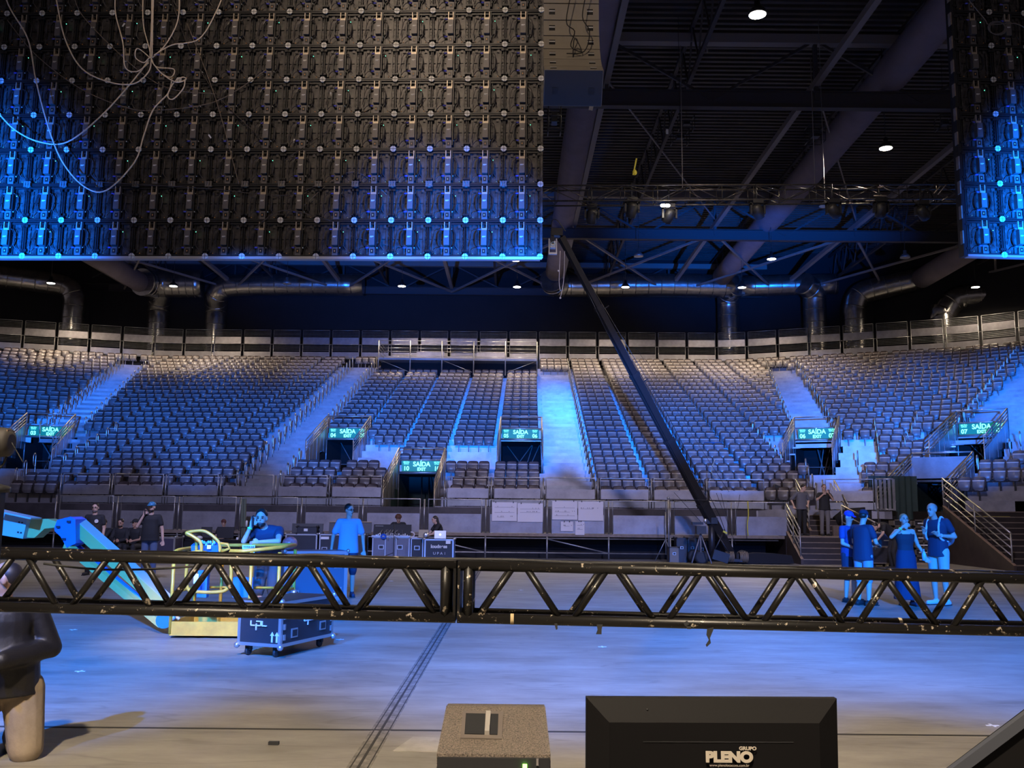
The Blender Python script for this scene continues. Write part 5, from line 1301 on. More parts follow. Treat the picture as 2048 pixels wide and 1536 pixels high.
# microphone stand
m = MB(); a = at(794, 1052, 27.9); m.tube([(a.x, 27.9, 0.02), (a.x, 27.9, a.z)], .012, 6); m.tube([(a.x, 27.9, .35), at(777, 1117, 27.9)], .012, 6); m.lathe([(.14, 0), (.13, .02)], 12, (a.x, 27.9, 0)); solo(m, 'microphone_stand', M_BLACK, 'thin black microphone stand before the mixing desk', 'microphone stand')
# flap screens on the two cases
def slab(px0, px1, py0, py1, Y, lab, nm='monitor', rim=None, grp=None, M_=M_BLACK, cat='monitor', tilt=-.15, base=None):
    a, b = at(px0, py1, Y), at(px1, py0, Y); w, h = b.x - a.x, b.z - a.z; z0 = a.z if base is None else base
    r = thing(nm, lab, cat, ((a.x + b.x) / 2, Y, z0), 0, grp); R3 = Matrix.Rotation(tilt, 3, 'X')
    c_ = Vector(((a.x + b.x) / 2, Y, (a.z + b.z) / 2)); MB().box(c_, (w, .05, h), R3).build('screen_back', M_, r)
    if rim: MB().box(c_ + Vector((0, 0, h / 2)), (w * .98, .06, .025), R3).build('top_edge', rim, r)  # pale bar painting the light along the top edge
    MB().bb((c_.x - .12, Y + .0, z0), (c_.x + .12, Y + .14, z0 + .02)).build('foot', M_BLACK, r); MB().bb((c_.x - .03, Y + .04, z0), (c_.x + .03, Y + .07, z0 + h * .6)).build('stand', M_BLACK, r)
    return r
slab(590, 652, 1055, 1075, YM + .35, 'wide black screen leaning on the case with the square badge', base=at(610, 1076, YM).z)
slab(664, 708, 1051, 1075, YM + .35, 'black screen with lit top edge, just left of the man in blue shirt', rim=M_WOOD, base=at(680, 1075, YM).z)
slab(712, 749, 1050, 1073, YM + .35, 'black screen with lit top edge, just right of the man in blue shirt', rim=M_WOOD, base=at(720, 1075, YM).z)
tb = case('equipment_box', 'small dark box with white label in front of the wide leaning screen', (at(599, 1075, YM).x, YM + .02, 0), 0, .62, .25, .22, z0=at(610, 1076, YM).z, wheels=False, edge=M_BLACKM, e=.02, group=None, cat='box'); MB().bb((.22, -.012, .08), (.34, -.004, .16)).build('label', M_WHITE, tb, world=False)
# operator table at left
zt = at(420, 1091, YM).z; tx0, tx1 = fx(358), fx(490)
tbl = thing('table', 'cluttered black table in front of the operator with two screens', 'table', ((tx0 + tx1) / 2, YM + .3, 0))
MB().bb((tx0, YM, zt - .04), (tx1, YM + .8, zt)).build('tabletop', M_BLACKM, tbl)
for x in (tx0 + .05, tx1 - .05, (tx0 + tx1) / 2):
    for y in (YM + .05, YM + .75): MB().tube([(x, y, 0), (x, y, zt - .04)], .02, 6).build('leg', M_BLACKM, tbl)
m = MB(); m.bb((tx0 + .05, YM + .02, .1), (tx1 - .05, YM + .05, zt - .04)); m.build('front_cloth', M_VOID, tbl)
slab(408, 430, 1066, 1088, YM + .3, 'small black screen back on the table, left of the two', base=zt, grp=None)
slab(440, 474, 1065, 1088, YM + .2, 'larger black screen back on the table, hiding the operator', base=zt, M_=M_BLACKM)
m = MB(); m.ell((fx(383), YM + .3, zt + .10), (.36, .2, .18)); solo(m, 'bag', M_BLACK, 'slumped black bag on the left end of the operator table', 'bag')
solo(MB().ell((fx(404), YM + .05, zt + .05), (.10, .1, .06)), 'cap', M_WHITE, 'small pale cloth cap lying on the operator table', 'cap')
for i, px in enumerate((433, 438, 480, 486, 366)):
    solo(MB().box((fx(px), YM + .06, zt + .035), (.06, .05, .07)), 'gadget', [M_WOOD, M_BLACKM, M_WHITE, M_RUBBER, M_WOOD][i], 'small %s gadget on the operator table, %s from the left' % (['tan', 'black', 'white', 'dark', 'tan'][i], ordn(i)), 'gadget', 'clutter on the table')
# folded barrier rack beside the leaning man, and tall green posts
m = MB()
for x in (490, 495): m.bar(at(x, 1088, 30.4), at(x, 1008, 30.4), .07, .07)
m.bb((at(488, 1100, 30.4).x, 30.36, 0), (at(497, 1100, 30.4).x, 30.5, at(490, 1088, 30.4).z + .02)); solo(m, 'post_bundle', mat('olive_posts', (.10, .12, .08), .6), 'pair of tall olive posts standing left of the leaning man', 'post')
m = MB(); sx = at(505, 1063, 29.5)
for z in (.25, .6, at(505, 1066, 29.5).z): m.bb((at(488, 1063, 29.5).x, 29.4, z), (at(522, 1063, 29.5).x, 29.9, z + .03))
for x in (488, 522): m.bb((at(x, 1063, 29.5).x, 29.4, 0), (at(x, 1063, 29.5).x + .03, 29.43, at(505, 1066, 29.5).z))
solo(m, 'rack_shelf', M_BLACKM, 'open metal rack just left of the leaning man', 'rack')
hx = at(499, 1058, 29.6); solo(MB().lathe([(.035, 0), (.035, .16), (.015, .2)], 10, (hx.x, 29.6, at(505, 1066, 29.5).z + .03)), 'bottle', M_WHITE, 'white bottle on top of the open metal rack', 'bottle')
m = MB(); b_ = at(845, 1076, 28.9); m.box((at(853, 1070, 28.9).x, 28.95, at(853, 1080, 28.9).z + .13), (.30, .10, .24), Matrix.Rotation(-.2, 3, 'X')); solo(m, 'laptop', mat('tan_lid', (.30, .24, .13), .5), 'tan covered laptop standing behind the narrow black case', 'laptop')
zc__ = at(835, 1080, YM).z
m = MB(); m.tube([at(829 + 6 * math.cos(q), 1073 + 5 * math.sin(q), YM + .2) for q in [k * PI / 5 for k in range(10)]], .02, 5, closed=True); m.bb((fx(826), YM + .1, zc__), (fx(840), YM + .3, zc__ + .04)); solo(m, 'headphones', M_PAPER, 'pale headphones lying right of the mixing desk', 'headphones')
solo(MB().ell(at(858, 1074, 28.8), (.09, .05, .09)), 'small_fan', M_ALU, 'round pale desk fan between the tan lid and silver laptop', 'fan')

# ================================================================ CRANE
M_CR = mat('crane_dark_metal', (0.03, 0.03, 0.034), 0.4, 0.5)
pv = at(1428, 1032, 30.0); hd = at(1118, 476, 27.0); dirb = (hd - pv).normalized(); rear = pv - dirb * 1.75
CR = thing('camera_crane', 'long black camera crane reaching from the floor up over the stand', 'camera crane', (pv.x, pv.y, 0))
MB().tube([(pv.x, pv.y, .2), (pv.x, pv.y, pv.z - .1)], .11, 12).build('column', M_CR, CR)
MB().box((pv.x, pv.y, pv.z - .02), (.34, .3, .2)).build('pivot_head', M_BLACKM, CR)
seg = 5; u_, v_, d_ = basis(dirb); v_ = -v_
for i in range(seg):
    a = rear + (hd - rear) * (i / seg); b = rear + (hd - rear) * ((i + 1) / seg); w = .30 - .028 * i
    MB().bar(a, b, w * .75, w).build('boom_section', M_CR, CR)
    MB().bar(b - dirb * .06, b + dirb * .06, w * .85, w * 1.12).build('boom_joint', M_BLACKM, CR)
m = MB()
for s_ in (-1, 1):
    k = v_ * .30
    m.tube([rear + u_ * .1 * s_, pv + k * 1.0 + u_ * .1 * s_, pv + dirb * 4.0 + k * 1.2 + u_ * .08 * s_, hd + u_ * .06 * s_], .010, 5)
    m.tube([rear - k * .3 + u_ * .08 * s_, pv - k * .5 + u_ * .1 * s_, hd - dirb * 3 - k * .5, hd], .009, 5)
m.build('stay_cable', M_BLACKM, CR)
for i, s_ in enumerate((2.5, 5.0, 7.6)):
    MB().bar(pv + dirb * s_, pv + dirb * s_ + v_ * .38, .03, .03).build('stay_strut', M_BLACKM, CR)
h0 = hd + dirb * .1
m = MB(); m.box(h0 + Vector((-.1, 0, .1)), (.34, .24, .22)); m.box(h0 + Vector((-.24, 0, -.05)), (.1, .12, .4)); m.tube(smooth_pts([h0 + Vector((.15, 0, .15)), h0 + Vector((-.1, 0, .48)), h0 + Vector((-.25, 0, .45)), h0 + Vector((-.27, 0, .1))], 4), .015, 6)
ho = m.build('remote_head', M_BLACKM, CR)
m = MB(); c_ = at(1100, 488, 27.0)
for x in (-.11, .11): m.bb((c_.x + x - .015, 26.96, c_.z - .28), (c_.x + x + .015, 27.04, c_.z + .18))
m.box(c_ + Vector((0, 0, -.27)), (.25, .1, .05)); m.box(c_ + Vector((0, .03, 0)), (.16, .2, .2)); m.build('head_frame', M_ALU, ho)
m = MB(); m.tube([c_ + Vector((.06 * math.cos(q), -.08, .06 * math.sin(q))) for q in [k * PI / 6 for k in range(12)]], .014, 6, closed=True); m.build('lens_ring', mat('blue_white_ring', (.4, .6, .8), .3), ho)
m = MB(); m.tube(smooth_pts([at(1115, 500, 27), at(1114, 560, 27), at(1117, 580, 27)], 3), .010, 5); m.tube(smooth_pts([at(1124, 500, 27), at(1123, 560, 27), at(1117, 595, 27)], 3), .008, 5); m.ell(at(1117, 594, 27), (.03, .03, .03)); m.ell(at(1112, 540, 27), (.03, .03, .03)); m.build('dangling_cable', M_PAPER, CR)
m = MB(); m.box(rear + Vector((.35, 0, .12)), (.85, .30, .26)); m.box(rear + Vector((.15, 0, -.1)), (.3, .3, .3)); m.build('counterweight', mat('blue_black_box', (.05, .07, .10), .4), CR)
for i, px in enumerate((1466, 1494)):
    c_ = at(px, 1105, 30.0); m = MB()
    for k in range(6): m.tube([c_ + Vector((-.12 + k * .045, .16 * math.cos(q), .16 * math.sin(q))) for q in [t_ * PI / 5 for t_ in range(10)]], .02, 5, closed=True)
    m.build('weight_disc', mat('bronze_disc', (.22, .17, .12), .5, .4), CR)
m = MB()
for x0_, y0_, x1_, y1_ in ((1396, 1112, 1492, 1112), (1396, 1112, 1428, 1105), (1428, 1105, 1492, 1112)): m.bar(at(x0_, y0_, 30.3), at(x1_, y1_, 29.9), .1, .08)
m.bar((pv.x, pv.y, .2), (pv.x, pv.y + 1.2, .15), .1, .08); m.build('dolly_frame', M_CR, CR)
for px, Y_ in ((1396, 30.6), (1410, 29.9), (1492, 30.2)):
    c_ = at(px, 1110, Y_); m = MB(); m.lathe([(.16, -.09), (.22, -.05), (.22, .05), (.16, .09)], 16, (c_.x, Y_, .22), Matrix.Rotation(PI / 2, 3, 'X')); w0 = m.build('wheel', M_RUBBER, CR)
    MB().lathe([(.09, -.10), (.09, -.085)], 12, (c_.x, Y_, .22), Matrix.Rotation(PI / 2, 3, 'X')).build('hub_cap', mat('pale_blue_hub', (.3, .45, .6), .4), w0)
m = MB()
for a, b in (((1440, 1060), (1475, 1112)), ((1455, 1050), (1430, 1105)), ((1432, 1100), (1452, 1060))): m.tube([at(*a, 29.9), at(*b, 29.9)], .02, 6)
m.build('strut', M_CR, CR)
MB().box(at(1447, 1104, 29.7), (.5, .3, .3), Matrix.Rotation(.3, 3, 'Y')).build('battery_box', M_BLACKM, CR)
m = MB(); m.box(at(1456, 1056, 29.8), (.14, .05, .06), Matrix.Rotation(.5, 3, 'Y')); m.build('yellow_tape', M_YEL, CR)
# whip lines and cord
def wire(p, q, lab, r=.008, M_=M_BLACK, Y=29.6, nm='cord'): solo(MB().tube([at(*p, Y), at(*q, Y)], r, 5), nm, M_, lab, 'cord', 'cords and rods around the crane')
wire((1352, 978), (1411, 1040), 'thin dark rod leaning right above the small camera')
wire((1437, 978), (1478, 1080), 'thin dark rod leaning down beside the crane column'); wire((1446, 978), (1466, 1052), 'second thin dark rod just right of the crane column')
wire((1484, 980), (1473, 1062), 'thin dark rod standing right of the crane'); 
wire((1341, 992), (1500, 993), 'taut dark cord stretched level between pole top and yellow tape'); wire((1270, 690), (1462, 975), 'long thin line slanting down right of the crane arm', .006)
solo(MB().tube(smooth_pts([at(1500, 993, 31.5), at(1502, 1020, 31.5), at(1500, 1040, 31.5), at(1502, 1062, 31.5)], 3), .02, 5), 'tape_ribbon', M_YEL, 'yellow tape ribbon hanging on the barrier right of the crane', 'tape')
solo(MB().tube(smooth_pts([at(1436, 888 + 60, 33.5), at(1426, 935, 33.5), at(1433, 910, 33.5)], 3), .016, 5), 'pole_tip', M_WOOD, 'short tan pole standing among the seats beside the crane arm', 'pole')
# poles / stands / boxes near the crane
tp = at(1341, 990, 31.2); solo(MB().tube([(tp.x, 31.2, 0), (tp.x, 31.2, tp.z)], .03, 8).ell((tp.x, 31.2, tp.z), (.05, .05, .05)), 'pole', M_STEEL, 'tall steel pole standing left of the crane with taped top', 'pole')
sp = at(1336, 1018, 30.6); st = thing('light_stand', 'thin light stand with three splayed legs left of the crane', 'stand', (sp.x, 30.6, 0))
MB().tube([(sp.x, 30.6, .25), (sp.x, 30.6, sp.z)], .018, 7).build('pole', M_STEEL, st)
for a_ in (2.8, 5.2, .7): MB().tube([(sp.x, 30.6, .75), (sp.x + .38 * math.cos(a_), 30.6 + .38 * math.sin(a_), 0)], .014, 6).build('leg', M_STEEL, st)
def plain(px0, px1, py, Y, lab, M_, d=.5, nm='equipment_box'):
    x0, x1 = at(px0, py, Y).x, at(px1, py, Y).x; z = at((px0 + px1) / 2, py, Y).z; r = case(nm, lab, (x0, Y, 0), 0, x1 - x0, d, z, wheels=False, body=M_, edge=M_BLACKM if M_ is not M_BLACK else M_BLACKM, e=.02, group=None, cat='box'); recess(r, (x1 - x0) / 2, z * .6, .1, .08); return r
plain(1345, 1365, 1088, 30.2, 'brown plywood box beside the light stand', mat('brown_ply', (.17, .14, .11), .6))
plain(1359, 1380, 1069, 30.9, 'tall black speaker box, left of two beside the crane', M_CASE); plain(1381, 1400, 1069, 30.95, 'tall black speaker box, right of two beside the crane', M_CASE)
plain(1401, 1420, 1073, 31.1, 'dark box just left of the crane column', M_BLACKM)
cmr = at(1407, 1052, 29.6); ct = thing('video_camera', 'small black video camera on a tripod before the speaker boxes', 'camera', (cmr.x, 29.6, 0))
MB().box(cmr, (.30, .3, .24)).build('camera_body', M_BLACK, ct); MB().box(cmr + Vector((-.1, 0, .2)), (.34, .2, .08)).build('viewfinder', M_BLACKM, ct); MB().ell(cmr + Vector((.15, 0, .28)), (.06, .06, .07)).build('microphone', M_ALU, ct)
for a_ in (3.6, 5.6, 1.4): MB().tube([cmr + Vector((0, 0, -.12)), (cmr.x + .38 * math.cos(a_), 29.6 + .38 * math.sin(a_), 0)], .02, 6).build('leg', M_BEAML, ct)
m = MB(); 
P_ = [(1498, 1100), (1520, 1096), (1560, 1097), (1590, 1100), (1596, 1116), (1500, 1118)]
m.prism([at(x, y, 30.2) for x, y in P_], (0, .5, 0)); solo(m, 'rolled_cloth', M_VOID, 'roll of black cloth on the floor under the walkway', 'cloth')
m = MB()
for k in range(6): c_ = atz(1547, 1117, 0); m.tube([(c_.x + (.38 + .02 * k) * math.cos(q), c_.y + (.20 + .02 * k) * math.sin(q) - .1, .02 + .015 * k) for q in [t_ * PI / 10 for t_ in range(20)]], .014, 5, closed=True)
solo(m, 'cable_coil', M_RUBBER, 'flat coil of black cable on the floor left of the brown stairs', 'cable coil')
m = MB(); m.box(at(1565, 975, 36.4) , (.9, .4, .25)); m.box(at(1560, 968, 36.2), (.4, .3, .25), Matrix.Rotation(.4, 3, 'Y')); solo(m, 'bag', M_BLACK, 'open black bag lying on seats behind the two men talking', 'bag')

# cases beside the people at right
r_ = case('flight_case', 'dark trunk on castors behind the man in the dark cap', (at(1750, 1078, 29.0).x, 29.0, 0), 0, at(1795, 1078, 29.0).x - at(1750, 1078, 29).x, .7, at(1770, 1079, 29.0).z, e=.03, edge=mat('worn_brown_edge', (.2, .16, .13), .5, .4), group=None)
z_ = at(1770, 1079, 29.0).z
r_ = case('flight_case', 'small blue case with bright edges on top of the dark trunk', (at(1749, 1070, 29.05).x, 29.05, 0), 0, at(1793, 1070, 29).x - at(1749, 1070, 29).x, .5, at(1770, 1050, 29.0).z - z_, z0=z_, wheels=False, e=.03, body=mat('blue_case_ply', (.03, .06, .22), .5), group=None)
MB().bb((.38, -.016, .18), (.62, -.006, .21)).build('label', M_WHITE, r_, world=False)
ci = 0
for col_, x in enumerate((1797, 1838)):
    for k in range(6):
        Y_ = 31.0; a, b = at(x, 1100, Y_).x, at(x + 36, 1100, Y_).x; z0_ = .05 + k * .235
        r_ = thing('crate', 'black open crate with white label, %s stack behind the woman, %s from the floor' % (('left', 'right')[col_], ordn(k)), 'crate', (a, Y_, z0_), 0, 'stacked crates behind the woman'); m = MB()
        for zz in (0, .19): m.bb((a, Y_, z0_ + zz), (b, Y_ + .4, z0_ + zz + .03))
        for xx in (a, (a + b) / 2 - .02, b - .04): m.bb((xx, Y_, z0_), (xx + .04, Y_ + .4, z0_ + .22))
        m.build('shell', mat('dusty_crate', (.13, .11, .09), .6), r_); MB().bb((a + .04, Y_ + .05, z0_ + .03), (b - .04, Y_ + .38, z0_ + .18)).build('content', M_BLACK, r_)
        if col_: MB().bb((a + .12, Y_ - .006, z0_ + .085), (b - .14, Y_ - .001, z0_ + .125)).build('label', M_LOGO, r_)
        ci += 1
solo(MB().bb((at(1797, 1100, 31).x, 31, 0), (at(1874, 1100, 31).x, 31.4, .05)), 'pallet', M_WOOD, 'low pallet carrying the stacked crates', 'pallet')

# ================================================================ FOREGROUND DESK
M_DESK = mat('dark_desk_top', (.05, .045, .04), .5)
dk_ = thing('table', 'dark desk in the very foreground below the frame, carrying monitor and speaker', 'table', (.6, 2.2, 0))
MB().bb((-.5, 1.2, .62), (2.3, 3.1, .66)).build('tabletop', M_DESK, dk_)
for x in (-.45, 2.25):
    for y in (1.25, 3.05): MB().bb((x - .03, y - .03, 0), (x + .03, y + .03, .62)).build('leg', M_DESK, dk_)
M_MON = mat('matt_black_plastic', (.006, .0055, .006), .6, spec=.12)
a = at(1186, 1394, 2.0); b = at(1690, 1386, 2.0)
mo = thing('monitor', 'back of a black monitor with white PLENO lettering in the foreground', 'monitor', ((a.x + b.x) / 2, 2.0, .66))
ux = (b - a).normalized(); w_ = (b - a).length; dn = Vector((0, .04, -1)).normalized(); H_ = .325
def mp(s_, t_, o_=0): return a + ux * s_ + dn * t_ + Vector((0, o_, 0))
m = MB(); m.raw([mp(0, 0, .03), mp(w_, 0, .03), mp(w_, H_, .03), mp(0, H_, .03), mp(.0, 0, .012), mp(w_, 0, .012), mp(w_, H_, .012), mp(0, H_, .012), mp(.045, .045, -.012), mp(w_ - .045, .045, -.012), mp(w_ - .045, H_ - .04, -.012), mp(.045, H_ - .04, -.012)],
    [(0, 1, 2, 3), (0, 4, 5, 1), (1, 5, 6, 2), (2, 6, 7, 3), (3, 7, 4, 0), (4, 8, 9, 5), (5, 9, 10, 6), (6, 10, 11, 7), (7, 11, 8, 4), (8, 11, 10, 9)]); m.build('housing', M_MON, mo)
MB().bar(mp(w_ * .22, .083, -.0125), mp(w_ * .81, .083, -.0125), .001, .002).build('vent_slot', M_VOID, mo)
FM = Matrix.Translation(mp(0, 0, -.0135)) @ Matrix(((ux.x, 0, 0), (ux.y, 0, -1), (ux.z, 1, 0))).to_4x4()
MF = full(mo).inverted() @ FM
M_PL = mat('off_white_print', (.42, .37, .30), .7)
text('PLENO', .0275, M_PL, mo, MF @ T(w_ * .555, -.112, 0), 'lettering', sx=1.12, ext=.0002, bold=.0019); text('GRUPO', .0095, M_PL, mo, MF @ T(w_ * .628, -.0945, 0), 'lettering', ext=.0002, bold=.0004, sx=1.1)
text('www.plenolocacoes.com.br', .0072, M_PL, mo, MF @ T(w_ * .555, -.1275, 0), 'lettering', ext=.0001); text('R3', .0095, M_PL, mo, MF @ T(w_ * .555, -.138, 0), 'lettering', ext=.0001)
MB().ell(mp(.125, .022, 0), (.002, .002, .002)).build('screw', M_BLACK, mo)
MB().bb(((a.x + b.x) / 2 - .03, 2.03, .67), ((a.x + b.x) / 2 + .03, 2.06, a.z - .12)).build('stand', M_MON, mo); MB().bb(((a.x + b.x) / 2 - .13, 1.95, .66), ((a.x + b.x) / 2 + .13, 2.15, .675)).build('foot', M_MON, mo)
# speaker seen from its back
M_SPK = mat('speckled_speaker_paint', (.26, .21, .165), .45, .3, noise=.95, nscale=240, col2=(.012, .011, .010), bump=.5)
sx0, sx1 = at(890, 1500, 2.75).x, at(1115, 1500, 2.75).x; ztop = at(1000, 1411, 3.05).z; zfr = at(1000, 1509, 2.72).z
spk = thing('loudspeaker', 'speckled black speaker with a handle recess, standing left of the monitor', 'loudspeaker', ((sx0 + sx1) / 2, 2.85, .66))
def spp(x0, x1, inset=0): return [(0, 2.72, .66), (0, 2.72, zfr), (0, 3.03, ztop), (0, 3.12, ztop - .01), (0, 3.12, .66)]
pf = spp(0, 0); ins = [.0, .0, -.004, -.004, 0]
m = MB(); n_ = len(pf); m.raw([(sx0 + (0 if i != 2 and i != 3 else .004), y, z) for i, (_, y, z) in enumerate(pf)] + [(sx1 - (0 if i not in (2, 3) else .004), y, z) for i, (_, y, z) in enumerate(pf)], [tuple(range(n_))[::-1], tuple(range(n_, 2 * n_))] + [(i, (i + 1) % n_, n_ + (i + 1) % n_, n_ + i) for i in range(n_)])
m.build('cabinet', M_SPK, spk)
MB().bb((sx0 + .002, 2.71, .665), (sx1 - .002, 2.722, zfr - .008)).build('grille_or_shade_plate', M_BLACK, spk)
def sface(px, py):   # point on the sloping face
    r = ray(px, py); n = Vector((0, -(ztop - zfr), 3.03 - 2.72)).normalized(); p0 = Vector((0, 2.72, zfr)); t_ = (p0 - Vector((0, 0, CAMH))).dot(n) / r.dot(n); return Vector((0, 0, CAMH)) + r * t_ + n * .002
Q = [sface(*q) for q in ((939, 1425), (1020, 1425), (1018, 1480), (935, 1480))]; nrm = (Q[1] - Q[0]).cross(Q[3] - Q[0]).normalized()
if nrm.z < 0: nrm = -nrm
m = MB(); m.prism([q - nrm * .003 for q in Q][::-1], nrm * .005); ro = m.build('handle_frame', mat('recess_rim', (.12, .10, .085), .4), spk)
m = MB(); Q2 = [sface(*q) for q in ((945, 1432), (984, 1432), (983, 1473), (943, 1473))]; m.prism([q + nrm * .0005 for q in Q2][::-1], nrm * .004); Q3 = [sface(*q) for q in ((995, 1432), (1010, 1432), (1009, 1473), (994, 1473))]; m.prism([q + nrm * .0005 for q in Q3][::-1], nrm * .004); m.build('recess', M_VOID, ro)
m = MB(); m.bar(sface(990, 1432) + nrm * .008, sface(988, 1473) + nrm * .008, .014, .012); m.build('grip', mat('bright_grip', (.45, .42, .38), .35, .4), ro)
MB().box((at(1065, 1533, 2.70).x, 2.705, at(1065, 1533, 2.70).z), (.012, .01, .01)).build('power_light', mat('green_led', (.3, .9, .1), .5, emit=(.3, 1, .1), estr=3), spk)
MB().box((at(1090, 1524, 2.70).x, 2.706, at(1090, 1524, 2.7).z), (.006, .006, .018)).build('switch', M_BEAML, spk)
# small boxes whose tops just enter the frame
p = at(1290, 1529, 1.72); q = at(1410, 1529, 1.72)
m = MB(); m.smooth = False; m.prism([(p.x - .13, 1.60, p.z - .003), (q.x - .006, 1.60, p.z - .003), (q.x, 1.60, p.z - .012), (q.x, 1.60, .66), (p.x - .13, 1.60, .66)], (0, .12, 0)); solo(m, 'equipment_box', mat('brown_grey_shell', (.22, .17, .13), .5), 'brownish box whose rounded top peeks in below the monitor', 'box')
p = at(1705, 1532, 1.9); q = at(1815, 1532, 1.9); m = MB(); m.prism([(p.x, 1.80, p.z - .004), (q.x - .01, 1.80, p.z - .004), (q.x, 1.80, p.z - .015), (q.x, 1.80, .66), (p.x, 1.80, .66)], (0, .1, 0)); solo(m, 'equipment_box', M_DESK, 'dark box top peeking in right of the monitor', 'box')
# slanted black lid at the lower right corner
P_ = [(1905, 1540), (2048, 1427), (2130, 1362), (2200, 1560)]
m = MB(); m.prism([at(x, y, 1.9) for x, y in P_], (0, .03, 0)); r_ = thing('screen_lid', 'slanted black lid cutting the lower right corner', 'lid', at(2050, 1540, 1.9)); m.build('panel', M_MON, r_)
m = MB(); m.bar(at(1905, 1540, 1.895), at(2130, 1364, 1.895), .014, .02); m.build('rim', mat('grey_rim', (.05, .055, .07), .4), r_)
m = MB(); m.tube(smooth_pts([at(2010, 1462, 1.89), at(2018, 1448, 1.89), at(2030, 1436, 1.89), at(2036, 1440, 1.89), at(2028, 1450, 1.89)], 4), .002, 5); m.build('cable', M_BLACK, r_)
MB().bb((at(2050, 1540, 1.95).x, 1.93, .64), (at(2090, 1540, 1.95).x, 1.99, at(2060, 1540, 1.9).z + .06)).build('support', M_MON, r_)
# dark lamp head and post at the left edge, close to the camera
sl = thing('stage_light', 'dark round lamp head poking in at the left edge on a black post', 'stage light', (at(-8, 1100, 3.4).x, 3.4, 0))
p = at(-4, 905, 3.4); MB().lathe([(.030, -.06), (.052, -.045), (.056, 0), (.052, .045), (.03, .055)], 16, p, Matrix.Rotation(PI / 2, 3, 'Y')).build('head', mat('soft_black_shell', (.04, .035, .032), .6), sl)
MB().bar(at(-20, 880, 3.4), at(24, 884, 3.4), .05, .012).build('visor', mat('tan_visor', (.30, .19, .12), .5), sl)
x_ = at(-8, 1050, 3.4).x; MB().bb((x_ - .035, 3.37, 0), (x_ + .022, 3.43, at(0, 1005, 3.4).z)).build('post', M_BLACK, sl)
MB().tube(smooth_pts([at(26, 905, 3.4), at(38, 925, 3.4), at(50, 945, 3.4)], 3), .002, 5).build('cable', M_BLACK, sl); MB().tube(smooth_pts([at(18, 925, 3.4), at(12, 945, 3.4), at(-2, 965, 3.4), at(-8, 1000, 3.4)], 3), .004, 5).build('cable', M_BLACK, sl)
m = MB(); m.lathe([(.05, 0), (.05, .02), (.015, .03)], 12, (x_, 3.4, at(0, 1005, 3.4).z)); m.tube([(x_, 3.4, at(0, 1005, 3.4).z), at(-6, 930, 3.4)], .012, 6); m.build('spigot', M_BLACK, sl)
# ================================================================ PEOPLE
LATER = []
def capm(m, p, q, r1, r2, n=12):
    p, q = Vector(p), Vector(q); d = q - p; L = d.length
    if L < 1e-5: m.ell(p, (r1, r1, r1), None, n, 6); return
    u, v, w = basis(d); R = Matrix((u, v, w)).transposed()
    prof = [(max(r1 * math.sin(a), 1e-3), -r1 * math.cos(a)) for a in (0, .4, .8, 1.2, PI / 2)] + [(max(r2 * math.sin(a), 1e-3), L - r2 * math.cos(a)) for a in (PI / 2, PI - 1.2, PI - .8, PI - .4, PI)]
    m.lathe(prof, n, p, R)
def loft(m, rings, n=20):
    """rings: (centre, lateral axis, front axis, rx, ry)"""
    o = len(m.v); old = m.smooth; m.smooth = True
    for c, ax, ay, rx, ry in rings:
        for k in range(n):
            a = 2 * PI * k / n; ca, sa = math.cos(a), math.sin(a)
            m.v.append(tuple(c + ax * (rx * math.copysign(abs(ca) ** .85, ca)) + ay * (ry * math.copysign(abs(sa) ** .85, sa))))
    fs = []
    for i in range(len(rings) - 1):
        for k in range(n): k2 = (k + 1) % n; fs.append((i * n + k, i * n + k2, (i + 1) * n + k2, (i + 1) * n + k))
    fs.append(tuple(range(n))[::-1]); fs.append(tuple((len(rings) - 1) * n + k for k in range(n)))
    m._f(fs, o); m.smooth = old
def soft(m, name, M_, par, vox, it=3, **kw):
    o = m.build(name, M_, par, world=False, **kw)
    r = o.modifiers.new('r', 'REMESH'); r.mode = 'VOXEL'; r.voxel_size = vox; r.use_smooth_shade = True
    s = o.modifiers.new('s', 'SMOOTH'); s.factor = .5; s.iterations = it
    LATER.append(o); return o
V3 = Vector
M_SKIN = mat('skin', (0.56, 0.36, 0.27), .5); M_SKIN2 = mat('tan_skin', (0.38, 0.22, 0.15), .5)
M_HAIRD = mat('dark_hair', (.018, .013, .011), .5); M_EYE = mat('eye_dark', (.02, .015, .012), .3); M_LIP = mat('lips', (.32, .13, .11), .5)
BASE = dict(pel=(0, 0, .93), che=(0, 0, 1.24), nek=(0, 0, 1.46), hed=(0, -.015, 1.63), shR=(-.175, 0, 1.41), elR=(-.225, .02, 1.13), wrR=(-.235, -.06, .88), shL=(.175, 0, 1.41), elL=(.225, .02, 1.13), wrL=(.235, -.06, .88),
            hiR=(-.09, 0, .90), knR=(-.10, -.01, .49), anR=(-.105, .03, .085), hiL=(.09, 0, .90), knL=(.10, -.01, .49), anL=(.105, .03, .085), toR=(-.12, -.13, .03), toL=(.12, -.13, .03), hdR=None, hdL=None)
def lerp(a, b, t): return a + (b - a) * t
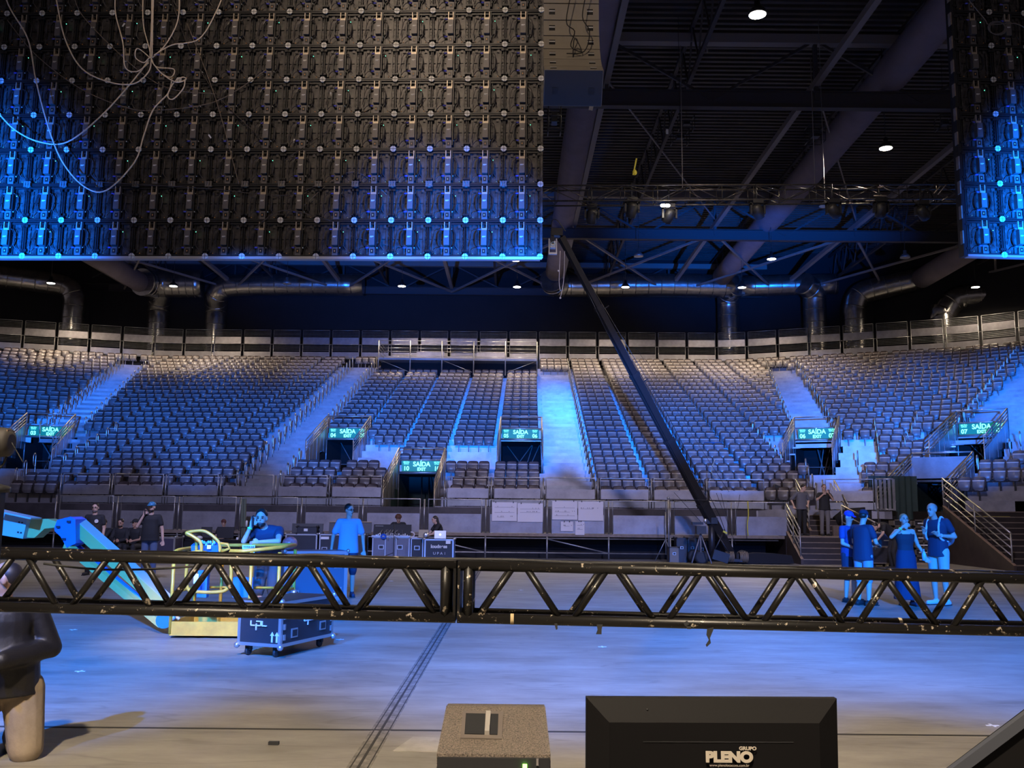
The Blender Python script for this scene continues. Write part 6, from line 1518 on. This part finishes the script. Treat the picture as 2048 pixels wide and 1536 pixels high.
def person(label, loc, yaw, H=1.75, pose=None, top=None, bot=None, shoe=None, hair=None, girth=1.0, headyaw=0.0, headpitch=0.0, skin=None, far=False, hands=True, beard=None, extra=None, sleeve=.45, legs=1.0, group=None, jl=None, pw=.014):
    J = dict(BASE); J.update(pose or {}); k = H / 1.75; skin = skin or M_SKIN; vox = .0125 if far else .009; fr = .0115 if far else .0095
    j = {n: (V3(v) * k if v is not None else None) for n, v in J.items()}
    root = thing('person', label, 'person', loc, yaw, group)
    sp = (j['nek'] - j['pel']); latS = (j['shL'] - j['shR']).normalized(); latH = (j['hiL'] - j['hiR']).normalized()
    HR = Matrix.Rotation(headyaw, 3, 'Z') @ Matrix.Rotation(headpitch, 3, 'X')
    g = girth
    def rings(add, lo=-.09, hi=1.0):
        out = []
        for t, rx, ry in ((lo, .135, .095), (0, .160 * g, .112 * g), (.18, .155 * g, .112 * g), (.40, .148 * g, .105 * g), (.62, .165, .112), (.80, .172, .108), (.92, .150, .088), (hi, .075, .065)):
            if t <= .55: c = lerp(j['pel'], j['che'], t / .55)
            else: c = lerp(j['che'], j['nek'], (t - .55) / .45)
            ax = latH.lerp(latS, max(0, min(1, t))).normalized(); d = (j['che'] - j['pel']).normalized() if t < .55 else (j['nek'] - j['che']).normalized()
            ay = d.cross(ax).normalized(); ax = ay.cross(d).normalized() * 1
            out.append((c, ax, ay, (rx + add) * k, (ry + add) * k))
        return out
    # --- body, one continuous skin
    b = MB(); loft(b, rings(-.008))
    capm(b, lerp(j['che'], j['nek'], .8), j['hed'] - V3((0, 0, .03 * k)), .058 * k, .052 * k)
    for s in 'RL':
        sh, el, wr = j['sh' + s], j['el' + s], j['wr' + s]
        capm(b, sh, el, .047 * k, .038 * k); capm(b, el, wr, .038 * k, .026 * k); capm(b, lerp(j['che'], j['nek'], .7), sh, .06 * k, .05 * k)
        hi, kn, an, to = j['hi' + s], j['kn' + s], j['an' + s], j['to' + s]
        capm(b, hi, kn, .078 * k, .052 * k); capm(b, kn, lerp(kn, an, .35), .050 * k, .053 * k); capm(b, lerp(kn, an, .35), an, .053 * k, .034 * k); capm(b, an - V3((0, 0, .03 * k)), to, .035 * k, .028 * k)
        # hand: palm, four fingers, thumb
        fd = (wr - el).normalized(); hd_ = j['hd' + s]; fd = hd_.normalized() if hd_ is not None else fd
        side = fd.cross(V3((0, 1, 0)) if abs(fd.y) < .8 else V3((0, 0, 1))).normalized(); pn = side.cross(fd).normalized()
        pc = wr + fd * .05 * k; R = Matrix((side, pn, fd)).transposed()
        b.ell(pc, (.040 * k, .017 * k, .052 * k), R, 10, 8)
        if hands:
            for i, L_ in enumerate((.062, .074, .070, .054)):
                o_ = side * ((i - 1.5) * .021 * k); q0 = wr + fd * .085 * k + o_; q1 = q0 + (fd * .8 + pn * -.35) * L_ * .55 * k; q2 = q1 + (fd * .35 + pn * -.9) * L_ * .5 * k
                capm(b, q0 - fd * .02 * k, q1, fr, fr, 8); capm(b, q1, q2, fr, fr * .85, 8)
            tq = wr + fd * .03 * k - side * .032 * k; capm(b, tq, tq + (fd * .6 - side * .7) * .035 * k, fr * 1.15, fr * 1.1, 8); tq2 = tq + (fd * .6 - side * .7) * .035 * k; capm(b, tq2, tq2 + fd * .03 * k, fr * 1.1, fr, 8)
    hc = j['hed']; P = lambda x, y, z: hc + HR @ (V3((x, y, z)) * k)
    b.ell(P(0, .010, .025), (.076 * k, .094 * k, .095 * k), HR, 16, 12); b.ell(P(0, -.018, -.035), (.060 * k, .070 * k, .080 * k), HR, 14, 10)
    capm(b, P(0, -.082, .020), P(0, -.104, -.012), .010 * k, .014 * k, 8); b.ell(P(0, -.070, -.088), (.026 * k, .022 * k, .02 * k), HR, 8, 6)
    b.ell(P(0, -.078, .036), (.05 * k, .016 * k, .012 * k), HR, 8, 6); b.ell(P(0, -.076, -.050), (.028 * k, .014 * k, .014 * k), HR, 8, 6)
    for sx in (-1, 1): b.ell(P(sx * .078, .005, -.005), (.010 * k, .020 * k, .032 * k), HR, 8, 6)
    body = soft(b, 'body', skin, root, vox)
    e = MB()
    for sx in (-1, 1): e.ell(P(sx * .030, -.084, .012), (.013 * k, .008 * k, .007 * k), HR, 8, 6)
    e.build('eyes', M_EYE, root, world=False)
    e = MB()
    for sx in (-1, 1): e.box(P(sx * .031, -.088, .036), (.030 * k, .01 * k, .006 * k), HR)
    e.build('eyebrows', M_HAIRD if hair is None or hair[0] != 'grey' else hair[1], root, world=False)
    e = MB(); e.ell(P(0, -.090, -.050), (.022 * k, .006 * k, .006 * k), HR, 8, 6); e.build('mouth', M_LIP, root, world=False)
    # --- hair or cap
    if hair:
        kind, hm_ = hair; h = MB()
        if kind in ('short', 'grey', 'curly', 'long', 'pony'):
            h.ell(P(0, .022, .042), (.083 * k, .094 * k, .090 * k), HR, 16, 12)
            if kind == 'curly':
                for i in range(40): a_, c_ = i * 2.4, 1 - i / 44; h.ell(P(.085 * math.cos(a_) * math.sqrt(max(0, 1 - (c_ * .9) ** 2)) * 1.1, .02 + .1 * math.sin(a_) * math.sqrt(max(0, 1 - (c_ * .9) ** 2)) , .03 + .10 * c_), (.028 * k,) * 3, None, 7, 5)
            if kind == 'long': loft(h, [(P(0, .06, .06), HR @ V3((1, 0, 0)), HR @ V3((0, 1, 0)), .08 * k, .06 * k), (P(0, .075, -.08), HR @ V3((1, 0, 0)), HR @ V3((0, 1, 0)), .095 * k, .05 * k), (P(0, .09, -.25), HR @ V3((1, 0, 0)), HR @ V3((0, 1, 0)), .10 * k, .045 * k), (P(0, .09, -.36), HR @ V3((1, 0, 0)), HR @ V3((0, 1, 0)), .07 * k, .03 * k)])
            if kind == 'pony': capm(h, P(0, .10, .03), P(.03, .13, -.12), .03 * k, .018 * k)
            # carve: keep only above the face by shifting back
            o = soft(h, 'hair', hm_, root, .011 * k, 2)
        elif kind == 'cap':
            h.ell(P(0, .012, .058), (.086 * k, .100 * k, .075 * k), HR, 16, 12); h.ell(P(0, -.105, .050), (.065 * k, .065 * k, .008 * k), HR @ Matrix.Rotation(.25, 3, 'X'), 14, 6)
            o = h.build('cap', hm_, root, world=False); o.name = 'cap'
            h = MB(); h.ell(P(0, .045, .005), (.079 * k, .068 * k, .06 * k), HR, 14, 10); h.build('hair', M_HAIRD, root, world=False)
        elif kind == 'capback':
            h.ell(P(0, .012, .058), (.086 * k, .100 * k, .075 * k), HR, 16, 12); h.ell(P(0, .105, .045), (.05 * k, .05 * k, .01 * k), HR, 12, 6); h.build('cap', hm_, root, world=False)
        elif kind == 'shaved':
            h.ell(P(0, .030, .028), (.0785 * k, .082 * k, .084 * k), HR, 16, 12); h.build('hair', hm_, root, world=False)
    if beard: m = MB(); m.ell(P(0, -.026, -.078), (.062 * k, .066 * k, .042 * k), HR, 14, 10); m.build('beard', beard, root, world=False)
    # --- clothes
    if top:
        style, tm = top; t = MB(); ext = .014 + (.012 if style == 'jacket' else 0)
        lo = jl if jl is not None else (-.20 if style in ('loose', 'jacket') else -.10)
        rg = rings(ext, lo); rg[0] = (rg[0][0], rg[0][1], rg[0][2], (.168 * g + ext) * k, (.118 * g + ext) * k)
        if style == 'straps': rg = [r for r in rg[:-2]]
        else: rg[-1] = (rg[-1][0], rg[-1][1], rg[-1][2], .078 * k, .070 * k)
        if style == 'loose': rg[1] = (rg[1][0], rg[1][1], rg[1][2], (.175 * g) * k, (.13 * g) * k)
        loft(t, rg)
        if style == 'straps':
            for s in 'RL': t.tube([rg[-1][0] + latS * (.09 * k * (1 if s == 'L' else -1)) + V3((0, -.09 * k, 0)), lerp(j['nek'], j['sh' + s], .6) + V3((0, -.01, .045 * k)), rg[-1][0] + latS * (.08 * k * (1 if s == 'L' else -1)) + V3((0, .09 * k, 0))], .010 * k, 6)
        else:
            for s in 'RL':
                sh, el, wr = j['sh' + s], j['el' + s], j['wr' + s]; capm(t, lerp(j['che'], j['nek'], .72), sh, (.066 + ext) * k, (.050 + ext) * k)
                if style == 'jacket' or sleeve > 1: capm(t, sh, el, (.052 + ext) * k, (.048 + ext) * k); capm(t, el, lerp(el, wr, .9), (.046 + ext) * k, (.036 + ext) * k)
                else: capm(t, sh, lerp(sh, el, sleeve + .1), (.052 + ext) * k, (.052 + ext) * k)
        soft(t, {'jacket': 'jacket', 'straps': 'dress_top'}.get(style, 'shirt'), tm, root, .012, 2)
    if bot:
        style, bm = bot; t = MB()
        if style == 'skirt':
            loft(t, [(j['pel'] + V3((0, 0, .20 * k)), latH, V3((0, 1, 0)), .135 * k, .10 * k), (j['pel'], latH, V3((0, 1, 0)), .185 * k, .135 * k), (V3((0, 0, .5 * k)), latH, V3((0, 1, 0)), .215 * k, .17 * k), (V3((0, 0, .12 * k)), latH, V3((0, 1, 0)), .25 * k, .20 * k)])
        else:
            rg = rings(.012)[:3]; top_c = rg[-1]; loft(t, [(rg[0][0] - V3((0, 0, .02 * k)), rg[0][1], rg[0][2], .13 * k, .10 * k), rg[1], rg[2]])
            for s in 'RL':
                hi, kn, an = j['hi' + s], j['kn' + s], j['an' + s]; w = .022 if style == 'shorts' else pw
                if legs <= .5: capm(t, hi, lerp(hi, kn, legs * 2), (.083 + w) * k, (.066 + w) * k)
                else: capm(t, hi, kn, (.083 + w) * k, (.058 + w) * k); capm(t, kn, lerp(kn, an, (legs - .5) * 2), (.056 + w) * k, (.046 + w) * k)
        soft(t, {'skirt': 'long_skirt', 'shorts': 'shorts'}.get(style, 'trousers'), bm, root, .012, 2)
    if shoe:
        for s in 'RL':
            an, to = j['an' + s], j['to' + s]; d = (to - an); d.z = 0; d.normalize(); t = MB()
            heel = an - d * .05 * k; heel.z = an.z - .045 * k; capm(t, heel, V3((to.x, to.y, heel.z)) + d * .035 * k, .042 * k, .040 * k); capm(t, an - V3((0, 0, .01)), heel + d * .03, .044 * k, .044 * k)
            so = soft(t, 'shoe', shoe, root, .011, 1)
            t = MB(); zb = heel.z - .038 * k; c = (heel + V3((to.x, to.y, heel.z))) / 2 + d * .02; L_ = (V3((to.x, to.y, 0)) - V3((heel.x, heel.y, 0))).length + .10 * k
            R_ = Matrix.Rotation(math.atan2(d.y, d.x), 3, 'Z'); t.box((c.x, c.y, zb + .004), (L_, .08 * k, .018), R_); t.build('sole', M_RUBBER, so, world=False)
    if extra: extra(root, j, k, P, HR)
    return root
def C_(n, c, r=.8): return mat(n, c, r)
NAVY, BLK, LBLUE = C_('navy_cotton', (.022, .032, .07)), C_('black_cotton', (.016, .016, .018)), C_('light_blue_cotton', (.28, .42, .60))
def phone(hand, dy=-.03, dx=0, dz=.03):
    def f(root, j, k, P, HR):
        w = j['wr' + hand]; m = MB(); m.box(w + V3((dx, dy, dz)), (.02, .075, .14), Matrix.Rotation(.2, 3, 'X')); m.build('phone_in_hand', M_BLACK, root, world=False)
    return f
def band(hand, M_, t=.85):
    def f(root, j, k, P, HR):
        el, w = j['el' + hand], j['wr' + hand]; c = lerp(el, w, t); u, v, d = basis(w - el); m = MB(); m.tube([c - d * .012, c + d * .012], .037 * k, 12); m.build('wristband', M_, root, world=False)
    return f
def both(*fs):
    def f(*a):
        for g_ in fs: g_(*a)
    return f
def glasses(root, j, k, P, HR):
    m = MB()
    for sx in (-1, 1): m.tube([P(sx * .031 + .022 * math.cos(q), -.098, .012 + .016 * math.sin(q)) for q in [t_ * PI / 5 for t_ in range(10)]], .003, 4, closed=True); m.tube([P(sx * .053, -.095, .014), P(sx * .08, 0, .012)], .003, 4)
    m.build('glasses', M_BLACK, root, world=False)
M_LIME = mat('lime_wristband', (.25, .8, .15), .5)
def ft(px, Y, z=0.0): p = at(px, 1100, Y); return (p.x, Y, z)

# 1 man at the left edge, close, behind the truss
kneel = dict(pel=(0, 0, .47), che=(0, -.02, .79), nek=(0, -.03, 1.03), hed=(0, -.05, 1.19), shR=(-.20, -.02, .98), elR=(-.30, -.02, .70), wrR=(-.18, -.24, .62), shL=(.20, -.02, .98), elL=(.31, -.02, .72), wrL=(-.02, -.30, .68), hiR=(-.10, 0, .45), knR=(-.12, -.06, .075), anR=(-.12, .37, .07), hiL=(.16, 0, .45), knL=(.20, -.06, .075), anL=(.16, .37, .07), toR=(-.12, .49, .04), toL=(.16, .49, .04))
person('person in a dark bulky jacket and khaki trousers at the left edge, behind the truss', ft(24, 6.2), .5, 1.66, kneel, ('jacket', mat('olive_black_jacket', (.014, .012, .011), .5, noise=.4, nscale=5, bump=.5)), ('pants', mat('khaki_cotton', (.34, .26, .17), .8, noise=.25, nscale=7, bump=.4)), M_RUBBER, ('shaved', M_HAIRD), 1.5, -1.8, .1, skin=M_SKIN2, jl=-.06, pw=.055)
# 2 man leaning on the lift basket
lean = dict(pel=(.0, .12, .92), che=(.02, -.02, 1.18), nek=(-.02, -.13, 1.335), hed=(-.045, -.20, 1.47), shR=(-.17, -.12, 1.30), elR=(-.235, -.33, 1.155), wrR=(-.155, -.30, 1.36), hdR=(.3, .1, .9), shL=(.18, -.08, 1.30), elL=(.235, -.34, 1.165), wrL=(.0, -.38, 1.155), hdL=(-1, -.1, -.25), hiR=(-.09, .12, .90), hiL=(.09, .12, .90), knR=(-.10, .05, .49), knL=(.10, .0, .49))
person('bearded person in a navy V-neck leaning on the lift basket, hand at ear', ft(541, 13.15), 0, 1.75, lean, ('tee', NAVY), ('shorts', C_('dark_grey_cotton', (.05, .05, .06))), M_RUBBER, ('short', M_HAIRD), 1.0, 0.05, .12, beard=M_HAIRD, legs=.55, extra=both(band('R', M_LIME), phone('R', -.02, .03, .07)), sleeve=.3)
# 3 man in light blue T-shirt
person('person in a loose light blue T-shirt and glasses walking past the tall road case', ft(703, 17.7), .15, 1.70, dict(elR=(-.29, .02, 1.14), wrR=(-.31, -.10, .90), elL=(.27, .05, 1.14), wrL=(.30, -.05, .87), knL=(.10, -.10, .50), anL=(.10, -.04, .085), toL=(.12, -.2, .03), knR=(-.1, .05, .49), anR=(-.1, .2, .12), toR=(-.1, .06, .03)), ('loose', LBLUE), ('shorts', NAVY), NAVY, ('short', M_HAIRD), 1.12, .75, .1, legs=.55, extra=glasses, sleeve=.6)
# 4 man in black polo, left
def badge(root, j, k, P, HR): MB().lathe([(.045, 0), (.045, .01)], 12, j['che'] + V3((.09, -.145, .07)) * k, Matrix.Rotation(PI / 2, 3, 'X')).build('round_badge', M_WHITE, root, world=False)
person('bearded person in a black polo with a round white badge, standing at left', ft(193, 22.5), .1, 1.69, None, ('tee', BLK), ('pants', BLK), M_RUBBER, ('short', M_HAIRD), 1.15, 0, .05, beard=mat('grey_beard', (.10, .09, .09)), extra=both(badge, glasses))
# 5-7 three seated on a bench
sit = dict(pel=(0, .08, .50), che=(0, .02, .80), nek=(0, -.03, 1.01), hed=(0, -.07, 1.15), shR=(-.175, -.01, .96), elR=(-.22, -.12, .70), wrR=(-.08, -.30, .66), shL=(.175, -.01, .96), elL=(.22, -.12, .70), wrL=(.08, -.30, .66), hiR=(-.09, .06, .50), knR=(-.12, -.36, .50), anR=(-.13, -.34, .085), hiL=(.09, .06, .50), knL=(.12, -.36, .50), anL=(.13, -.34, .085), toR=(-.14, -.50, .03), toL=(.14, -.50, .03))
def S(**kw): d = dict(sit); d.update(kw); return d
bn = ft(246, 27.2); m = MB(); m.bb((bn[0] - 1.0, 27.1, .36), (bn[0] + 1.0, 27.5, .41))
for x in (-.9, 0, .9): m.bb((bn[0] + x - .03, 27.12, 0), (bn[0] + x + .03, 27.48, .36))
solo(m, 'bench', M_BROWN, 'low dark bench carrying the three seated people at left', 'bench')
person('seated person resting face on hand, leftmost of three on the bench', ft(215, 27.2), -.2, 1.72, S(elL=(.12, -.30, .66), wrL=(.04, -.17, .98), hdL=(0, .1, 1)), ('tee', BLK), ('shorts', BLK), M_RUBBER, ('short', M_HAIRD), 1, 0, .2, skin=M_SKIN2, legs=.5, far=True)
person('seated bearded person in black hoodie and shorts, middle of three on the bench', ft(247, 27.2), .05, 1.74, S(), ('tee', BLK), ('shorts', BLK), M_RUBBER, ('short', M_HAIRD), 1.05, -.1, .15, skin=M_SKIN2, beard=M_HAIRD, legs=.5, far=True, sleeve=1.2)
person('seated person in black with a dark cap, rightmost on the bench', ft(277, 27.2), -.1, 1.74, S(), ('tee', BLK), ('pants', BLK), M_RUBBER, ('cap', BLK), 1.05, -.4, .1, skin=M_SKIN2, far=True)
# 8 man with raised phone
person('person in a black T-shirt and patterned cap holding a phone to the ear, left', ft(306, 21.3), .1, 1.72, dict(elR=(-.27, -.10, 1.19), wrR=(-.13, -.12, 1.46), hdR=(.3, 0, .9), elL=(.26, .0, 1.13), wrL=(.30, -.06, .88)), ('tee', BLK), ('pants', C_('denim', (.10, .14, .24))), M_RUBBER, ('cap', mat('blue_patterned_cap', (.05, .30, .60), .5, noise=.8, nscale=30)), 1.2, -.15, 0, extra=phone('R', .0, .02, .06), beard=M_HAIRD)
# 9-11 operators
person('person with reddish dark cap seated behind the two screens on the table', ft(453, 30.7), 0, 1.70, S(), ('tee', BLK), ('pants', BLK), M_RUBBER, ('capback', mat('dark_red_cap', (.10, .03, .025))), 1, .3, .3, far=True)
stool = dict(pel=(0, .08, .72), che=(0, .0, 1.02), nek=(0, -.08, 1.22), hed=(0, -.15, 1.34), shR=(-.175, -.06, 1.17), elR=(-.30, -.20, 1.02), wrR=(-.20, -.40, 1.03), shL=(.175, -.06, 1.17), elL=(.30, -.18, .98), wrL=(.30, -.34, .86), hiR=(-.09, .06, .70), knR=(-.13, -.30, .62), anR=(-.13, -.20, .20), hiL=(.09, .06, .70), knL=(.13, -.30, .62), anL=(.13, -.20, .20), toR=(-.14, -.34, .15), toL=(.14, -.34, .15))
person('curly reddish-haired person in black leaning over the mixing desk', ft(803, 30.5), 0, 1.72, stool, ('tee', BLK), ('pants', BLK), M_RUBBER, ('curly', mat('red_brown_hair', (.10, .035, .015), .7)), 1, -.1, .35, far=True)
person('long-haired person in black facing left behind the silver laptop', ft(884, 29.75), -1.2, 1.70, dict(stool, wrR=(-.1, -.5, .82), elR=(-.2, -.25, .90), wrL=(.05, -.52, .80), elL=(.2, -.25, .90)), ('tee', BLK), ('pants', BLK), M_RUBBER, ('long', M_HAIRD), 1, 0, .2, far=True)
for px, Y_, h_, lab in ((453, 30.75, .40, 'the person behind the two table screens'), (803, 30.55, .62, 'the curly-haired person at the mixing desk'), (884, 29.8, .62, 'the long-haired person with the laptop')):
    p = ft(px, Y_); m = MB(); m.lathe([(.18, h_ - .04), (.18, h_)], 14, p); m.tube([(p[0], p[1], 0), (p[0], p[1], h_ - .04)], .03, 8); m.lathe([(.2, 0), (.2, .02)], 14, p); solo(m, 'stool', M_BLACK, 'black stool under ' + lab, 'stool', 'stools of the operators')
# 12-13 two men on the landing
person('person in a grey shirt, elbows out, standing on the brown landing', ft(1613, 32.5, .862), .25, 1.78, dict(elR=(-.36, .05, 1.20), wrR=(-.36, -.12, .98), elL=(.30, .02, 1.2), wrL=(.16, -.12, 1.02), hed=(.06, -.05, 1.60)), ('tee', C_('grey_shirt', (.12, .12, .14))), ('pants', BLK), M_RUBBER, ('short', M_HAIRD), 1.1, .5, .25, far=True, sleeve=.8)
person('person in a black polo and grey jeans talking on a phone on the brown landing', ft(1659, 32.5, .862), .0, 1.76, dict(elR=(-.27, -.10, 1.22), wrR=(-.10, -.22, 1.40), elL=(.28, -.08, 1.22), wrL=(.10, -.20, 1.44), hdL=(-.5, .1, .8)), ('tee', BLK), ('pants', C_('grey_denim', (.16, .15, .15))), M_RUBBER, ('short', mat('brown_hair', (.12, .07, .04))), 1.12, 0, .1, far=True, extra=phone('L', 0, 0, .05))
# 14-17 group at the right
person('person in blue with a bright blue cap, half hidden behind the man in navy', ft(1706, 17.55), .5, 1.66, dict(elR=(-.24, -.05, 1.13), wrR=(-.05, -.25, 1.02), elL=(.22, -.08, 1.13), wrL=(.06, -.26, 1.03)), ('tee', C_('mid_blue_cotton', (.03, .06, .22))), ('shorts', NAVY), M_RUBBER, ('cap', mat('bright_blue_cap', (.01, .06, .55), .6)), 1.05, .2, .3, legs=.5)
person('person in navy T-shirt and dark cap seen from behind, looking at a phone', ft(1733, 17.0), 2.15, 1.69, dict(elR=(-.25, -.06, 1.14), wrR=(-.12, -.30, 1.10), elL=(.25, -.08, 1.14), wrL=(.10, -.32, 1.08), hed=(0, -.06, 1.62)), ('loose', NAVY), ('shorts', C_('pale_denim', (.30, .34, .42))), M_RUBBER, ('cap', C_('dark_blue_cap', (.012, .02, .05))), 1.08, .2, .35, legs=.55, extra=phone('R', -.09, .03, .02))
person('person in a long dark strap dress raising a hand to the mouth', ft(1818, 17.0), -.05, 1.62, dict(shR=(-.155, 0, 1.41), shL=(.155, 0, 1.41), elR=(-.30, -.12, 1.30), wrR=(-.09, -.17, 1.50), hdR=(.8, .1, .3), elL=(.25, .03, 1.16), wrL=(.36, -.08, .92)), ('straps', C_('black_navy_cloth', (.018, .02, .035))), ('skirt', C_('navy_skirt', (.012, .025, .07))), NAVY, ('pony', mat('light_brown_hair', (.30, .19, .10))), .9, 0, -.15, extra=band('R', M_LIME, .8))
def backpack(root, j, k, P, HR):
    m = MB(); c = j['che'] + V3((0, .24, -.02)); m.ell(c, (.16, .13, .26), None, 16, 12); m.ell(c + V3((0, .06, -.10)), (.13, .11, .14), None, 14, 10); m.ell(c + V3((0, -.03, .1)), (.14, .11, .16), None, 14, 10)
    bo_ = soft(m, 'backpack', mat('grey_blue_nylon', (.20, .27, .36), .6), root, .012)
    m = MB()
    for sx in (-1, 1): m.tube(smooth_pts([j['nek'] + V3((sx * .10, .14, -.02)), j['nek'] + V3((sx * .11, .0, .03)), j['che'] + V3((sx * .12, -.145, .06)), j['che'] + V3((sx * .14, -.12, -.12)), j['che'] + V3((sx * .16, .08, -.18))], 4), .020, 6)
    m.build('shoulder_strap', M_PAPER, bo_, world=False)
person('tall balding person with a backpack, navy T-shirt and pale shorts, facing left', ft(1884, 17.2), -1.0, 1.84, dict(nek=(0, -.05, 1.46), hed=(0, -.13, 1.61), elR=(-.24, .02, 1.14), wrR=(-.14, -.18, 1.22), hdR=(.2, -.3, .8), elL=(.27, .08, 1.16), wrL=(.12, -.18, 1.18), hdL=(-.2, -.6, .5)), ('loose', NAVY), ('shorts', C_('pale_shorts', (.45, .46, .42))), M_PAPER, ('shaved', mat('grey_stubble', (.22, .20, .19))), 1.0, 0, .15, legs=.52, extra=both(band('L', M_PAPER, .8), backpack))
# 18 person bending over behind them
person('person in black bending over a case behind the group at right', ft(1783, 28.3), -1.35, 1.75, dict(pel=(0, .25, .95), che=(0, -.02, 1.22), nek=(0, -.25, 1.30), hed=(0, -.40, 1.24), shR=(-.175, -.20, 1.27), elR=(-.22, -.32, 1.05), wrR=(-.12, -.42, .86), shL=(.175, -.20, 1.27), elL=(.24, -.30, 1.05), wrL=(.14, -.42, .86), hiR=(-.09, .25, .93), hiL=(.09, .25, .93), knR=(-.1, .12, .5), knL=(.1, .12, .5), anR=(-.1, .2, .085), anL=(.1, .2, .085), toR=(-.1, .04, .03), toL=(.1, .04, .03)), ('tee', BLK), ('pants', BLK), M_RUBBER, ('short', M_HAIRD), 1.1, 0, .5, far=True)
# bottle or bag in the woman's hand
w = ft(1852, 16.95); solo(MB().lathe([(.035, -.06), (.04, .05), (.018, .09), (.018, .11)], 10, (w[0], w[1] - .06, .86)).tube([(w[0], w[1] - .06, .97), (w[0], w[1] - .06, 1.0)], .01, 5), 'bottle', mat('clear_blue_plastic', (.45, .6, .75), .2), 'small clear bottle hanging from the hand of the person in the dress', 'bottle')
bpy.context.view_layer.update()
dg = bpy.context.evaluated_depsgraph_get()
new = [(o, bpy.data.meshes.new_from_object(o.evaluated_get(dg))) for o in LATER]
for o, me in new:
    o.modifiers.clear(); old = o.data; o.data = me; me.name = o.name
    me.polygons.foreach_set('use_smooth', [True] * len(me.polygons))
print('objects', len(bpy.data.objects))
